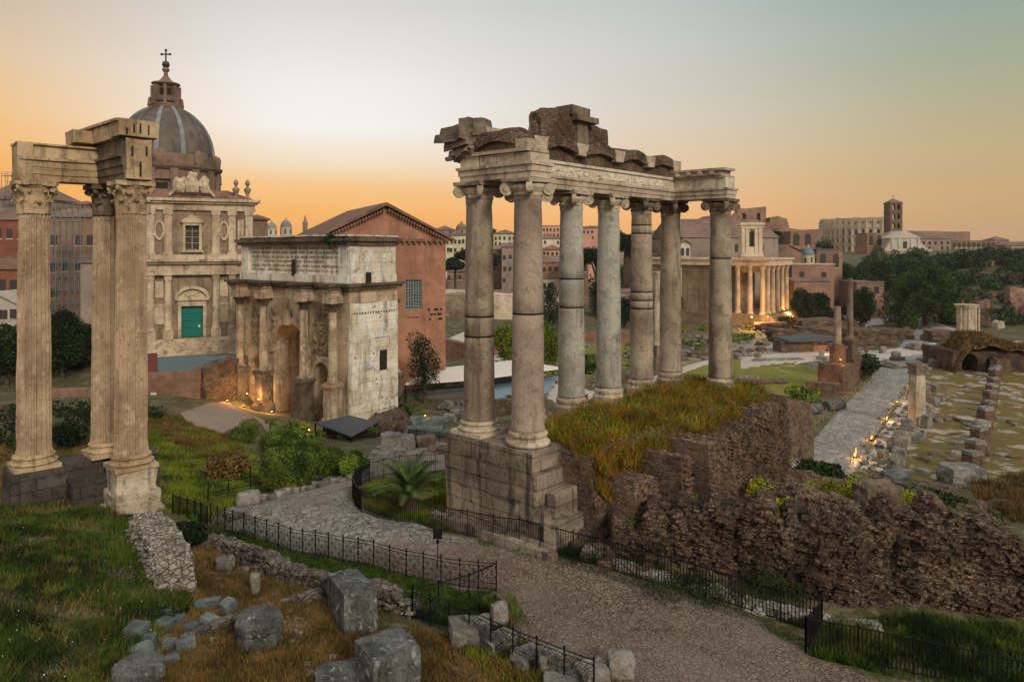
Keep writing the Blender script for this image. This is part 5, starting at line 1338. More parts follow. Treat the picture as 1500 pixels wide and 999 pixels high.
rock('stone_block', 'flat grey slab beside the large rounded block', 1215, 752, (2.0,1.2,0.6), 0.1, mat='rock', blocky=0.8, n=8, cat='stone block')
rock('stone_block', 'dark flat stone slab lying below the piers, left one of two', 911, 770, (1.35,1.1,0.45), 0.3, mat='rock_dark', blocky=0.8, cat='stone block', z=11.2)
rock('stone_block', 'dark flat stone slab lying below the piers, right one of two', 937, 784, (1.35,1.1,0.45), 0.1, mat='rock_dark', blocky=0.8, cat='stone block', z=10.9)
rough_wall('kerb_wall', 'pale kerb of broken stones along the foot of the right fence', [gtop(855,815,0.25), gtop(930,838,0.22), gtop(1020,864,0.25), gtop(1110,893,0.28), gtop(1190,912,0.3), gtop(1290,930,0.25)], 'drystone', thick=0.55, rough=0.14, step=0.12, seed=25, ragged=0.15)
rough_wall('ruin_wall', 'pale rubble retaining wall edging the grass mound below the columns', [wtop(214,792,752), wtop(228,812,766), wtop(242,836,784), wtop(251,852,802), wtop(259,866,830)], 'drystone', thick=1.15, rough=0.12, step=0.12, seed=27, base=-0.7, ragged=0.15, stones=420, ssize=(.15,.4))
rough_wall('ruin_wall', 'low dark stone wall between the dry trench and the grass strip', [gtop(318,798,0.45), gtop(350,812,0.6), gtop(400,838,0.65), gtop(450,862,0.7), gtop(500,880,0.75), gtop(560,890,0.8), gtop(610,902,0.5)], 'drystone_dark', stones=500, thick=0.5, rough=0.15, step=0.13, seed=29, ragged=0.15)
rough_wall('ruin_wall', 'narrow brick edging running across the dry grass', [gtop(255,948,0.25), gtop(330,918,0.3), gtop(420,888,0.3), gtop(480,874,0.3)], 'drystone_dark', thick=0.3, rough=0.08, step=0.12, seed=31, ragged=0.08)

# foreground blocks
rock('stone_block', 'long dark lichened block with a sloping top, behind the cubic block', 516, 912, (1.05,2.7,1.5), math.radians(25), 41, 'rock_dark', blocky=0.93, n=16, rough=0.05, cat='stone block', tilt=(math.radians(-9), 0))
rock('stone_block', 'large cubic dark block with pale mortar stains at the bottom edge', 568, 1012, (1.35,1.2,1.45), math.radians(36), 43, 'rock_dark', blocky=0.95, n=16, rough=0.045, cat='stone block')
rock('stone_block', 'flat dark slab lying left of the large cubic block', 492, 1000, (1.1,1.0,0.35), 0.3, 45, 'rock_dark', blocky=0.85, n=10, cat='stone block')
def drum(name, label, px, py, r, h, flutes=0, seed=0, mat='rock_dark', tilt=None):
    p = gp(px, py); mb = MB()
    if flutes: mb.lathe((0,0,-.1), [(r*1.0,0),(r,h*.3),(r*.99,h*.7),(r*.97,h*.96),(r*.9,h)], flute=flutes, depth=0.08, wob=0.06, seed=seed)
    else: mb.lathe((0,0,-.1), [(r*.95,0),(r*.98,h*.4),(r*.96,h*.62),(r*1.04,h*.7),(r*1.04,h*.92),(r*.97,h)], 9, wob=0.1, seed=seed, a0=0.3)
    if not flutes: bm_sub(mb, 2); mb.jitter(0.05, 2.5, seed)
    R = Matrix.Identity(3)
    if tilt: R = Matrix.Rotation(tilt[0], 3, 'X') @ Matrix.Rotation(tilt[1], 3, 'Y')
    mb.v = [tuple(p + R @ Vector(v)) for v in mb.v]
    return tag(mb.build(name, MAT[mat], None, p), label, 'column piece')
drum('column_drum', 'eight-sided dark column stump standing in the dry grass', 379, 945, 0.66, 0.98, 0, 3)
drum('column_drum', 'fluted column drum at the bottom edge beside the mound', 203, 1000, 0.64, 0.62, 24, 5)
drum('bollard', 'slim grey stone post standing in the dry trench', 374, 874, 0.17, 0.95, 0, 7, 'rock')
drum('bollard', 'very short grey stone post beyond the slim post', 360, 838, 0.13, 0.3, 0, 8, 'rock')
rock('stone_block', 'small upright block at the head of the dry trench', 329, 836, (0.7,0.5,0.62), 0.5, mat='rock', blocky=0.85, cat='stone block')
G = 'pale marble fragments heaped below the grass mound'
for lab, px, py, sz, yw, tl in [
 ('round dark stone disc in the fragment heap',207,930,(0.75,0.7,0.5),0,None),('square fragment with a drilled hole in the heap',243,922,(0.6,0.55,0.45),0.6,(0.2,0.1)),('small pale cube fragment beside the drilled one',263,915,(0.4,0.35,0.4),0.2,None),
 ('long flat fragment lying under the triangular one',306,916,(1.25,0.5,0.3),-0.2,(0.0,0.12)),('triangular pale fragment on top right of the heap',329,902,(0.55,0.5,0.75),0.5,(0.1,-0.3)),('blocky fragment at the back of the heap',293,898,(0.6,0.5,0.5),0.1,None),
 ('pale lump between the blocky and the triangular fragment',309,896,(0.5,0.45,0.5),0.9,None),('wedge of pale stone in front of the heap',270,946,(0.7,0.45,0.4),0.3,None),('rough stone left of the front wedge',250,946,(0.45,0.4,0.35),0.8,None),
 ('pointed pale stone nearest the bottom of the heap',212,956,(0.75,0.5,0.45),0.4,None),('small stone behind the pointed one',224,940,(0.45,0.4,0.35),0.1,None),('tiny stone in front of the heap',226,962,(0.35,0.3,0.28),0.1,None),('flat dark slab at the back left of the heap',236,906,(0.85,0.6,0.2),0.1,None),('grey stone in the middle of the heap',278,926,(0.5,0.45,0.4),0.7,None),('broken slab edge near the fluted drum',245,968,(0.9,0.4,0.3),0.45,None)]:
    rock('marble_fragment', lab, 262 + (px-262)*1.12, 926 + (py-926)*1.15, tuple(.78*q for q in sz), yw*2, mat='fragment', group=G, blocky=0.82, rough=0.07, tilt=tl, cat='fragment')
for lab, px, py, sz, bl in [('upright white stone on the road edge inside the fence corner',731,918,(0.55,0.45,0.85),0.7),('low grey block behind the fence bars',688,940,(1.2,0.9,0.7),0.85),('flat pale topped block beside the fence',731,950,(1.0,0.7,0.45),0.85),
 ('square pale block by the fence near the bottom',812,985,(0.95,0.75,0.7),0.9),('dark square block in front of the pale one',775,972,(0.9,0.8,0.4),0.85),('angular pale stone at the bottom by the fence',866,1002,(0.9,0.7,0.6),0.7),('rough white stone on the paving at the bottom',908,990,(0.75,0.6,0.75),0.5),('small stone at the bottom beside the angular one',838,1005,(0.6,0.5,0.45),0.6),
 ('dark block sunk under the fence at the bottom',820,1012,(0.9,0.8,0.4),0.8)]:
    rock('road_stone', lab, px, py, sz, RND.uniform(0,1), mat='rock', blocky=bl, group='stones along the near road edge')
for lab, px, py, sz, bl in [('large grey boulder beside the road bend',364,741,(1.15,0.9,0.85),0.4),('pale flat stone by the fence below the boulder',352,757,(1.1,0.8,0.5),0.8),('white stone next to the flat one by the fence',374,757,(0.8,0.7,0.5),0.5),('round boulder at the end of the shrubs',500,697,(1.7,1.3,1.2),0.35),('small boulder on the bend of the verge',517,698,(1.0,0.8,0.6),0.4)]:
    rock('boulder', lab, px, py, sz, RND.uniform(0,1), mat='rock', blocky=bl, group='boulders along the road bend')
# verge stones
for i in range(34):
    t_ = i / 33; px = 392 + t_*150 + RND.uniform(-7,7); py = 735 - 42*t_**0.8 + RND.uniform(-4,4)
    rock('verge_stone', 'small pale stone in the verge under the green shrubs', px, py, (RND.uniform(.3,.7),RND.uniform(.3,.6),RND.uniform(.2,.45)), RND.uniform(0,3), mat='rock', blocky=0.4, group='stones of the planted verge', n=4)
# yard blocks between the arch and the podium
for lab, px, py, sz, bl in [('white rounded stone in the sandy yard',594,658,(1.5,1.2,1.3),0.5),('upright block in the sandy yard left of the white stone',572,662,(1.5,1.0,1.7),0.8),('flat slab in front of the upright block',560,672,(1.8,1.1,0.6),0.8),('small flat slab beside the first',580,668,(1.5,1.0,0.6),0.8),('square yellowish block near the yard fence',624,655,(1.6,1.2,1.0),0.9),
 ('low block at the right of the yard',640,662,(1.4,1.0,0.6),0.8),('low block at the far right of the yard',658,664,(1.6,1.1,0.5),0.8),('long flat block by the podium in the yard',650,658,(1.4,0.9,0.5),0.85)]:
    rock('yard_block', lab, px, py, sz, RND.uniform(-.3,.3), mat='rock_brown' if 'yellow' in lab or 'low' in lab else 'rock', blocky=bl, group='blocks lying in the sandy yard')
def shaft_piece(label, px, py, L, r, yaw, mat='fragment', group=None, dz=0.0):
    p = gp(px, py); p.z += dz; d = Vector((math.cos(yaw), math.sin(yaw), 0)); mb = MB()
    mb.tube([p - d*L/2 + Vector((0,0,r*.85)), p + Vector((0,0,r*.85)), p + d*L/2 + Vector((0,0,r*.85))], r, 14); mb.jitter(0.05, 1.4, px)
    return tag(mb.build('column_fragment', MAT[mat], None, p), label, 'column piece', group)
Gc = 'column pieces stacked near the arch'
k = 0
for px, py, L, r in [(606,636,3.0,.5),(612,628,3.4,.5),(606,620,2.8,.45),(628,634,3.0,.42),(634,626,2.6,.42),(640,640,3.4,.4),(622,642,2.6,.4),(655,640,2.6,.42),(600,646,2.4,.4),(645,618,2.4,.4)]:
    shaft_piece('pale blue grey column piece, %s from the arch in the stacked rows' % ORD[k], px, py, L, r, 0.15 + RND.uniform(-.1,.1), group=Gc); k += 1
rough_wall('rubble_heap', 'brown rubble mound with a pale stone beside the dark tent roof', [wp(545,628,74), wp(562,607,75), wp(585,603,76), wp(600,622,76)], 'core', thick=3.2, rough=0.4, step=0.35, seed=33, cat='rubble')
for i in range(26):
    rock('forum_stone', 'grey stone in the heap behind the near temple column', 650 + RND.uniform(-2,36), 620 - RND.uniform(0,24), (RND.uniform(.8,2),RND.uniform(.6,1.4),RND.uniform(.5,1.1)), RND.uniform(0,3), mat='rock' if RND.random() < .4 else 'rock_dark', blocky=0.6, group='stone heap behind the near temple', n=4)
# dark tent roof
def lean_roof():
    pts = [at(462,634,72), at(512,622,77.5), at(553,633,74), at(515,655,67)]
    t = thing('shed', (pts[0].x+3, pts[0].y, 4.0), 'low shed with a dark slate coloured sheet roof before the arch', 'shed')
    m = MB(); top = [p + Vector((0,0,.9)) for p in pts]; m.hexa([p for p in (top[0],top[3],top[2],top[1])], [p + Vector((0,0,.12)) for p in (top[0],top[3],top[2],top[1])]); m.build('roof', MAT['slate'], t)
    for p in top:
        q = MB(); q.bar(p + Vector((0,0,-3)), p, .15); q.build('post', MAT['iron'], t)
    q = MB(); c = sum(top, Vector())/4; q.box((c.x, c.y, c.z-3.2), (5,4,2.7), 0.3); q.build('wall', MAT['shadow_in'], t)
lean_roof()
# rubble over the slope below the podium
rng = np.random.default_rng(5)
def pebbles(name, label, poly, n, s, mat, seed):
    r = np.random.default_rng(seed); P = scatter(poly, n, r); mb = MB()
    base = [rock_mb((1,1,.8), k_, .5, 2, .2) for k_ in range(6)]
    for i in range(n):
        b = base[i % 6]; sz = s[0] + (s[1]-s[0]) * r.random()**2.5; R = Matrix.Rotation(r.uniform(0,6), 3, 'Z'); p = Vector(P[i]) - Vector((0,0,.15*sz))
        mb.add([p + R @ (Vector(v)*sz) for v in b.v], b.f)
    return tag(mb.build(name, MAT[mat], fix=False), label, 'rubble', kind='stuff')
pebbles('rubble', 'loose brick rubble on the slope below the podium', [(835,700),(870,690),(1000,745),(1130,740),(1200,770),(1060,860),(900,840),(835,800)], 900, (.10,.55), 'core', 3)
pebbles('rubble', 'loose rubble in the pit behind the long wall', [(1090,700),(1240,722),(1420,735),(1480,770),(1250,768),(1120,752)], 600, (.12,.7), 'core', 4)
pebbles('rubble', 'small stones scattered over the forum ground', [(655,560),(740,500),(960,490),(1150,480),(1230,490),(1190,510),(1000,530),(900,560),(760,600)], 700, (.2,1.0), 'rock', 5)
pebbles('rubble', 'small stones along the edges of the street', [(1240,690),(1300,600),(1345,540),(1380,500),(1420,500),(1360,560),(1330,640),(1310,700)], 500, (.15,.7), 'rock', 6)
pebbles('rubble', 'bits of stone lying in the dry trench', [(285,800),(330,806),(470,874),(600,930),(700,1000),(300,1000),(280,890)], 260, (.04,.2), 'rock', 7)

# ---------------------------------------------------------------- iron fences
def fence(label, pts, step, hgt, style, group=None, off=0.0, name='iron_fence', mat='iron', rails=None, pw=0.045):
    P = [gp(*a) for a in pts]; L = [0]
    for a, b in zip(P, P[1:]): L.append(L[-1] + (b.xy - a.xy).length)
    n = max(1, round(L[-1] / step)); s = np.linspace(0, L[-1], n + 1)
    X = np.interp(s, L, [p.x for p in P]); Y = np.interp(s, L, [p.y for p in P]); Z = H(X, Y)
    Q = [Vector((X[i], Y[i], Z[i] + off)) for i in range(n + 1)]
    t = thing(name, Q[0], label, 'fence', group)
    pm = None
    for i, q in enumerate(Q):
        if pm is None:
            mb = MB(); mb.box(q + Vector((0,0,-.15)), (pw, pw, hgt+.2)); mb.box(q + Vector((0,0,hgt+.05)), (pw*1.5, pw*1.5, .04))
            pm = mb.build('post', MAT[mat], t)
        else:
            c = pm.copy(); C.objects.link(c); c.parent = t; c.location = q - Q[0]
    for a, b in zip(Q, Q[1:]):
        mb = MB(); up = Vector((0,0,1)); d = b - a; ln = d.length
        if style == 'bars':
            mb.bar(a + up*hgt, b + up*hgt, .042, .03); mb.bar(a + up*.1, b + up*.1, .028, .02)
            k_ = max(2, round(ln / 0.115))
            for j in range(1, k_): p = a + d*j/k_; mb.bar(p + up*.1, p + up*hgt, .024)
        elif style == 'lattice':
            mb.bar(a + up*hgt, b + up*hgt, .03, .02); mb.bar(a + up*.12, b + up*.12, .025, .02); mb.bar(a + up*(hgt-.12), b + up*(hgt-.12), .015)
            nu, nz = max(2, round(ln/.22)), 4
            for j in range(nu):
                for k_ in range(nz):
                    c = a + d*(j+.5)/nu + up*(.12 + (hgt-.24)*(k_+.5)/nz); r = .105
                    ring = [c + d.normalized()*r*math.cos(x_) + up*r*math.sin(x_) for x_ in np.linspace(0, 6.283, 9)]
                    mb.tube(ring, .008, 3)
                    if (j + k_) % 2 == 0: mb.bar(a + d*j/nu + up*(.12 + (hgt-.24)*k_/nz), a + d*(j+1)/nu + up*(.12 + (hgt-.24)*(k_+1)/nz), .012)
                    else: mb.bar(a + d*(j+1)/nu + up*(.12 + (hgt-.24)*k_/nz), a + d*j/nu + up*(.12 + (hgt-.24)*(k_+1)/nz), .012)
        else:
            for z in rails or (hgt,): mb.bar(a + up*z, b + up*z, .035)
        mb.build('panel' if style in ('bars','lattice') else 'rail', MAT[mat], t)
    return t
fence('black lattice fence along the near side of the curving road', [(308,772),(340,783),(400,800),(480,820),(560,837),(640,856),(690,864),(727,868)], 0.78, 1.05, 'lattice')
fence('black iron fence turning back from the corner towards the viewer', [(727,868),(690,885),(645,897),(604,906)], 1.0, 1.05, 'rails', rails=(1.05,.12))
fence('black iron fence running down to the bottom edge beside the blocks', [(604,906),(655,930),(720,960),(790,992),(870,1025)], 0.95, 1.05, 'lattice')
fence('short black fence at the top of the grass strip', [(253,752),(285,762),(304,772)], 0.7, 0.95, 'bars')
fence('black fence round the small palm lawn and on past the temple podium', [(668,690),(620,692),(570,699),(535,708),(517,722),(516,738),(530,752),(575,765),(640,779),(700,789),(760,800),(850,824),(930,848),(1010,868),(1100,897),(1204,930)], 1.25, 1.08, 'bars')
fence('black bar fence along the paving at the lower right corner', [(1180,958),(1260,972),(1340,990),(1420,1008),(1520,1032)], 1.35, 1.08, 'bars')
fence('short return of black bars joining the two right hand fences', [(1204,930),(1180,958)], 1.0, 1.08, 'bars')
fence('thin railing across the green slope below the shrubs', [(305,735),(345,727),(380,722),(412,712)], 1.4, 1.0, 'rails', rails=(1.0,.5))
fence('thin railing climbing behind the green slope', [(310,690),(345,700),(380,712),(412,720)], 1.4, 1.0, 'rails', rails=(1.0,.5))
fence('thin dark fence across the far side of the sandy yard', [(598,648),(625,652),(668,656)], 2.2, 1.2, 'bars')
fence('low metal railing on the grassy side of the ancient street', [(1222,606),(1250,582),(1280,560),(1305,543)], 3.0, 1.1, 'rails', mat='brass', rails=(1.1,.6), pw=.06)
fence('low metal railing at the near left corner of the ancient street', [(1156,662),(1176,645),(1195,628),(1211,611)], 3.0, 1.1, 'rails', mat='brass', rails=(1.1,.6), pw=.06)
fence('lit metal railing along the right side of the ancient street', [(1246,678),(1275,650),(1300,618),(1320,590),(1338,563)], 2.6, 1.1, 'rails', mat='brass', rails=(1.1,.6), pw=.06)
fence('pale construction fence behind the arch', [(597,560),(625,554),(655,548),(685,545)], 2.5, 2.0, 'bars', mat='steel')
# small sign on a post
p = gp(641, 835)
t = thing('sign_post', p, 'small black sign board on a thin post behind the lattice fence', 'sign')
m = MB(); m.tube([p + Vector((0,0,-.1)), p + Vector((0,0,1.28))], .02, 6); m.build('post', MAT['iron'], t)
m = MB(); m.box(p + Vector((0,0,1.22)), (.36,.03,.40), 0.1); m.box(p + Vector((0,0,1.05)), (.12,.05,.12)); m.build('board', MAT['sign'], t)

# ---------------------------------------------------------------- plants near the viewer
for i, (lab, px, pb, pt, w_, d_) in enumerate([('small round green shrub left of the others by the arch path',358,647,617,36,3.0),('green shrub behind the big ones near the arch path',405,662,624,66,4.5),('largest green shrub beside the road bend',424,716,652,88,4.5),('tall green shrub in the middle of the shrub row',482,700,652,70,4.5),('green shrub at the right end of the shrub row',521,697,656,48,3.5),('low green shrub in front of the middle one',455,680,640,60,4.0)]):
    px_tree('shrub', lab, px, pb, pt, w_, kind='bush', mat='leaf_bush', n=22000, leaf=0.055, seed=i, group='green shrubs beside the road bend', cat='shrub', depth=d_)
px_tree('shrub', 'dry brown shrub on the slope left of the big green shrub', 335, 700, 655, 70, kind='bush', mat='grass_dry', n=2600, leaf=0.12, seed=21, cat='shrub', depth=4)
px_tree('shrub', 'dark shrub growing behind the middle fluted column', 100, 655, 612, 50, kind='bush', mat='leaf_dark', n=4000, leaf=0.10, seed=22, cat='shrub')
px_tree('shrub', 'leafy green plant growing in the ditch beside the fence corner', 592, 893, 862, 52, kind='bush', mat='grass', n=900, leaf=0.09, seed=23, cat='shrub')
px_tree('shrub', 'dark green bush beside the end of the lattice fence', 283, 800, 757, 54, kind='bush', mat='leaf_dark', n=2200, leaf=0.10, seed=24, cat='shrub')
for i, (lab, px, pb, pt, w_, Y) in enumerate([('bright yellow bush on the ledge near the podium wall',1106,726,688,46,35.5),('bright yellow bush on the ledge in front',1146,760,720,38,34),('small yellow bush left of the large rounded block',1212,724,697,32,38),('wide yellow bush beside the large rounded block',1262,728,696,48,38),('yellow green bush right of the large rounded block',1325,742,716,58,41),
    ('small yellow bush at the foot of the block podium',848,728,708,26,30.5),('small yellow bush on the right end of the block podium',826,742,722,18,29.8),('tiny yellow bush in front of the piers',1024,768,742,20,30),('tiny yellow bush at the rubble edge',1126,772,738,22,28.5)]):
    px_tree('bush', lab, px, pb, pt, w_, Y=Y, kind='bush', mat='leaf_yel', n=1500, leaf=0.06, seed=40+i, group='yellow weeds growing in the ruins', cat='bush')
px_tree('shrub', 'dark creeper bush hanging below the end of the street', 1205, 706, 672, 90, kind='bush', mat='creeper', n=2500, leaf=0.16, seed=60, cat='shrub')
px_tree('shrub', 'dark creeper bush growing at the foot of the basilica wall', 1385, 742, 720, 70, kind='bush', mat='creeper', n=1500, leaf=0.16, seed=61, cat='shrub')
px_tree('shrub', 'green shrub among the columns on the podium', 1030, 585, 562, 54, Y=41.5, kind='bush', mat='leaf_bush', n=1600, leaf=0.09, seed=62, cat='shrub')
px_tree('shrub', 'shrub at the far left end of the podium behind the near pair', 862, 592, 560, 26, Y=44, kind='bush', mat='leaf_dark', n=600, leaf=0.12, seed=63, cat='shrub')

def palm(label, base, size, nf, seed, trunk=0.6, up=1.0):
    r = random.Random(seed); t = thing('palm_tree', base, label, 'palm'); b = Vector(base)
    m = MB(); m.lathe(b + Vector((0,0,-.2)), [(.42*size/2.6,0),(.36*size/2.6,trunk*.5),(.4*size/2.6,trunk+.2)], 12, wob=.05); m.build('trunk', MAT['bark'], t)
    for i in range(nf):
        a = 2*math.pi*i/nf*1.618*3 + r.uniform(-.2,.2); el_ = math.radians(r.uniform(26, 82)) * up; L = size*r.uniform(.8,1.1)
        d = Vector((math.cos(a), math.sin(a), 0)); s = Vector((-d.y, d.x, 0)); pts = []
        N = 14; p = b + Vector((0,0,trunk)); e = el_
        for j in range(N+1):
            pts.append(p.copy()); p = p + (d*math.cos(e) + Vector((0,0,math.sin(e)))) * L/N; e -= 1.15/N*(.6 + 1.2*j/N)
        m = MB(); m.tube(pts, .018*size/2.6, 4, r1=.004)
        for j in range(2, N*3):
            f_ = j/(N*3); i0 = min(int(f_*N), N-1); q = pts[i0].lerp(pts[i0+1], f_*N - i0); tg = (pts[i0+1]-pts[i0]).normalized(); nn = s.cross(tg)
            ll = size*.19*math.sin(math.pi*(0.12+.86*f_))**.6
            for sg in (-1,1):
                tip = q + (s*sg*.8 + tg*.6 + nn*(-.12) + Vector((0,0,-.14))).normalized()*ll; w2 = tg*.032*size/2.6
                m.add([q-w2, q+w2, tip], [(0,1,2)])
        m.build('frond', MAT['palm'], t, fix=False)
    return t
palm('short palm with arching fronds on the fenced lawn by the podium', gp(600,752), 2.35, 26, 3, 0.8)
palm('small palm standing against the near corner of the arch', gp(580,612), 3.0, 22, 5, 1.2)
palm('low palm beside the small palm near the arch', gp(600,614), 2.2, 16, 6, 0.5)

# grass
def grass_zone(name, label, poly, n, mat, h, w_, seed, near=1.0, lean=.35, patch=None, cat='grass'):
    r = np.random.default_rng(seed); P = scatter(poly, n, r, near)
    k = vnoise(P, 0.55, seed); keep = r.uniform(0,1,len(P)) < np.clip(0.75 + 1.1*k, 0.12, 1)
    if patch: keep &= k > patch
    P = P[keep]; k = k[keep]
    return blades(name, label, P, mat, h, w_, seed, lean, np.clip(1 + 0.9*k, .45, 1.8), cat)
grass_zone('grass', 'dark green meadow grass of the foreground mound', [(-160,1090),(-260,760),(0,738),(150,738),(205,755),(250,800),(284,885),(200,970),(150,1040),(120,1090)], 120000, 'grass', (.10,.30), .022, 1, near=1.6)
grass_zone('grass', 'dry straw grass in the foreground trench', [(287,800),(325,806),(470,876),(520,930),(600,925),(650,950),(760,1040),(180,1080),(225,975),(285,890)], 70000, 'grass_dry', (.08,.26), .018, 2, near=1.5)
grass_zone('grass', 'green grass strip between the low wall and the lattice fence', [(300,770),(400,800),(640,856),(720,868),(645,897),(604,906),(470,858),(330,792)], 26000, 'grass', (.08,.22), .02, 3)
grass_zone('grass', 'green grass on the slope below the fluted columns', [(215,600),(262,612),(330,640),(372,660),(410,712),(330,745),(300,770),(253,752),(215,745),(212,690)], 50000, 'grass_b', (.10,.32), .03, 4)
grass_zone('grass', 'brown grass on the upper part of the slope', [(215,605),(262,612),(345,645),(360,672),(290,668),(218,640)], 22000, 'grass_dry', (.15,.4), .035, 5)
grass_zone('grass', 'bright grass of the small fenced palm lawn', [(668,694),(600,698),(545,708),(522,722),(522,738),(540,750),(640,776),(700,786),(668,760)], 26000, 'grass_b', (.08,.25), .022, 6)
grass_zone('grass', 'rough green grass behind the lower right fence', [(1290,905),(1560,930),(1620,1060),(1400,1010),(1185,962),(1210,915)], 34000, 'grass', (.12,.42), .018, 7)
grass_zone('grass', 'thin grass along the foot of the left temple and the low wall', [(-200,700),(0,640),(220,640),(215,690),(20,735)], 20000, 'grass_dry', (.10,.35), .03, 8)
grass_zone('grass', 'tufts of grass along the road edges', [(640,870),(728,872),(750,905),(735,935),(680,920),(610,905)], 9000, 'grass', (.08,.3), .018, 9)
grass_zone('grass', 'tufts of grass at the bottom beside the paving', [(655,935),(760,940),(900,1010),(880,1060),(740,1010)], 7000, 'grass_b', (.06,.24), .015, 10)
grass_zone('grass', 'brown weeds covering the slope right of the basilica wall', [(1420,712),(1520,690),(1640,720),(1620,775),(1480,765)], 14000, 'grass_dry', (.2,.6), .05, 11)
grass_zone('grass', 'dark weeds on the rubble slope', [(835,700),(1000,745),(1130,740),(1200,770),(1060,860),(900,840),(835,800)], 12000, 'grass', (.08,.3), .02, 12, patch=.05)
r = np.random.default_rng(77)
def sat_weeds(label, n, box, mat, h, w_, z=13.62, seed=1):
    r = np.random.default_rng(seed); u_ = r.uniform(box[0], box[1], n); n_ = r.uniform(box[2], box[3], n)
    P = np.array([SAT.p(a, 0, b) for a, b in zip(u_, n_)]); P[:,2] = z
    out = np.array([max(0, b - 4.6) for b in n_]); P[:,2] -= out*0.5 + 0.1
    k = vnoise(P, 0.8, seed); keep = r.uniform(0,1,n) < np.clip(.7+1.2*k, .1, 1)
    P = P[keep]; return blades('weeds', label, P, mat, h, w_, seed, .45, np.clip(1+1.1*k[keep], .4, 2.0), 'weeds')
sat_weeds('rust coloured weeds covering the top of the temple podium', 40000, (1.2,18.8,0.9,6.0), 'weed_orange', (.25,.75), .022, seed=3)
sat_weeds('yellow green weeds among the rust coloured ones on the podium', 9000, (1.4,18.4,1.2,5.6), 'leaf_yel', (.2,.7), .02, seed=9)
q = [SAT.p(a, 0, b) for a, b in ((1.0,4.6),(4.4,4.6),(4.0,6.4),(3.0,7.4),(1.1,5.6))]
P = scatter([(v.x, v.y) for v in q], 9000, r, world=True)
fl = np.array([(SAT.N.dot(Vector(p_) - SAT.O) - 4.6) for p_ in P]); P[:,2] = np.maximum(P[:,2], 13.4 - np.maximum(fl, 0)*1.2)
blades('weeds', 'rust coloured weeds spilling down beside the block podium', P, 'weed_orange', (.25,.8), .025, 12, .5, None, 'weeds')

grass_zone('grass', 'dark grass strip between the right fence and the long rubble wall', [(700,770),(850,790),(1000,845),(1190,905),(1204,930),(1010,866),(850,822),(760,798)], 16000, 'grass', (.10,.38), .018, 14)
grass_zone('grass', 'dry grass on the far end of the trench by the fence', [(600,915),(660,935),(790,1000),(870,1060),(700,1060),(600,960)], 12000, 'grass_dry', (.08,.26), .018, 15)
grass_zone('grass', 'weeds in the pit behind the long rubble wall', [(1090,700),(1240,722),(1420,735),(1480,770),(1250,768),(1120,752)], 12000, 'grass', (.15,.5), .03, 16, patch=0)
thicket('low scrub and dark bushes behind the left temple', [(-120,640),(70,600),(215,596),(215,640),(100,655),(-60,690)], 26, (.8,2.0), (1.5,3.5), 'leaf_dark', .16, 5000, 3)
thicket('low plants growing round the foot of the arch', [(372,606),(460,628),(540,630),(540,645),(450,660),(400,640)], 24, (.4,1.2), (.8,2.0), 'leaf_bush', .14, 3500, 4)
thicket('yellow green weeds along the ledge above the long rubble wall', [(1085,715),(1180,725),(1290,735),(1340,745),(1240,752),(1120,745)], 22, (.5,1.3), (.5,1.2), 'leaf_yel', .08, 2600, 5)

for lab, poly, n, sd_ in [('small white and yellow flowers and dead stalks in the mound grass', [(-160,1090),(-200,770),(0,742),(150,742),(205,758),(250,805),(280,885),(200,965),(150,1040)], 420, 51)]:
    r = np.random.default_rng(sd_); P = scatter(poly, n, r, 1.4); P[:,2] += r.uniform(.14,.34,n)
    v, f = quads(P, .016, r, asp=.9); tag(link_mesh('flowers', np_mesh('flowers', v, f), MAT['white']), lab, 'flowers', kind='stuff')
grass_zone('grass', 'pale dead stalks standing in the mound grass', [(-160,1090),(-260,760),(0,738),(150,738),(205,755),(250,800),(284,885),(200,970),(150,1040),(120,1090)], 7000, 'grass_dry', (.22,.55), .010, 52, near=1.5, lean=.5)
grass_zone('grass', 'weeds growing in the joints along the near side of the road', [(640,858),(735,872),(760,930),(800,985),(840,1040),(870,1040),(820,975),(775,915),(750,866),(660,850)], 3500, 'grass_b', (.04,.16), .015, 53)
grass_zone('grass', 'weeds growing along the far side of the road', [(700,792),(860,826),(950,850),(1080,890),(1200,945),(1200,960),(1060,900),(930,862),(840,836),(700,800)], 4000, 'grass', (.05,.2), .015, 54)

# grass against the feet of the loose blocks
r = np.random.default_rng(91); P = []
for px, py, w_ in [(516,915,.95),(568,1012,.85),(379,945,.7),(203,1000,.72),(492,1000,.6),(374,874,.25),(329,836,.42),(731,918,.38),(688,940,.7),(731,950,.6),(812,985,.55),(866,1002,.5),(364,741,.6),(352,757,.55)]:
    c = gp(px, py); a_ = r.uniform(0, 6.283, 260); q = w_*r.uniform(.75, 1.35, 260); P += [(c.x + q[i]*math.cos(a_[i]), c.y + q[i]*math.sin(a_[i])) for i in range(260)]
P = np.array(P); P = np.concatenate([P, H(P[:,0], P[:,1])[:,None]], -1)
blades('grass', 'longer grass growing against the feet of the foreground blocks', P, 'grass_dry', (.12,.42), .014, 92)
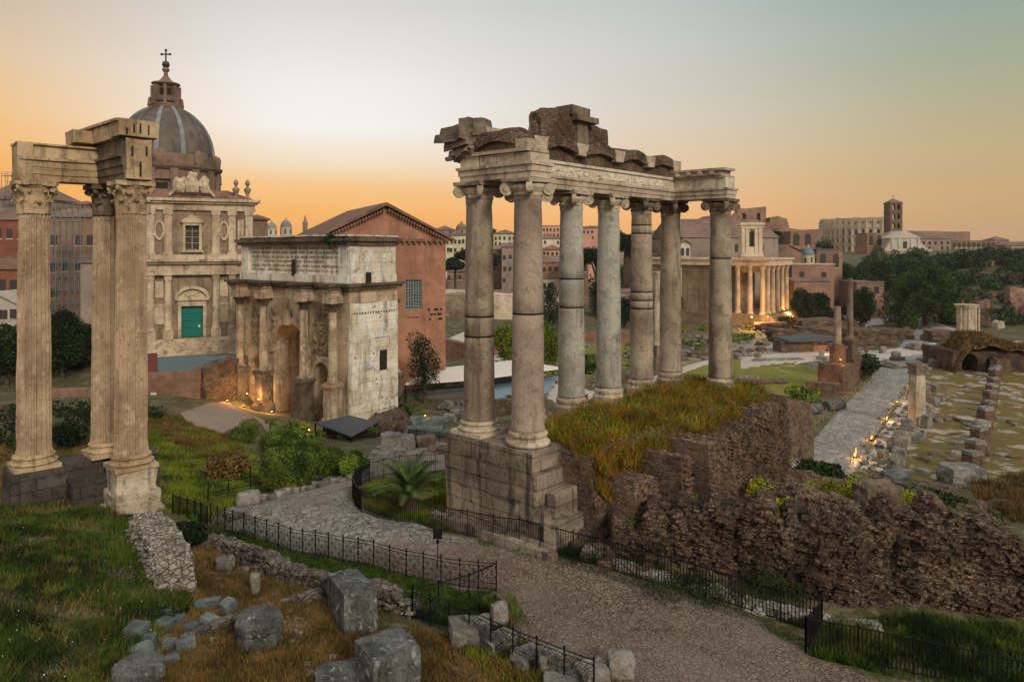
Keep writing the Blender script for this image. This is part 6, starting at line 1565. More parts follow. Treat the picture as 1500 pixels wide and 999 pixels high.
# bushy clumps on the podium, weeds along the wall tops
def clumps(label, pts, hgt, wd, mat, leaf, nl, seed, name='weeds'):
    rng = np.random.default_rng(seed); lob = []
    for p in pts:
        h_ = rng.uniform(*hgt); w_ = rng.uniform(*wd); lob.append(((p[0], p[1], p[2] + h_*.45), (w_/2, w_/2, h_*.55)))
    Q = lobes_pts(lob, nl, rng, .35); v, f = quads(Q, leaf, rng, asp=.3)
    tag(link_mesh(name, np_mesh(name, v, f), MAT[mat]), label, 'weeds', kind='stuff')
def on_podium(n, seed, lim):
    r = random.Random(seed); out = []
    for i in range(n):
        u_, n_ = r.uniform(lim[0], lim[1]), r.uniform(lim[2], lim[3]); p = SAT.p(u_, 13.6 - max(0, n_-4.6)*.5, n_); out.append(p)
    return out
clumps('bushy rust coloured weeds on the podium', on_podium(90, 3, (1.3,18.5,1.0,6.3)), (.5,1.3), (.6,1.5), 'weed_orange', .05, 30000, 5)
clumps('bushy green weeds on the podium', on_podium(40, 4, (1.5,18.5,1.2,6.2)), (.4,1.1), (.5,1.3), 'leaf_bush', .05, 13000, 6)
clumps('bright yellow flowering clumps on the podium', on_podium(14, 5, (1.5,17,1.0,5.5)), (.4,.8), (.3,.6), 'leaf_yel', .04, 2600, 7)
wt_ = []
rr_ = random.Random(8)
for i in range(46):
    px = rr_.uniform(900, 1500); f_ = (px-895)/(1510-895); pyc = 795 + 87*f_ + 8; pyt = np.interp(px, [895,950,1030,1110,1210,1300,1390,1450,1510],[770,745,728,742,755,752,757,772,805])
    wt_.append(wtop(px, pyc + rr_.uniform(-18,6), pyt + rr_.uniform(2,14)))
clumps('small weeds rooted along the top of the long rubble wall', wt_, (.15,.45), (.25,.7), 'grass_b', .035, 3000, 9)
sp_ = [gp(rr_.uniform(960,1180), rr_.uniform(858,885)) for i in range(16)]
clumps('dark creeper at the foot of the long rubble wall', sp_, (.5,1.3), (.7,1.4), 'creeper', .06, 4000, 10)

sheet('lawn', [(666,697),(600,701),(548,711),(526,724),(526,736),(545,748),(640,772),(690,780),(668,752)], MAT['lawn'], 'small fenced lawn round the short palm', 'lawn', off=.03, cell=.25)

# ---------------------------------------------------------------- buildings: a general house with parts
def house(label, px0, px1, pyt, pyb, Y, depth=12, wall='cream', roof='roof_far', rtype='hip', rise=0.22, win=(0,0), yaw=0.0, wsize=(1.0,1.6), name='house', cat='house', group=None, zb=None, eave=0.5, arched=False, top_row=0.82):
    U = Vector((math.cos(yaw), math.sin(yaw), 0))
    A = at(px0, pyt, Y); fr = Fr((A.x, A.y), U); wd = fr.u_at(px1)
    zt = A.z; z0 = at(px0, pyb, Y).z if zb is None else zb
    g = min(h1(*fr.p(u_, 0, n_)[:2]) for u_ in (0, wd) for n_ in (0, -depth)) - 0.5
    zw = min(z0, g) if zb is None else zb
    t = thing(name, fr.p(wd/2, zw, -depth/2), label, cat, group)
    m = MB(); fr.box(m, 0, wd, zw, zt, -depth, 0)
    rh = min(wd, depth) * rise
    if rtype == 'gable': fr.poly(m, [(0.02,zt),(wd-.02,zt),(wd/2,zt+rh)], -depth+.05, -.05)
    m.build('wall', MAT[wall], t)
    r = MB(); e = eave
    if rtype == 'hip':
        k = min(wd, depth) / 2
        fr.box(r, -e, wd+e, zt, zt+.25, -depth-e, e)
        a = [fr.p(-e,zt+.25,e), fr.p(wd+e,zt+.25,e), fr.p(wd+e,zt+.25,-depth-e), fr.p(-e,zt+.25,-depth-e)]
        r.hexa(a, [fr.p(k,zt+rh,-k), fr.p(wd-k+.1,zt+rh,-k), fr.p(wd-k+.1,zt+rh,-depth+k-.1), fr.p(k,zt+rh,-depth+k-.1)])
    elif rtype == 'gable': fr.poly(r, [(-e,zt-.1),(wd/2,zt+rh),(wd+e,zt-.1),(wd+e,zt+.25),(wd/2,zt+rh+.35),(-e,zt+.25)], -depth-e, e)
    elif rtype == 'ridge':            # ridge parallel to the facade
        a = [fr.p(-e,zt,e), fr.p(wd+e,zt,e), fr.p(wd+e,zt,-depth-e), fr.p(-e,zt,-depth-e)]
        r.hexa(a, [fr.p(-e,zt+rh,-depth/2+.1), fr.p(wd+e,zt+rh,-depth/2+.1), fr.p(wd+e,zt+rh,-depth/2-.1), fr.p(-e,zt+rh,-depth/2-.1)])
    else:
        fr.box(r, -.2, wd+.2, zt, zt+.3, -depth-.2, .2)
    r.build('roof', MAT[roof], t)
    nx, nz = win
    if nx:
        ws, hs = wsize; z00 = z0 if zb is None else zb
        hh = zt - max(z00, g)
        proto = None
        for j in range(nz):
            for i in range(nx):
                if proto is not None and not arched and RND.random() < .18: continue
                u_ = wd*(i+.5)/nx; z = zt - hh*(1-top_row) - hh*top_row*0.92*j/max(1,nz) - hs*.5 + (0 if arched else RND.uniform(-.12,.12)); u_ += 0 if arched else RND.uniform(-.25,.25)
                if proto is None:
                    q = MB(); fr.box(q, u_-ws/2, u_+ws/2, z-hs/2, z+hs/2, -.1, .06)
                    if arched: fr.poly(q, [(u_+ws/2*math.cos(a), z+hs/2+.002+ws/2*math.sin(a)) for a in np.linspace(0, math.pi, 7)], -.1, .06)
                    proto = q.build('window', MAT['glass'], t); p0 = fr.p(u_, z); 
                    f = MB(); fr.box(f, u_-ws/2-.15, u_+ws/2+.15, z-hs/2-.25, z-hs/2-.003, -.05, .16); f.build('sill', MAT['stonefar' if wall != 'stonefar' else 'greywall'], proto)
                else:
                    c = copy_tree(proto, t); c.location = fr.p(u_, z) - p0
    return t, fr, wd

# left edge: plaster houses, scaffolding
house('orange plaster house with a tile roof at the left edge', -70, 33, 395, 475, 150, 14, 'orange_wall', 'rooftile', 'hip', .2, (5,1), 0.1, (2.2,3.0))
house('taller red house standing behind the orange one', -60, 40, 322, 400, 166, 10, 'orange_wall', 'roof_far', 'ridge', .3, (6,1), 0.1, (1.2,2.2))
house('grey tile roofed house behind the left fluted column', -40, 70, 292, 330, 185, 18, 'greywall', 'roof_far', 'hip', .35, (6,1), 0.1, (1.2,2))
house('white gabled portal building at the left edge', -40, 29, 448, 478, 136, 8, 'whitefar', 'whitefar', 'gable', .3, (4,1), 0.05, (1.6,1.8))
house('brown brick house behind the scaffolding', 70, 142, 318, 470, 160, 20, 'brickfar', 'roof_far', 'ridge', .25, (4,3), 0.15, (1.3,2.2))
house('small roof turret with a window above the brown house', 110, 133, 300, 322, 175, 5, 'brickfar', 'roof_far', 'hip', .3, (1,1), 0.15, (1.0,1.4))
house('plain brick wing between the scaffolding and the church', 118, 190, 385, 520, 128, 14, 'greywall', 'roof_far', 'ridge', .2, (0,0), 0.42)
house('low brown roofed wing on the right of the church', 362, 392, 322, 480, 140, 12, 'brickfar', 'rooftile', 'hip', .3, (0,0), 0.42)
def scaffold(label, px0, px1, pyt, pyb, Y, nb, nl):
    A, B = at(px0, pyb, Y), at(px1, pyb, Y); top = at(px0, pyt, Y).z; t = thing('scaffolding', A, label, 'scaffolding')
    z0 = min(A.z, h1(A.x, A.y)) if nl > 3 else A.z
    for r_ in (0, 1.4):
        for i in range(nb+1):
            p = A.lerp(B, i/nb) + Vector((0, r_, 0)); q = MB(); q.tube([Vector((p.x,p.y,z0)), Vector((p.x,p.y,top+1))], .07, 5); q.build('upright', MAT['steel'], t)
    for j in range(nl):
        z = z0 + (top-z0)*(j+1)/nl; q = MB(); q.box(((A.x+B.x)/2, A.y+.7, z), ((B-A).length, 1.3, .12)); q.bar(Vector((A.x,A.y-.1,z+1)), Vector((B.x,A.y-.1,z+1)), .07); q.bar(Vector((A.x,A.y-.1,z+.5)), Vector((B.x,A.y-.1,z+.5)), .06)
        q.build('platform', MAT['steel'], t)
    q = MB()
    for i in range(nb): q.bar(Vector((A.lerp(B, i/nb).x, A.y-.1, z0+.5)), Vector((A.lerp(B, (i+1)/nb).x, A.y-.1, top-1)), .06)
    q.build('brace', MAT['steel'], t)
scaffold('steel scaffolding in front of the brown house between the fluted columns', 72, 118, 305, 470, 148, 5, 9)
scaffold('steel scaffolding on the roof at the left edge', 2, 40, 258, 318, 182, 4, 2)

# wall, hoarding and ruined bank before the church steps
def slab_thing(name, label, cat, px0, px1, pyt0, pyt1, pyb, Y0, Y1, th, mat, parts=None):
    a, b = at(px0, pyt0, Y0), at(px1, pyt1, Y1); zb = min(at(px0, pyb, Y0).z, h1(a.x, a.y), h1(b.x, b.y)) - .4
    d = (b.xy - a.xy).normalized(); n = Vector((d.y, -d.x, 0)) * th/2; m = MB()
    g = [Vector((a.x,a.y,zb)) + n, Vector((b.x,b.y,zb)) + n, Vector((b.x,b.y,zb)) - n, Vector((a.x,a.y,zb)) - n]
    m.hexa(g, [Vector((q.x,q.y,z)) for q, z in zip(g, (a.z,b.z,b.z,a.z))])
    return tag(m.build(name, MAT[mat], None, Vector((a.x,a.y,zb))), label, cat)
slab_thing('retaining_wall', 'smooth brick retaining wall below the church with a small white sign', 'wall', 205, 292, 547, 541, 612, 92, 92, 1.0, 'brick_wall')
rough_wall('ruin_wall', 'dark ragged brick bank between the church steps and the arch', [wp(290,543,93), wp(312,533,95), wp(335,526,97), wp(356,520,99)], 'core', thick=2.4, rough=.35, step=.4, seed=51, base=-1)
slab_thing('hoarding', 'blue grey site hoarding standing before the church steps', 'fence', 231, 352, 524, 519, 548, 100, 101, .12, 'hoarding')
slab_thing('gate', 'brown metal door beside the blue grey hoarding', 'gate', 210, 230, 518, 517, 549, 99.5, 99.8, .12, 'red_door')
slab_thing('ruin_wall', 'pinkish low brick wall between the left fluted columns', 'wall', 70, 215, 570, 566, 600, 88, 90, 1.0, 'brick_wall')
slab_thing('ruin_wall', 'dark low wall at the left edge below the trees', 'wall', -60, 40, 598, 596, 625, 74, 76, .9, 'core_dark')
m = MB(); c = at(225, 582, 91.2); m.box(c, (.75,.06,.6), 0.0); tag(m.build('wall_sign', MAT['white'], None, c), 'small white sign on the smooth brick retaining wall', 'sign')

# trees at the left
for i, (lab, px, pb, pt, w_, Y) in enumerate([('dark tree at the left edge behind the fluted column',10,570,470,70,98),('dark leafy tree between the two left fluted columns',92,572,446,72,102),('dark tree half hidden by the left fluted column',52,570,462,60,106),('dark tree just left of the middle fluted column',122,570,470,50,108),('dark tree beyond the left edge houses',-30,575,450,80,100)]):
    px_tree('tree', lab, px, pb, pt, w_, Y=Y, mat='leaf_dark', n=11000, leaf=.2, seed=i, group='dark trees behind the fluted columns')
px_tree('tree', 'small loose tree growing between the arch and the brick hall', 622, 545, 482, 66, Y=104, mat='leaf_dark', n=5200, leaf=.13, seed=9)

# ---------------------------------------------------------------- stage and tent behind the near columns
def stage():
    t = thing('event_stage', at(680, 590, 105), 'white canopy roof on black trusses over a blue grey stage', 'stage')
    z = 2.2; pts = [at(594, 569, 104), at(700, 560, 108), at(822, 543, 118), at(756, 538, 126), at(640, 556, 117)]
    m = MB(); m.prism([(p.x,p.y) for p in pts], z+.2, z+.5); m.build('canopy', MAT['tarp'], t)
    m = MB()
    for a, b in ((pts[0],pts[1]),(pts[1],pts[2])):
        A, B = Vector((a.x,a.y,z+.15)), Vector((b.x,b.y,z+.15)); A2, B2 = A - Vector((0,0,.9)), B - Vector((0,0,.9))
        m.bar(A,B,.1); m.bar(A2,B2,.1)
        for i in range(14): m.bar(A.lerp(B,i/14), A2.lerp(B2,(i+1)/14), .06); m.bar(A2.lerp(B2,i/14), A.lerp(B,(i+1)/14), .06)
    m.build('truss', MAT['iron'], t)
    m = MB(); a, b = at(597,580,106), at(690,575,109); g = h1(a.x,a.y)-.3
    m.hexa([Vector((a.x,a.y,g)),Vector((b.x,b.y,g)),Vector((b.x,b.y+1,g)),Vector((a.x,a.y+1,g))],[Vector((a.x,a.y,1.2)),Vector((b.x,b.y,1.2)),Vector((b.x,b.y+1,1.2)),Vector((a.x,a.y+1,1.2))]); m.build('screen', MAT['screen'], t)
    P = [gp(712,588), gp(800,580), gp(818,556), gp(720,562)]
    m = MB(); m.prism([(p.x,p.y) for p in P], -1, .7); m.build('deck', MAT['stage'], t)
    for p in pts:
        m = MB(); m.tube([Vector((p.x,p.y,h1(p.x,p.y)-.2)), Vector((p.x,p.y,z+.2))], .12, 6); m.build('post', MAT['iron'], t)
stage()
slab_thing('ruin_wall', 'dark red brick wall left of the near columns', 'wall', 640, 690, 492, 505, 522, 150, 145, 1.5, 'brick_wall')
slab_thing('ruin_wall', 'red brick wall behind the bright green bush', 'wall', 715, 760, 508, 511, 526, 150, 150, 1.5, 'brick_wall')
slab_thing('ruin_wall', 'long red brick wall behind the grey blue columns', 'wall', 846, 935, 486, 482, 508, 168, 168, 1.5, 'brick_wall')
slab_thing('ruin_wall', 'dark brick wall behind the pale tent and the near columns', 'wall', 690, 770, 588, 583, 606, 92, 93, 1.2, 'core_dark')
rock('pale_ruin', 'pale marble ruin block beyond the red brick wall', 735, 462, (9,5,8), .2, mat='stonefar', blocky=.8, Y=205, n=10, cat='ruin')
rock('pale_ruin', 'grey ruin wall stub left of the pale ruin block', 662, 478, (7,4,7), .2, mat='templewall', blocky=.85, Y=200, n=10, cat='ruin')
slab_thing('ruin_wall', 'pale green grey terrace wall below the yellow palace', 'wall', 640, 700, 424, 424, 446, 235, 235, 1.5, 'whitefar')
for i, (lab, px, pb, pt, w_, Y, mt, kd) in enumerate([('bright green bush between the two nearest temple columns',748,530,472,52,132,'grass_b','bush'),('bright green bush right of the pinkish column',802,528,466,44,134,'grass_b','bush'),('low green bush between the grey blue columns',862,542,516,34,128,'leaf_bush','bush'),
    ('dark cypress like tree between the grey blue columns',880,498,396,44,175,'leaf_dark','round'),('dark tree behind the blue column',804,500,415,40,178,'leaf_dark','round'),('dark tree right of the second grey blue column',915,490,430,36,190,'leaf_dark','round'),('green bush behind the last columns',735,500,478,40,160,'leaf_bush','bush')]):
    px_tree('tree' if kd != 'bush' else 'shrub', lab, px, pb, pt, w_, Y=Y, kind=kd, mat=mt, n=5000, leaf=.19, seed=70+i, cat='tree' if kd != 'bush' else 'shrub')
for i, (lab, px, pb, pt, w_, Y) in enumerate([('umbrella pine left of the near columns',668,440,376,44,240),('umbrella pine above the yellow palace terrace',690,420,360,50,262),('umbrella pine behind the nearest columns',712,425,366,46,255),('wide umbrella pine between the grey blue columns',872,430,356,64,235),('umbrella pine behind the fourth column',842,425,362,40,245),('umbrella pine right of the fourth column',916,425,336,52,250),('umbrella pine behind the fifth column',935,420,350,44,262)]):
    px_tree('umbrella_pine', lab, px, pb, pt, w_, Y=Y, kind='umbrella', mat='leaf_pine', n=6000, leaf=.32, seed=90+i, group='umbrella pines on the near hill')
# distant town
HS = [('yellow palace with two rows of windows beside the brick hall',653,686,345,378,300,12,'cream','roof_far','hip',.2,(6,2)),('low roofs left of the yellow palace',636,664,337,348,340,12,'greywall','roof_far','hip',.25,(4,1)),
 ('cream house under the skyline between the nearest columns',723,756,343,364,360,14,'cream','roof_far','hip',.22,(5,2)),('mauve house block behind the pinkish column',735,790,362,428,270,14,'greywall','roof_far','ridge',.12,(7,3)),('low red house below the cream one',714,742,366,412,285,10,'brickfar','roof_far','hip',.25,(4,2)),
 ('grey house on the skyline left of the cream house',700,726,337,350,400,12,'greywall','roof_far','hip',.25,(4,1)),('long pink palace on the skyline',794,850,331,352,430,16,'pink','roof_far','flat',.1,(11,2)),('second pink palace on the skyline behind the blue columns',846,908,334,356,440,16,'pink','roof_far','hip',.1,(10,2)),
 ('pale green house below the pink palace',790,826,350,366,380,12,'cream','roof_far','hip',.2,(6,1)),('ochre house in the middle of the hill',794,824,366,384,330,10,'ochre','roof_far','hip',.25,(5,1)),('mauve brick house with square windows behind the blue column',793,862,384,424,255,14,'brickfar','roof_far','ridge',.15,(8,1)),
 ('white arcaded front at the foot of the mauve house',796,822,412,424,250,4,'whitefar','whitefar','flat',.1,(5,1)),('grey ridge roofed house behind the fifth column',905,960,352,372,350,12,'greywall','roof_far','ridge',.25,(6,1)),('pink house on the skyline right of the pines',950,985,342,356,420,12,'pink','roof_far','hip',.2,(6,1)),
 ('narrow white house with a dark door behind the sixth column',953,968,375,428,245,6,'whitefar','roof_far','hip',.3,(2,3)),('brown house behind the sixth column',925,956,380,430,262,12,'brickfar','roof_far','ridge',.2,(4,2)),('ochre house below the long pink palace',826,850,362,380,345,10,'ochre','roof_far','hip',.25,(4,1)),
 ('grey house with a dark roof left of the columns',690,716,380,405,300,10,'greywall','roof_far','hip',.3,(4,1)),('brown house under the pines by the near columns',655,700,398,428,252,8,'brickfar','roof_far','ridge',.2,(6,1)),('cream block on the skyline behind the second column',756,796,338,362,410,14,'cream','roof_far','hip',.15,(6,2)),
 ('pale house between the pines',880,905,358,372,370,10,'cream','roof_far','hip',.25,(4,1)),('rose house low behind the fourth column',860,905,378,402,300,10,'pink','roof_far','ridge',.2,(6,1)),('grey house on the skyline far right of the pines',982,1006,345,358,430,10,'greywall','roof_far','hip',.2,(4,1)),
 ('low cream house at the foot of the hill',690,735,428,450,225,8,'stonefar','roof_far','flat',.2,(6,1)),('long brown wall house behind the cypress tree',880,956,428,462,222,8,'greywall','roof_far','ridge',.12,(8,1))]
for h_ in HS: house(h_[0], *h_[1:7], *h_[7:9], h_[9], h_[10], h_[11], 0.0, (1.1,1.7), group=None)
def small_dome(label, px, pyt, pyb, r_px, Y, wall, dome, body=True):
    c = at(px, pyb, Y); r = r_px/F*Y; H_ = at(px, pyt, Y).z - c.z; t = thing('domed_chapel', c, label, 'church')
    b = Vector(c); g = min(0, h1(c.x, c.y) - c.z) - 1
    m = MB(); m.lathe(b, [(r*1.02,g),(r*1.02,H_*.42),(r*1.12,H_*.44),(r*1.12,H_*.48)], 24); m.build('drum', MAT[wall], t)
    m = MB(); m.lathe(b, [(r*math.cos(a), H_*.48 + H_*.36*math.sin(a)) for a in np.linspace(0,1.45,8)], 24); m.build('dome', MAT[dome], t, smooth=True)
    m = MB(); m.lathe(b, [(r*.2,H_*.83),(r*.2,H_*.92),(r*.26,H_*.93),(.05,H_)], 10); m.build('lantern', MAT[wall], t)
    for k in range(6):
        a = math.radians(-90 + 60*k + 10); v = Vector((math.cos(a), math.sin(a), 0)); m = MB(); m.box(b + v*r*1.01 + Vector((0,0,H_*.12)), (r*.1,r*.3,H_*.24), a); m.build('window', MAT['glass'], t)
small_dome('small pale dome left of the brick hall roof', 398, 322, 346, 7, 330, 'whitefar', 'lead_pale')
small_dome('second small dome just left of the brick hall roof', 419, 318, 346, 8, 340, 'whitefar', 'lead_pale')
small_dome('dark domed church top on the skyline above the yellow palace', 676, 324, 345, 8, 420, 'greywall', 'roof_far')
small_dome('little chapel with a blue dome before the arched ruin', 1184, 358, 388, 8.5, 235, 'stonefar', 'copper')
m = MB(); c = at(447, 350, 300); m.lathe(c, [(1.0,0),(1.0,6),(1.3,6.2),(.7,7.5),(.1,10)], 8); tag(m.build('spire', MAT['greywall'], None, c), 'thin spire poking up behind the brick hall roof', 'tower')

# ---------------------------------------------------------------- far temple with its columns, and the church front on it
def far_temple():
    c0 = at(1120, 480, 205); fr = Fr((c0.x, c0.y), Vector((0.65,0.76,0))); zb, zc, zt = 3.4, 17.2, 19.6   # u along the front, n towards the left flank is negative
    t = thing('columned_temple', (c0.x, c0.y, -.5), 'far temple with tall lit columns in front and a long blank flank wall', 'temple')
    sd = Vector((-0.76,0.65,0)); Wf, Ds = 19.5, 36.0
    fs = Fr(Vector((c0.x,c0.y,0)) + sd*Ds, -sd)          # the flank: u from far end to the front corner
    m = MB(); fs.box(m, -1, Ds+1.5, -2, zb, -Wf-1, 1.0); m.build('podium', MAT['templewall'], t)
    m = MB(); fs.box(m, 0, Ds-10.5, zb, zc, -Wf+.5, -.2); m.build('wall', MAT['templewall'], t)
    m = MB(); fs.box(m, -.2, Ds+.9, zc, zc+1.0, -Wf-.3, .6); fs.box(m, -.2, Ds+1.0, zc+1.0, zt-.7, -Wf-.2, .5); fs.box(m, -.6, Ds+1.5, zt-.7, zt-.2, -Wf-.8, 1.1); m.jitter(.12, .3, 2); m.build('entablature', MAT['stonefar'], t)
    pos = [(Ds-.6, -.2 - k*3.72) for k in range(6)] + [(Ds-.6-3.7, -.2), (Ds-.6-7.4, -.2), (Ds-.6-3.7, -18.8), (Ds-.6-7.4, -18.8)]
    for i, (u_, n_) in enumerate(pos):
        p = fs.p(u_, zb, n_); m = MB(); L = zc-zb
        m.lathe(p, [(1.05,0),(1.05,.3),(.82,.7),(.75,.8),(.72,L*.4),(.64,L-1.5),(.72,L-1.4),(.75,L-.8),(1.05,L-.3),(1.1,L-.02)], 18); m.build('column', MAT['cipollino'], t)
    m = MB()
    for k in range(8): fs.box(m, Ds+1.5+k*.5, Ds+2.0+k*.5, -2, zb-.45*(k+1), -Wf, .2)
    m.build('front_steps', MAT['brickfar'], t)
    # baroque church front rising behind the columns
    f2 = Fr(fs.p(Ds-11, 0, -3.5), fr.U); 
    t2 = thing('baroque_church', f2.p(6, zt, 0), 'pale baroque church front rising behind the far temple columns', 'church')
    zz = zt-.2; m = MB()
    A = at(1086, 374, 214); B = at(1117, 374, 214); f3 = Fr((A.x,A.y), (B-A)); wd = (B-A).length; z1 = at(1100, 326, 214).z
    f3.wall(m, 0, wd, 15, z1, -3, 0, [(wd/2-.8, wd/2+.8, z1-7.2, z1-2.2, True)]); m.build('wall', MAT['stonefar'], t2)
    m = MB(); f3.box(m, -.5, wd+.5, z1-.8, z1-.2, -3, .7); f3.box(m, -.2, wd+.2, z1-1.6, z1-.8, -3, .3); f3.box(m, -.2, wd+.2, zz+.3, zz+1.2, -3, .4)
    for u_ in (.4, wd-.8, 1.6, wd-2.0): f3.box(m, u_-.35, u_+.45, zz+1.2, z1-1.6, .003, .25)
    f3.poly(m, [(wd/2-1.6,z1-1.9),(wd/2+1.6,z1-1.9),(wd/2,z1-.9)], .003, .4); m.build('moulding', MAT['stonefar'], t2)
    m = MB(); f3.box(m, wd/2-.8, wd/2+.8, z1-7.2, z1-3.0, -1.2, -1.0); m.build('window', MAT['glass'], t2)
far_temple()
house('large hall with a broad dark tile roof behind the far temple', 1000, 1140, 348, 400, 232, 30, 'greywall', 'roof_far', 'ridge', .22, (8,1), 0.15, (1.5,2.6), name='church_nave', cat='building')
house('small pale bell turret with twin openings left of the last near column', 996, 1011, 358, 400, 222, 5, 'whitefar', 'roof_far', 'gable', .3, (2,1), 0.0, (1.0,2.0), name='bell_turret', cat='tower', arched=True)
house('grey house with a ridge roof beside the arched ruin', 1030, 1075, 330, 372, 262, 16, 'greywall', 'roof_far', 'gable', .3, (3,1), 0.1, (1.2,2))
house('gabled brick church behind the blue domed chapel', 1132, 1180, 372, 420, 252, 22, 'brickfar', 'roof_far', 'gable', .25, (2,1), 0.1, (1.4,3))
house('plain round shouldered brick rotunda block below the blue dome', 1160, 1222, 388, 446, 226, 16, 'brickfar', 'stonefar', 'flat', .1, (2,1), 0.15, (1.6,2.6))
house('low brick block in front of the rotunda', 1164, 1216, 412, 450, 218, 8, 'brickfar', 'roof_far', 'ridge', .12, (0,0), 0.15)
house('ruined brick wall mass right of the blue dome', 1196, 1234, 366, 420, 262, 12, 'brickfar', 'brickfar', 'flat', .1, (2,1), 0.1, (2.2,4), name='ruin_wall', cat='ruin', arched=True)
house('broken brick building with creepers before the big tree', 1255, 1295, 414, 446, 224, 10, 'brickfar', 'brickfar', 'flat', .1, (2,1), 0.1, (1.6,2.4), name='ruin_wall', cat='ruin')
# arched basilica ruin
def arched_ruin():
    A = at(1066, 372, 320); fr = Fr((A.x,A.y), (1,0.12,0)); t = thing('basilica_ruin', fr.p(20, 6, -6), 'huge ruined brick basilica with open arches on the skyline', 'ruin')
    U_ = fr.u_at; Z = lambda px, py: fr.z_at(px, py); z0 = Z(1100, 395)
    m = MB(); arches = [(U_(1128), U_(1146), z0, Z(1137,337), True), (U_(1110), U_(1120), z0, Z(1115,330), True), (U_(1160), U_(1172), z0, Z(1166,349), True), (U_(1182), U_(1194), z0, Z(1188,349), True)]
    fr.wall(m, U_(1066), U_(1205), z0, Z(1150,336), -14, 0, arches[:3])
    zA, zB = Z(1150,336)+.01, Z(1103,304)
    fr.wall(m, U_(1083), U_(1124), zA, zB, -5, -1.0, [(U_(1089), U_(1095.5), Z(1092,321), Z(1092,311), True), (U_(1110), U_(1116), Z(1112,325), Z(1112,313), True)])
    fr.poly(m, [(U_(1066),zA),(U_(1083)-.01,zA),(U_(1083)-.01,Z(1083,312)),(U_(1072),Z(1072,318))], -5, -1.0)
    fr.poly(m, [(U_(1129),zA),(U_(1157),zA),(U_(1155),Z(1155,320)),(U_(1142),Z(1142,316)),(U_(1130),Z(1130,319))], -10, -1.0)
    fr.poly(m, [(U_(1124)+.01,zA),(U_(1129)-.01,zA),(U_(1129)-.01,Z(1127,326)),(U_(1124)+.01,Z(1124,325))], -5, -1.0)
    bm_sub(m, 1); m.jitter(.9, .12, 3); m.jitter(.4, .6, 5)
    m.build('wall', MAT['brickfar'], t)
    m = MB()
    for a in arches[:3]: fr.box(m, a[0]-.5, a[1]+.5, z0, a[3], -13.9, -13.4)
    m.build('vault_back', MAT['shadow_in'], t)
arched_ruin()
house('stepped brick flank right of the arched ruin', 1158, 1192, 340, 380, 318, 10, 'brickfar', 'brickfar', 'flat', .1, (2,1), 0.1, (3.0,4.0), name='ruin_wall', cat='ruin', arched=True)
# amphitheatre
def amphitheatre():
    c = Vector(((1313-CX)/F*780, 780, 0)); a_, b_ = 78.0, 66.0; z0 = h1(c.x, c.y-66) - 3; zt = CAMZ + 47.5/F*715
    t = thing('amphitheatre', (c.x, c.y, z0), 'great oval amphitheatre with rows of arches on the skyline', 'amphitheatre')
    def P(th, z, k=1.0): return c + Vector((math.cos(th)*a_*k, math.sin(th)*b_*k, z))
    hh = zt - z0; tiers = [(z0+hh*.02, z0+hh*.26), (z0+hh*.26, z0+hh*.5), (z0+hh*.5, z0+hh*.72)]
    N = 64; m = MB()
    def quad_wall(m, t0, t1, za, zb, k0=1.0, k1=.965): m.hexa([P(t0,za,k0),P(t1,za,k0),P(t1,za,k1),P(t0,za,k1)],[P(t0,zb,k0),P(t1,zb,k0),P(t1,zb,k1),P(t0,zb,k1)])
    i0, i1 = 28, 43
    for i in range(i0, i1):
        t0 = 2*math.pi*i/N; dt = 2*math.pi/N; x0, x1 = t0+dt*.28, t0+dt*.72
        rag = noise.noise(Vector((i*.7,0,0)))*1.2
        for za, zb in tiers:
            hz = zb-za
            quad_wall(m, t0, x0, za, zb-.1); quad_wall(m, x1, t0+dt, za, zb-.1); quad_wall(m, x0, x1, za+hz*.78, zb-.1)
            quad_wall(m, x0, x0+dt*.06, za+hz*.66, za+hz*.78); quad_wall(m, x1-dt*.06, x1, za+hz*.66, za+hz*.78)
            quad_wall(m, t0, t0+dt, zb-.1, zb+.5, 1.012)
        za, zb = tiers[-1][1]+.5, zt + rag
        quad_wall(m, t0, t0+dt*.4, za, zb); quad_wall(m, t0+dt*.6, t0+dt, za, zb); quad_wall(m, t0+dt*.4, t0+dt*.6, za, za+(zb-za)*.35); quad_wall(m, t0+dt*.4, t0+dt*.6, za+(zb-za)*.6, zb)
    for i in range(i0, i1):
        t0 = 2*math.pi*i/N; dt = 2*math.pi/N; quad_wall(m, t0-dt*.05, t0+dt*.05, tiers[0][0], zt-2, 1.014, 1.0)
    m.build('outer_wall', MAT['stonefar'], t)
    m = MB()
    for i in range(i0, i1): quad_wall(m, 2*math.pi*i/N, 2*math.pi*(i+1)/N, z0, zt-3, .93, .90)
    m.build('gallery_wall', MAT['shadow_in'], t)  # interior shade put into the wall's colour so the arches stand out
    m = MB()
    for i in range(N):
        t0 = 2*math.pi*i/N; quad_wall(m, t0, t0+2*math.pi/N, z0, z0+hh*(.60+.06*noise.noise(Vector((i*.5,3,0)))), .90, .80)
    m.build('inner_ring', MAT['brickfar'], t)
amphitheatre()
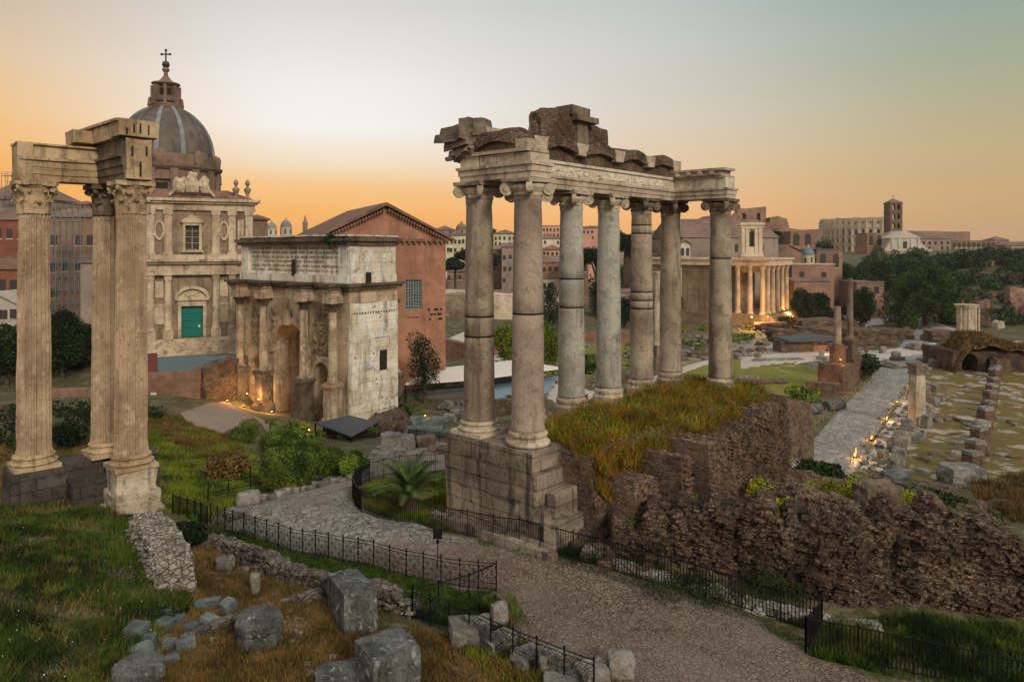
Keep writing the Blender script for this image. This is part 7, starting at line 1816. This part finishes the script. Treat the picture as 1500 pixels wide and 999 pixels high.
def campanile():
    c = at(1313, 376, 430); t = thing('bell_tower', c, 'tall slim brick bell tower with tiers of arched openings on the skyline', 'tower')
    w_ = 18/F*430; fr = Fr((c.x-w_/2, c.y), (1,0.0,0)); z1 = at(1313, 297, 430).z; z0 = c.z-8; m = MB(); tiers = 5; th = (z1-z0-12)/tiers
    fr.box(m, 0, w_, z0, z0+12, -w_, 0)
    for k in range(tiers):
        a = z0+12+k*th; ops = [(w_*.2, w_*.42, a+th*.25, a+th*.82, True), (w_*.58, w_*.8, a+th*.25, a+th*.82, True)]
        fr.wall(m, 0, w_, a, a+th-.4, -.8, 0, ops); fr.wall(m, 0, w_, a, a+th-.4, -w_, -w_+.8, ops)
        fr.box(m, 0, .8, a, a+th-.4, -w_+.8, -.8); fr.box(m, w_-.8, w_, a, a+th-.4, -w_+.8, -.8)
        fr.box(m, -.3, w_+.3, a+th-.4, a+th, -w_-.3, .3)
    m.build('shaft', MAT['brick_tower'], t)
    m = MB(); m.hexa([fr.p(-.5,z1,.5),fr.p(w_+.5,z1,.5),fr.p(w_+.5,z1,-w_-.5),fr.p(-.5,z1,-w_-.5)],[fr.p(w_/2-.2,z1+2.6,-w_/2+.2),fr.p(w_/2+.2,z1+2.6,-w_/2+.2),fr.p(w_/2+.2,z1+2.6,-w_/2-.2),fr.p(w_/2-.2,z1+2.6,-w_/2-.2)]); m.build('roof', MAT['roof_far'], t)
    m = MB(); q = fr.p(w_/2, z1+2.4, -w_/2); m.bar(q, q+Vector((0,0,2.4)), .2); m.bar(q+Vector((-.7,0,1.6)), q+Vector((.7,0,1.6)), .2); m.build('cross', MAT['bronze'], t)
campanile()
def white_church():
    A = at(1295, 390, 415); fr = Fr((A.x,A.y), (1,0,0)); t = thing('white_church', fr.p(13, A.z-6, -8), 'white two-storey church front with a pediment below the bell tower', 'church')
    U_, Z = fr.u_at, fr.z_at; m = MB(); z0 = A.z-8
    fr.box(m, 0, U_(1363), z0, Z(1330,366), -20, 0); fr.box(m, U_(1304), U_(1348), Z(1330,366), Z(1330,349), -18, -.2); fr.poly(m, [(U_(1302),Z(1330,349)),(U_(1350),Z(1330,349)),(U_(1326),Z(1326,338))], -18, .3)
    for s, a, b in ((1,1297,1304),(-1,1361,1348)): fr.poly(m, [(U_(a),Z(a,366)),(U_(b),Z(b,366)),(U_(b),Z(b,354))] if s > 0 else [(U_(b),Z(b,366)),(U_(a),Z(a,366)),(U_(b),Z(b,354))], -2, -.3)
    m.build('wall', MAT['whitefar'], t)
    m = MB(); fr.box(m, -.5, U_(1363)+.5, Z(1330,368), Z(1330,365), .003, .8)
    for px in (1303,1312,1319,1333,1340,1349,1297,1361): fr.box(m, U_(px)-.6, U_(px)+.6, z0, Z(1330,368), .003, .5)
    for px in (1307,1317,1335,1345): fr.box(m, U_(px)-.5, U_(px)+.5, Z(1330,365), Z(1330,349.5), -.195, .25)
    m.build('moulding', MAT['whitefar'], t)
    m = MB(); fr.box(m, U_(1323), U_(1329), Z(1326,364), Z(1326,354), -.19, -.1); m.build('window', MAT['glass'], t)
    m = MB(); fr.box(m, U_(1321), U_(1331), z0, Z(1326,373), .004, .1); m.build('door', MAT['shadow_in'], t)
white_church()
house('large brown church building with a ridge roof right of the white front', 1340, 1393, 350, 392, 440, 24, 'greywall', 'roof_far', 'ridge', .22, (6,2), 0.05, (1.6,2.2))
house('small yellowish house below the white church', 1362, 1398, 378, 396, 400, 12, 'ochre', 'roof_far', 'hip', .2, (4,1), 0.0, (1.2,2.0))
house('red brick ruin wall left of the bell tower', 1270, 1306, 342, 388, 425, 14, 'brickfar', 'brickfar', 'flat', .1, (3,1), 0.0, (2.5,5), name='ruin_wall', cat='ruin', arched=True)
house('long arcaded ruin right of the white church', 1394, 1466, 353, 394, 460, 14, 'brickfar', 'brickfar', 'flat', .1, (10,1), 0.0, (2.4,8), name='arcade_ruin', cat='ruin', arched=True, top_row=.66)
house('pink house at the far right edge', 1474, 1530, 360, 390, 400, 12, 'pink', 'roof_far', 'hip', .2, (5,2), 0.0, (1.2,2.0))
house('small red house left of the pink one at the right edge', 1455, 1478, 352, 372, 470, 10, 'brickfar', 'roof_far', 'hip', .25, (3,1), 0.0, (1.2,2.0))
def pillar(label, px, pyb, pyt, n):
    p = at(px, pyb, 452); m = MB(); m.lathe(p, [(1.3,-4),(1.1,-2),(1.0,at(px,pyt,452).z-p.z-2),(1.6,at(px,pyt,452).z-p.z)], 12); tag(m.build('column', MAT['stonefar'], None, p), label, 'column', 'columns before the far arcaded ruin'); return p
for i in range(9): pillar('pale column before the far arcaded ruin, %s from its left end' % ORD[i], 1399+i*7.2, 392, 362, i)
# mountains
rid = []
for i in range(60):
    x = -3000 + i*130; rid.append((x*.4, 2050, 20 + 24*abs(noise.noise(Vector((i*.21,1.3,0)))) + (34 if x > 3600 else 0)*math.sin(min(1,(x-3600)/900)*1.5)))
vs = [(x, y, -50) for x, y, z in rid] + [(x, y, z) for x, y, z in rid] + [(x, y+250, -50) for x, y, z in rid]
fs = [(i, i+1, 61+i, 60+i) for i in range(59)] + [(60+i, 61+i, 121+i, 120+i) for i in range(59)]
me = bpy.data.meshes.new('hills'); me.from_pydata(vs, [], fs); tag(link_mesh('hills', me, M_flat('far_hills', (112,122,126), .95)), 'low bluish hills on the far horizon', 'hills', kind='structure')

# ---------------------------------------------------------------- the forum square and the basilica
def honor_column(label, px, pyt, pys, pyp, pyb, r, wtop, wbase, Y, lit=None):
    b = gp(px, pyb); b = at(px, pyb, Y); t = thing('honorary_column', (b.x,b.y,h1(b.x,b.y)), label, 'column')
    z = lambda py: at(px, py, Y).z
    m = MB(); m.box((b.x,b.y,z(pyb)-1), (wbase,wbase,z(pyp)-z(pyb)+1), .6, .96); bm_sub(m, 3); m.jitter(.15, .9, px); m.build('brick_base', MAT['brick_old'], t)
    m = MB(); zp = z(pyp); hp = z(pys)-zp; m.box((b.x,b.y,zp), (wtop,wtop,hp*.75), .6); m.box((b.x,b.y,zp+hp*.75), (wtop*1.25,wtop*1.25,hp*.12), .6); m.lathe((b.x,b.y,zp+hp*.87), [(wtop*.55,0),(wtop*.5,hp*.06),(r*1.1,hp*.13)], 16); m.build('pedestal', MAT['brick_old'], t)
    m = MB(); h_ = z(pyt)-z(pys); m.lathe((b.x,b.y,z(pys)), [(r*1.15,0),(r,h_*.03),(r*.98,h_*.5),(r*.88,h_)], 20, wob=.06, seed=px); m.build('column', MAT['granite' if r > .5 else 'marble_dark'], t)
    return b
honor_column('pale smooth column on a stepped red brick base beside the street', 1227, 449, 503, 532, 574, .55, 1.7, 4.2, 112)
honor_column('taller weathered column on a brick base behind the smooth one', 1245, 408, 493, 522, 562, .50, 1.9, 3.6, 121)
pb = gp(963, 538)
t = thing('honorary_column', pb, 'tall lone column on a stepped base behind the sixth temple column', 'column')
m = MB(); 
for i in range(5): m.box(pb + Vector((0,0,-.2+i*.45)), (5.2-i*.8,5.2-i*.8,.45), .5)
m.box(pb + Vector((0,0,2.0)), (1.6,1.6,2.2), .5); m.build('pedestal', MAT['marble_dark'], t)
m = MB(); m.lathe(pb + Vector((0,0,4.2)), [(.8,0),(.68,.5),(.66,5),(.58,12.2)], flute=18, depth=.05); m.build('column', MAT['marble'], t)
m = MB(); corinthian(m, pb + Vector((0,0,16.4)), .6, 1.4, .5, 3); m.build('capital', MAT['marble'], t)
pb = gp(1343, 622); t = thing('standing_column', pb, 'single white square pillar with a carved capital beside the lit railing', 'column')
m = MB(); hh = at(1343, 548, pb.y).z - pb.z; m.box(pb + Vector((0,0,-.2)), (1.4,1.25,hh+.2), .3, .95); bm_sub(m, 3); m.jitter(.06, 1, 3); m.build('shaft', MAT['marble'], t)
m = MB(); m.box(pb + Vector((0,0,hh)), (1.5,1.35,.3), .3); m.box(pb + Vector((0,0,hh+.3)), (1.3,1.2,.7), .3, 1.2); m.box(pb + Vector((0,0,hh+1.0)), (1.75,1.55,.35), .3); bm_sub(m, 2); m.jitter(.08, 2, 4); m.build('capital', MAT['marble_dark'], t)
# row of brick stumps down the basilica
a_, b_ = gp(1424, 690), gp(1460, 546)
for i in range(17):
    s = i/16; p = a_.lerp(b_, s); p.z = h1(p.x, p.y); m = MB(); h_ = 1.5 + .5*math.sin(i*2.3)
    t = thing('brick_stump', p, 'square brick pier stump, %s from the near end of the row' % ORD[i], 'pier', 'row of brick pier stumps on the basilica floor')
    m.box(p + Vector((0,0,-.3)), (1.25,1.25,h_+.3), .25, .93); bm_sub(m, 2); m.jitter(.10, 1.6, i); m.build('shaft', MAT['brick_old'], t)
    m = MB(); m.box(p + Vector((0,0,h_)), (1.3,1.3,.35), .25+.1*math.sin(i), .9); bm_sub(m, 1); m.jitter(.10, 1.8, i+9); m.build('cap', MAT['rock'], t)
a_, b_ = gp(1286, 690), gp(1364, 575)
for i in range(22):
    s = i/21; p = a_.lerp(b_, s) + Vector((RND.uniform(-.5,2.2), RND.uniform(-1,1), 0)); p.z = h1(p.x, p.y)
    mb = rock_mb((RND.uniform(.8,1.5),RND.uniform(.7,1.2),RND.uniform(.7,1.9)), 200+i, .75, 6, .1); mb.v = [tuple(p + Matrix.Rotation(i, 3, 'Z') @ Vector(v)) for v in mb.v]
    tag(mb.build('marble_stump', MAT['rock'], None, p), 'broken grey stump in the line of stones between the railing and the basilica floor', 'stone', 'stumps along the street side of the basilica')
rock('stone_block', 'broad grey stone block at the near end of the brick stump row', 1408, 704, (3.2,2.2,1.5), .1, mat='rock', blocky=.75, n=8, cat='stone block')
rock('stone_block', 'flat white stone lying before the basilica wall', 1314, 699, (2.4,1.6,.6), .2, mat='fragment', blocky=.4, n=6, cat='stone block')
for i in range(20):
    rock('rubble_stone', 'round grey stone in the pile at the end of the near street railing', 1150 + RND.uniform(-6,26), 640 - RND.uniform(-8,16), (RND.uniform(.6,1.2),)*3, RND.uniform(0,3), mat='rock_dark' if i % 3 else 'rock', blocky=.35, group='stone pile beside the street', n=4)
for lab, px, py, L, yw in [('dark column piece lying beside the street, larger one',1222,600,3.2,.5),('dark column piece lying beside the street, smaller one',1190,606,2.4,.2)]: shaft_piece(lab, px, py, L, .7, yw, 'rock_dark')
slab_thing('ruin_wall', 'brick wall with greenery beside the columns on brick bases', 'wall', 1180, 1230, 558, 562, 588, 108, 106, 1.6, 'brick_old')
px_tree('shrub', 'green shrubs by the brick wall next to the street', 1180, 592, 565, 60, kind='bush', mat='leaf_bush', n=1500, leaf=.2, seed=131, cat='shrub')
px_tree('shrub', 'dark bush between the brick bases and the street', 1276, 555, 515, 34, kind='bush', mat='leaf_dark', n=1300, leaf=.25, seed=132, cat='shrub')
# shelter roof with lit wall
p = gp(1200, 518); t = thing('shelter', p, 'low site shelter with a dark roof and a warmly lit brick wall', 'shelter')
fr = Fr(gp(1178, 516), (1,.1,0)); m = MB(); fr.box(m, -4, 9.5, 2.6, 2.9, -5, 1.2); fr.poly(m, [(-4,2.9),(9.5,2.9),(3,3.7)], -5, 1.2); m.build('roof', MAT['slate'], t)
m = MB(); fr.box(m, -5, 2, -.5, 2.6, -4, 0); m.build('wall', MAT['core'], t)
m = MB(); fr.box(m, 2.2, 8.5, -.5, 1.7, -1.2, -.2); m.build('lit_wall', MAT['brick_red'], t)
for lab, px, py, sz in [('mossy brick ruin lump left of the shelter roof',1150,500,(7,5,3.4)),('brick ruin lump behind the shelter',1200,500,(12,5,4.0)),('brown ruin lump right of the second honorary column',1270,505,(10,6,4.2)),('low ruin lump before the far temple steps',1130,484,(9,5,2.5)),('brick core of a lost temple beside the path',1195,488,(14,6,4.5)),
    ('dark ruin lump along the path to the big tree',1310,497,(9,4,2.6)),('stone heap in the middle of the street crossing',1345,512,(4,3,1.6)),('small pedestal standing in the street crossing',1312,528,(1.4,1.2,2.0)),('flat base in the street crossing',1315,536,(6,4,.6)),('ruin lump beside the white temple fragment',1375,500,(6,4,3.0)),
    ('brown ruin stub at the foot of the big tree',1245,478,(8,4,3.4))]:
    rock('ruin_lump', lab, px, py, sz, RND.uniform(-.2,.5), mat='core' if 'brick' in lab or 'ruin' in lab else 'rock', blocky=.65, n=10, rough=.16, cat='ruin')
for i in range(26):
    px, py = RND.uniform(975,1120), RND.uniform(488,530); rock('forum_block', 'scattered pale block on the ground before the far temple', px, py, (RND.uniform(1,2.4),RND.uniform(.8,1.6),RND.uniform(.5,1.2)), RND.uniform(0,3), mat='rock', blocky=.75, group='blocks scattered before the far temple', n=4)
for lab, px, py, sz in [('dark excavated ledge in the lawn, nearer',1110,562,(9,2,.7)),('pale stone ledge in the lawn',1085,556,(6,1.6,.6)),('dark ledge at the left of the lawn',1055,572,(7,1.6,.6)),('row of stones at the far lawn edge',1140,528,(10,1.4,.5))]:
    rock('stone_ledge', lab, px, py, sz, .1, mat='rock' if 'pale' in lab or 'row' in lab else 'rock_brown', blocky=.85, n=8, cat='ledge')
# white round temple fragment
p = gp(1416, 496); t = thing('temple_fragment', p, 'white marble fragment of a round temple on a podium', 'ruin'); z1 = at(1416, 446, p.y).z - p.z; s = p.y/F
m = MB(); m.box(p + Vector((0,0,-.3)), (42*s,6,12*s), .1); m.build('podium', MAT['marble'], t)
m = MB(); m.lathe(p + Vector((0,0,12*s)), [(13*s,0),(13*s,z1-16*s)], 16); m.build('wall', MAT['marble'], t)
for dx_ in (-13,-4,5,13):
    m = MB(); q = p + Vector((dx_*s, -12*s*math.cos(dx_/14), 12*s)); m.lathe(q, [(2.4*s,0),(1.9*s,1.5*s),(1.7*s,z1-18*s),(2.3*s,z1-16*s)], 12); m.build('column', MAT['marble'], t)
m = MB(); m.lathe(p + Vector((0,0,z1-4*s)), [(15*s,0),(15*s,2.5*s),(16.5*s,3*s),(16.5*s,4.2*s)], 20); m.build('entablature', MAT['marble'], t)
# vaulted mound at the right
def vault():
    A = gp(1386, 546); fr = Fr((A.x,A.y), (1,-.05,0)); U_, Z = fr.u_at, lambda px, py: fr.z_at(px, py); z0 = A.z-1
    t = thing('vaulted_ruin', A, 'earth covered brick ruin with a dark arched vault opening', 'ruin')
    m = MB(); fr.wall(m, U_(1396), U_(1560), z0, Z(1430,515), -10, 0, [(U_(1410), U_(1433), z0, Z(1420,519), True), (U_(1446), U_(1458), z0, Z(1450,524), True)]); bm_sub(m, 1); m.jitter(.3, .5, 2); m.build('wall', MAT['core_dark'], t)
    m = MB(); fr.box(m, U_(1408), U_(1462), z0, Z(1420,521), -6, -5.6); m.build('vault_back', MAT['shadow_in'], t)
    N = 24; vs = []; 
    for j in range(9):
        for i in range(N+1):
            u_ = U_(1392)+(U_(1560)-U_(1392))*i/N; n_ = 1.0-11*j/8; hgt = Z(1430,514) + 3.2*math.exp(-((u_-U_(1428))/5)**2)*math.sin(math.pi*min(1,(j+.6)/6)) + 1.0*noise.noise(Vector((u_*.3,n_*.3,0)))
            hgt = z0 + (hgt-z0)*min(1, (i+.3)/4.0)
            if i == 0 or j == 8: hgt = z0
            vs.append(fr.p(u_, hgt, n_))
    m = MB(); m.add(vs, [(j*(N+1)+i, j*(N+1)+i+1, (j+1)*(N+1)+i+1, (j+1)*(N+1)+i) for j in range(8) for i in range(N)]); o = m.build('earth_cover', MAT['dryearth'], t)
    V = np.array([tuple(v) for v in vs]); r = np.random.default_rng(4); k = r.integers(0, len(V)-N-2, 9000); f_ = r.uniform(0,1,(9000,2)); P = V[k] + (V[np.minimum(k+1,len(V)-1)]-V[k])*f_[:,:1]*((k % (N+1)) < N)[:,None] + (V[np.minimum(k+N+1,len(V)-1)]-V[k])*f_[:,1:]
    blades('grass', 'dry grass on top of the vaulted ruin', P, 'grass_dry', (.3,.8), .10, 5)
vault()
for lab, px, pyb, pyt, w_, Y, mt in [('tall ruined brick wall at the right edge above the vaults',1495,466,422,40,210,'brickfar'),('terrace ruin wall below the palace hill',1445,470,452,60,215,'core'),('brown terrace wall on the palace hill',1430,440,428,90,240,'core'),('upper terrace wall on the palace hill',1470,412,402,80,270,'core'),('white ruin pillar stump beside the fragment',1462,498,470,10,190,'marble'),('ruin pier beside the white fragment',1440,490,464,14,195,'core')]:
    a, b = at(px-w_/2, pyt, Y), at(px+w_/2, pyt, Y); rough_wall('ruin_wall', lab, [a, b], mt, thick=2.5, rough=.35, step=.7, seed=px % 17, base=-1.5, ragged=.8)

for i in range(34):
    px, py = RND.uniform(1345,1490), RND.uniform(560,695)
    rock('floor_stone', 'low broken stone lying on the basilica floor', px, py, (RND.uniform(.5,1.6),RND.uniform(.4,1.0),RND.uniform(.2,.6)), RND.uniform(0,3), mat='rock' if i % 3 else 'rock_brown', blocky=.7, group='stones lying on the basilica floor', n=4)
for i in range(40):
    px, py = RND.uniform(1180,1400), RND.uniform(486,545)
    rock('ruin_stone', 'brown or grey stone among the ruins by the street crossing', px, py, (RND.uniform(.8,3),RND.uniform(.7,1.8),RND.uniform(.5,1.6)), RND.uniform(0,3), mat='rock' if i % 3 else 'core', blocky=.7, group='stones among the ruins by the street crossing', n=4)
for lab, a, b, h_ in [('low ruin wall left of the path to the big tree',(1255,492),(1330,486),1.2),('low ruin wall below the broken brick building',(1240,462),(1300,458),2.0),('long low wall at the far side of the forum ground',(1165,486),(1235,480),1.6),('low wall between the stage and the lawn',(880,566),(960,548),1.0),('low brick wall behind the far end of the lawn',(1010,524),(1120,514),.8),('low wall beyond the white fragment',(1380,470),(1460,476),2.2),('brick stub wall behind the stump row',(1455,548),(1500,540),2.4)]:
    rough_wall('ruin_wall', lab, [gtop(*a, h_), gtop(*b, h_*.8)], 'core', thick=1.2, rough=.25, step=.4, seed=int(a[0]) % 23, ragged=.5)
# trees of the middle and far distance
TR = [('huge broad dark green tree right of the street',1356,482,388,122,205,'dome','leaf_oak',30000,.28),
 ('dark trees below the rotunda, left one',1176,472,420,44,208,'round','leaf_dark',1800,.5),('dark tree below the rotunda, right one',1200,470,428,40,212,'round','leaf_dark',1800,.5),
 ('dark tree between the honorary columns',1262,470,420,46,190,'round','leaf_dark',1800,.45),('dark tree left of the big tree',1282,470,405,44,228,'round','leaf_dark',1800,.5),('tree above the broken brick building',1262,420,388,44,255,'round','leaf_far',1500,.6),
 ('tree behind the big tree, left',1290,425,384,46,270,'round','leaf_far',1600,.6),('tree behind the big tree, middle',1332,410,378,48,290,'round','leaf_far',1600,.7),('pointed dark tree below the white church',1318,400,374,20,330,'cypress','leaf_dark',1000,.6),('second pointed dark tree below the white church',1340,400,372,18,335,'cypress','leaf_dark',1000,.6),
 ('tree right of the big tree',1408,432,392,44,255,'round','leaf_far',1500,.6),('round pine before the arcaded ruin',1407,400,372,30,380,'umbrella','leaf_pine',1200,.8),('clipped tree on the palace hill, left',1440,398,378,44,330,'round','leaf_far',1300,.7),('clipped tree on the palace hill, right',1485,404,376,40,300,'round','leaf_far',1300,.7),
 ('tree at the right edge of the palace hill',1510,420,388,50,280,'round','leaf_far',1300,.7),('tree over the arched ruin shoulder',1206,378,350,36,300,'round','leaf_far',1200,.7),('bushy tree beside the ruined brick mass',1235,420,384,36,268,'round','leaf_far',1300,.6),('low tree left of the shelter',1150,482,462,30,205,'bush','leaf_dark',900,.5),
 ('trees on the palace hill terrace, lower',1460,425,402,46,262,'bush','leaf_far',1200,.6),('bush on the palace hill terrace, middle',1420,418,398,40,275,'bush','leaf_far',1100,.6),('skyline tree beyond the arcaded ruin',1470,386,368,22,420,'round','leaf_far',800,.9),('tree on the skyline behind the near columns',722,352,336,26,400,'round','leaf_far',800,.9),
 ('tree on the skyline beside the pink palace',905,352,334,30,400,'round','leaf_far',800,.9),('dark tree at the foot of the hill behind the fifth column',925,470,440,40,200,'round','leaf_dark',1400,.5),('tree behind the sixth temple column',985,460,425,40,215,'round','leaf_dark',1300,.5)]
for i, (lab, px, pb, pt, w_, Y, kd, mt, n, lf) in enumerate(TR):
    px_tree('tree' if kd != 'bush' else 'shrub', lab, px, pb, pt, w_, Y=Y, kind=kd, mat=mt, n=n if kd == 'dome' else int(n*2.2), leaf=lf if kd == 'dome' else lf*.65, seed=200+i, cat='tree' if kd != 'bush' else 'shrub')

# ---------------------------------------------------------------- warm lamps on the ground
def lamp(label, px, py, power, Y=None, dz=.35, dn=0.0, r=.12, group='warm ground lamps'):
    p = gp(px, py) if Y is None else at(px, py, Y)
    if Y is not None: p.z = max(p.z, h1(p.x,p.y))
    t = thing('ground_lamp', p, label, 'lamp', group)
    m = MB(); m.box(p, (r*2.2,r*2.2,dz-.1), .3); m.build('housing', MAT['iron'], t)
    m = MB(); m.lathe(p + Vector((0,0,dz-.1)), [(r*.7,0),(r*.8,r*.4),(r*.4,r*.9)], 10); m.build('bulb', MAT['lamp'], t)
    l = bpy.data.lights.new('lamp_light', 'POINT'); l.energy = power; l.color = (1.0,.50,.16); l.shadow_soft_size = .15
    o = bpy.data.objects.new('lamp_light', l); C.objects.link(o); o.parent = t; o.location = (0,-.3,dz+.35)
for a in [('small lamp glowing by the brick bank left of the arch',333,590,60),('small lamp glowing on the path left of the arch',357,597,60),('lamp glowing among plants before the central arch opening',453,634,90),('lamp glowing at the foot of the right arch pedestal',442,612,140),('lamp glowing beside the stacked column pieces',623,612,120),
    ('lamp lighting the pedestals at the left of the arch',398,606,200),('lamp at the near end of the street railing',1252,672,110),('lamp beside the second post group of the lit street railing',1276,646,120),('lamp beside the middle of the lit street railing',1298,618,160),('lamp beside the upper part of the lit street railing',1314,592,140),('lamp at the far end of the lit street railing',1333,566,120),
    ('lamp on the forum floor behind the grey blue columns',838,560,120),('lamp in the grass left of the brick column bases',1205,572,120)]: lamp(*a)
for i, (px, py, Y, pw) in enumerate([(1101,466,195,6000),(1125,466,198,3500),(1158,462,214,2500)]):
    lamp('floodlight at the foot of the far temple columns, %s from the left' % ORD[i], px, py, pw, Y, r=.2, group='floodlights at the far temple')
lamp('lamp on the brick base lighting the smooth honorary column', 1231, 530, 260, 109.6)
lamp('lamp inside the low site shelter', 1207, 519, 180)
lamp('lamp behind the arch columns at the left pedestal', 379, 588, 650, 92.5)
lamp('second lamp at the left end of the arch beside the outer column', 362, 580, 350, 95.0)

thicket('dark woodland filling the slope behind the big tree', [(1225,440),(1240,395),(1300,382),(1345,380),(1330,420),(1300,440)], 40, (3,8), (5,10), 'leaf_far', .4, 22000, 31, 'woodland')
thicket('bushes on the terraces of the palace hill', [(1400,470),(1420,400),(1540,380),(1560,470),(1470,490)], 46, (1.5,5), (3,8), 'leaf_far', .4, 14000, 32)
thicket('bushes below the rotunda and beside the far temple', [(1160,478),(1225,440),(1262,450),(1250,478),(1200,484)], 24, (2,5), (3,7), 'leaf_dark', .3, 12000, 33)
thicket('low green scrub on the forum ground between the ruins', [(655,560),(740,490),(960,480),(1150,478),(1230,488),(1190,500),(960,530),(760,590)], 60, (.5,1.8), (1,3.5), 'leaf_bush', .3, 6000, 34)
thicket('trees and gardens on the distant hill among the houses', [(640,430),(700,372),(960,370),(990,430),(850,450)], 60, (4,9), (6,12), 'leaf_far', .8, 10000, 35, 'woodland')
thicket('trees on the slope below the white church and the arcaded ruin', [(1320,402),(1400,398),(1500,396),(1510,378),(1400,377),(1330,378)], 44, (3,7), (5,11), 'leaf_far', .55, 15000, 36, 'woodland')
for i, (lab, px, py, w_) in enumerate([('terrace wall on the slope below the arcaded ruin, upper',1420,392,70),('terrace wall on the slope below the arcaded ruin, lower',1450,410,80),('terrace wall beside the big tree',1425,452,50)]):
    rough_wall('ruin_wall', lab, [gtop(px-w_/2, py, 2.5), gtop(px+w_/2, py-2, 2.2)], 'brickfar', thick=2, rough=.3, step=.8, seed=i+3, ragged=.6)
# morning haze over the whole valley
def haze():
    m = bpy.data.materials.new('haze'); m.use_nodes = True; t = m.node_tree
    for n in list(t.nodes): t.nodes.remove(n)
    v = t.nodes.new('ShaderNodeVolumePrincipled'); o = t.nodes.new('ShaderNodeOutputMaterial'); t.links.new(v.outputs[0], o.inputs['Volume'])
    v.inputs['Color'].default_value = (.95,.86,.74,1); v.inputs['Density'].default_value = 0.0001; v.inputs['Anisotropy'].default_value = 0.3
    b = MB(); b.box((0, 1190, -52), (7000, 2560, 52+100))
    tag(b.build('haze', m), 'thin warm morning haze lying over the valley', 'haze', kind='stuff')
haze()
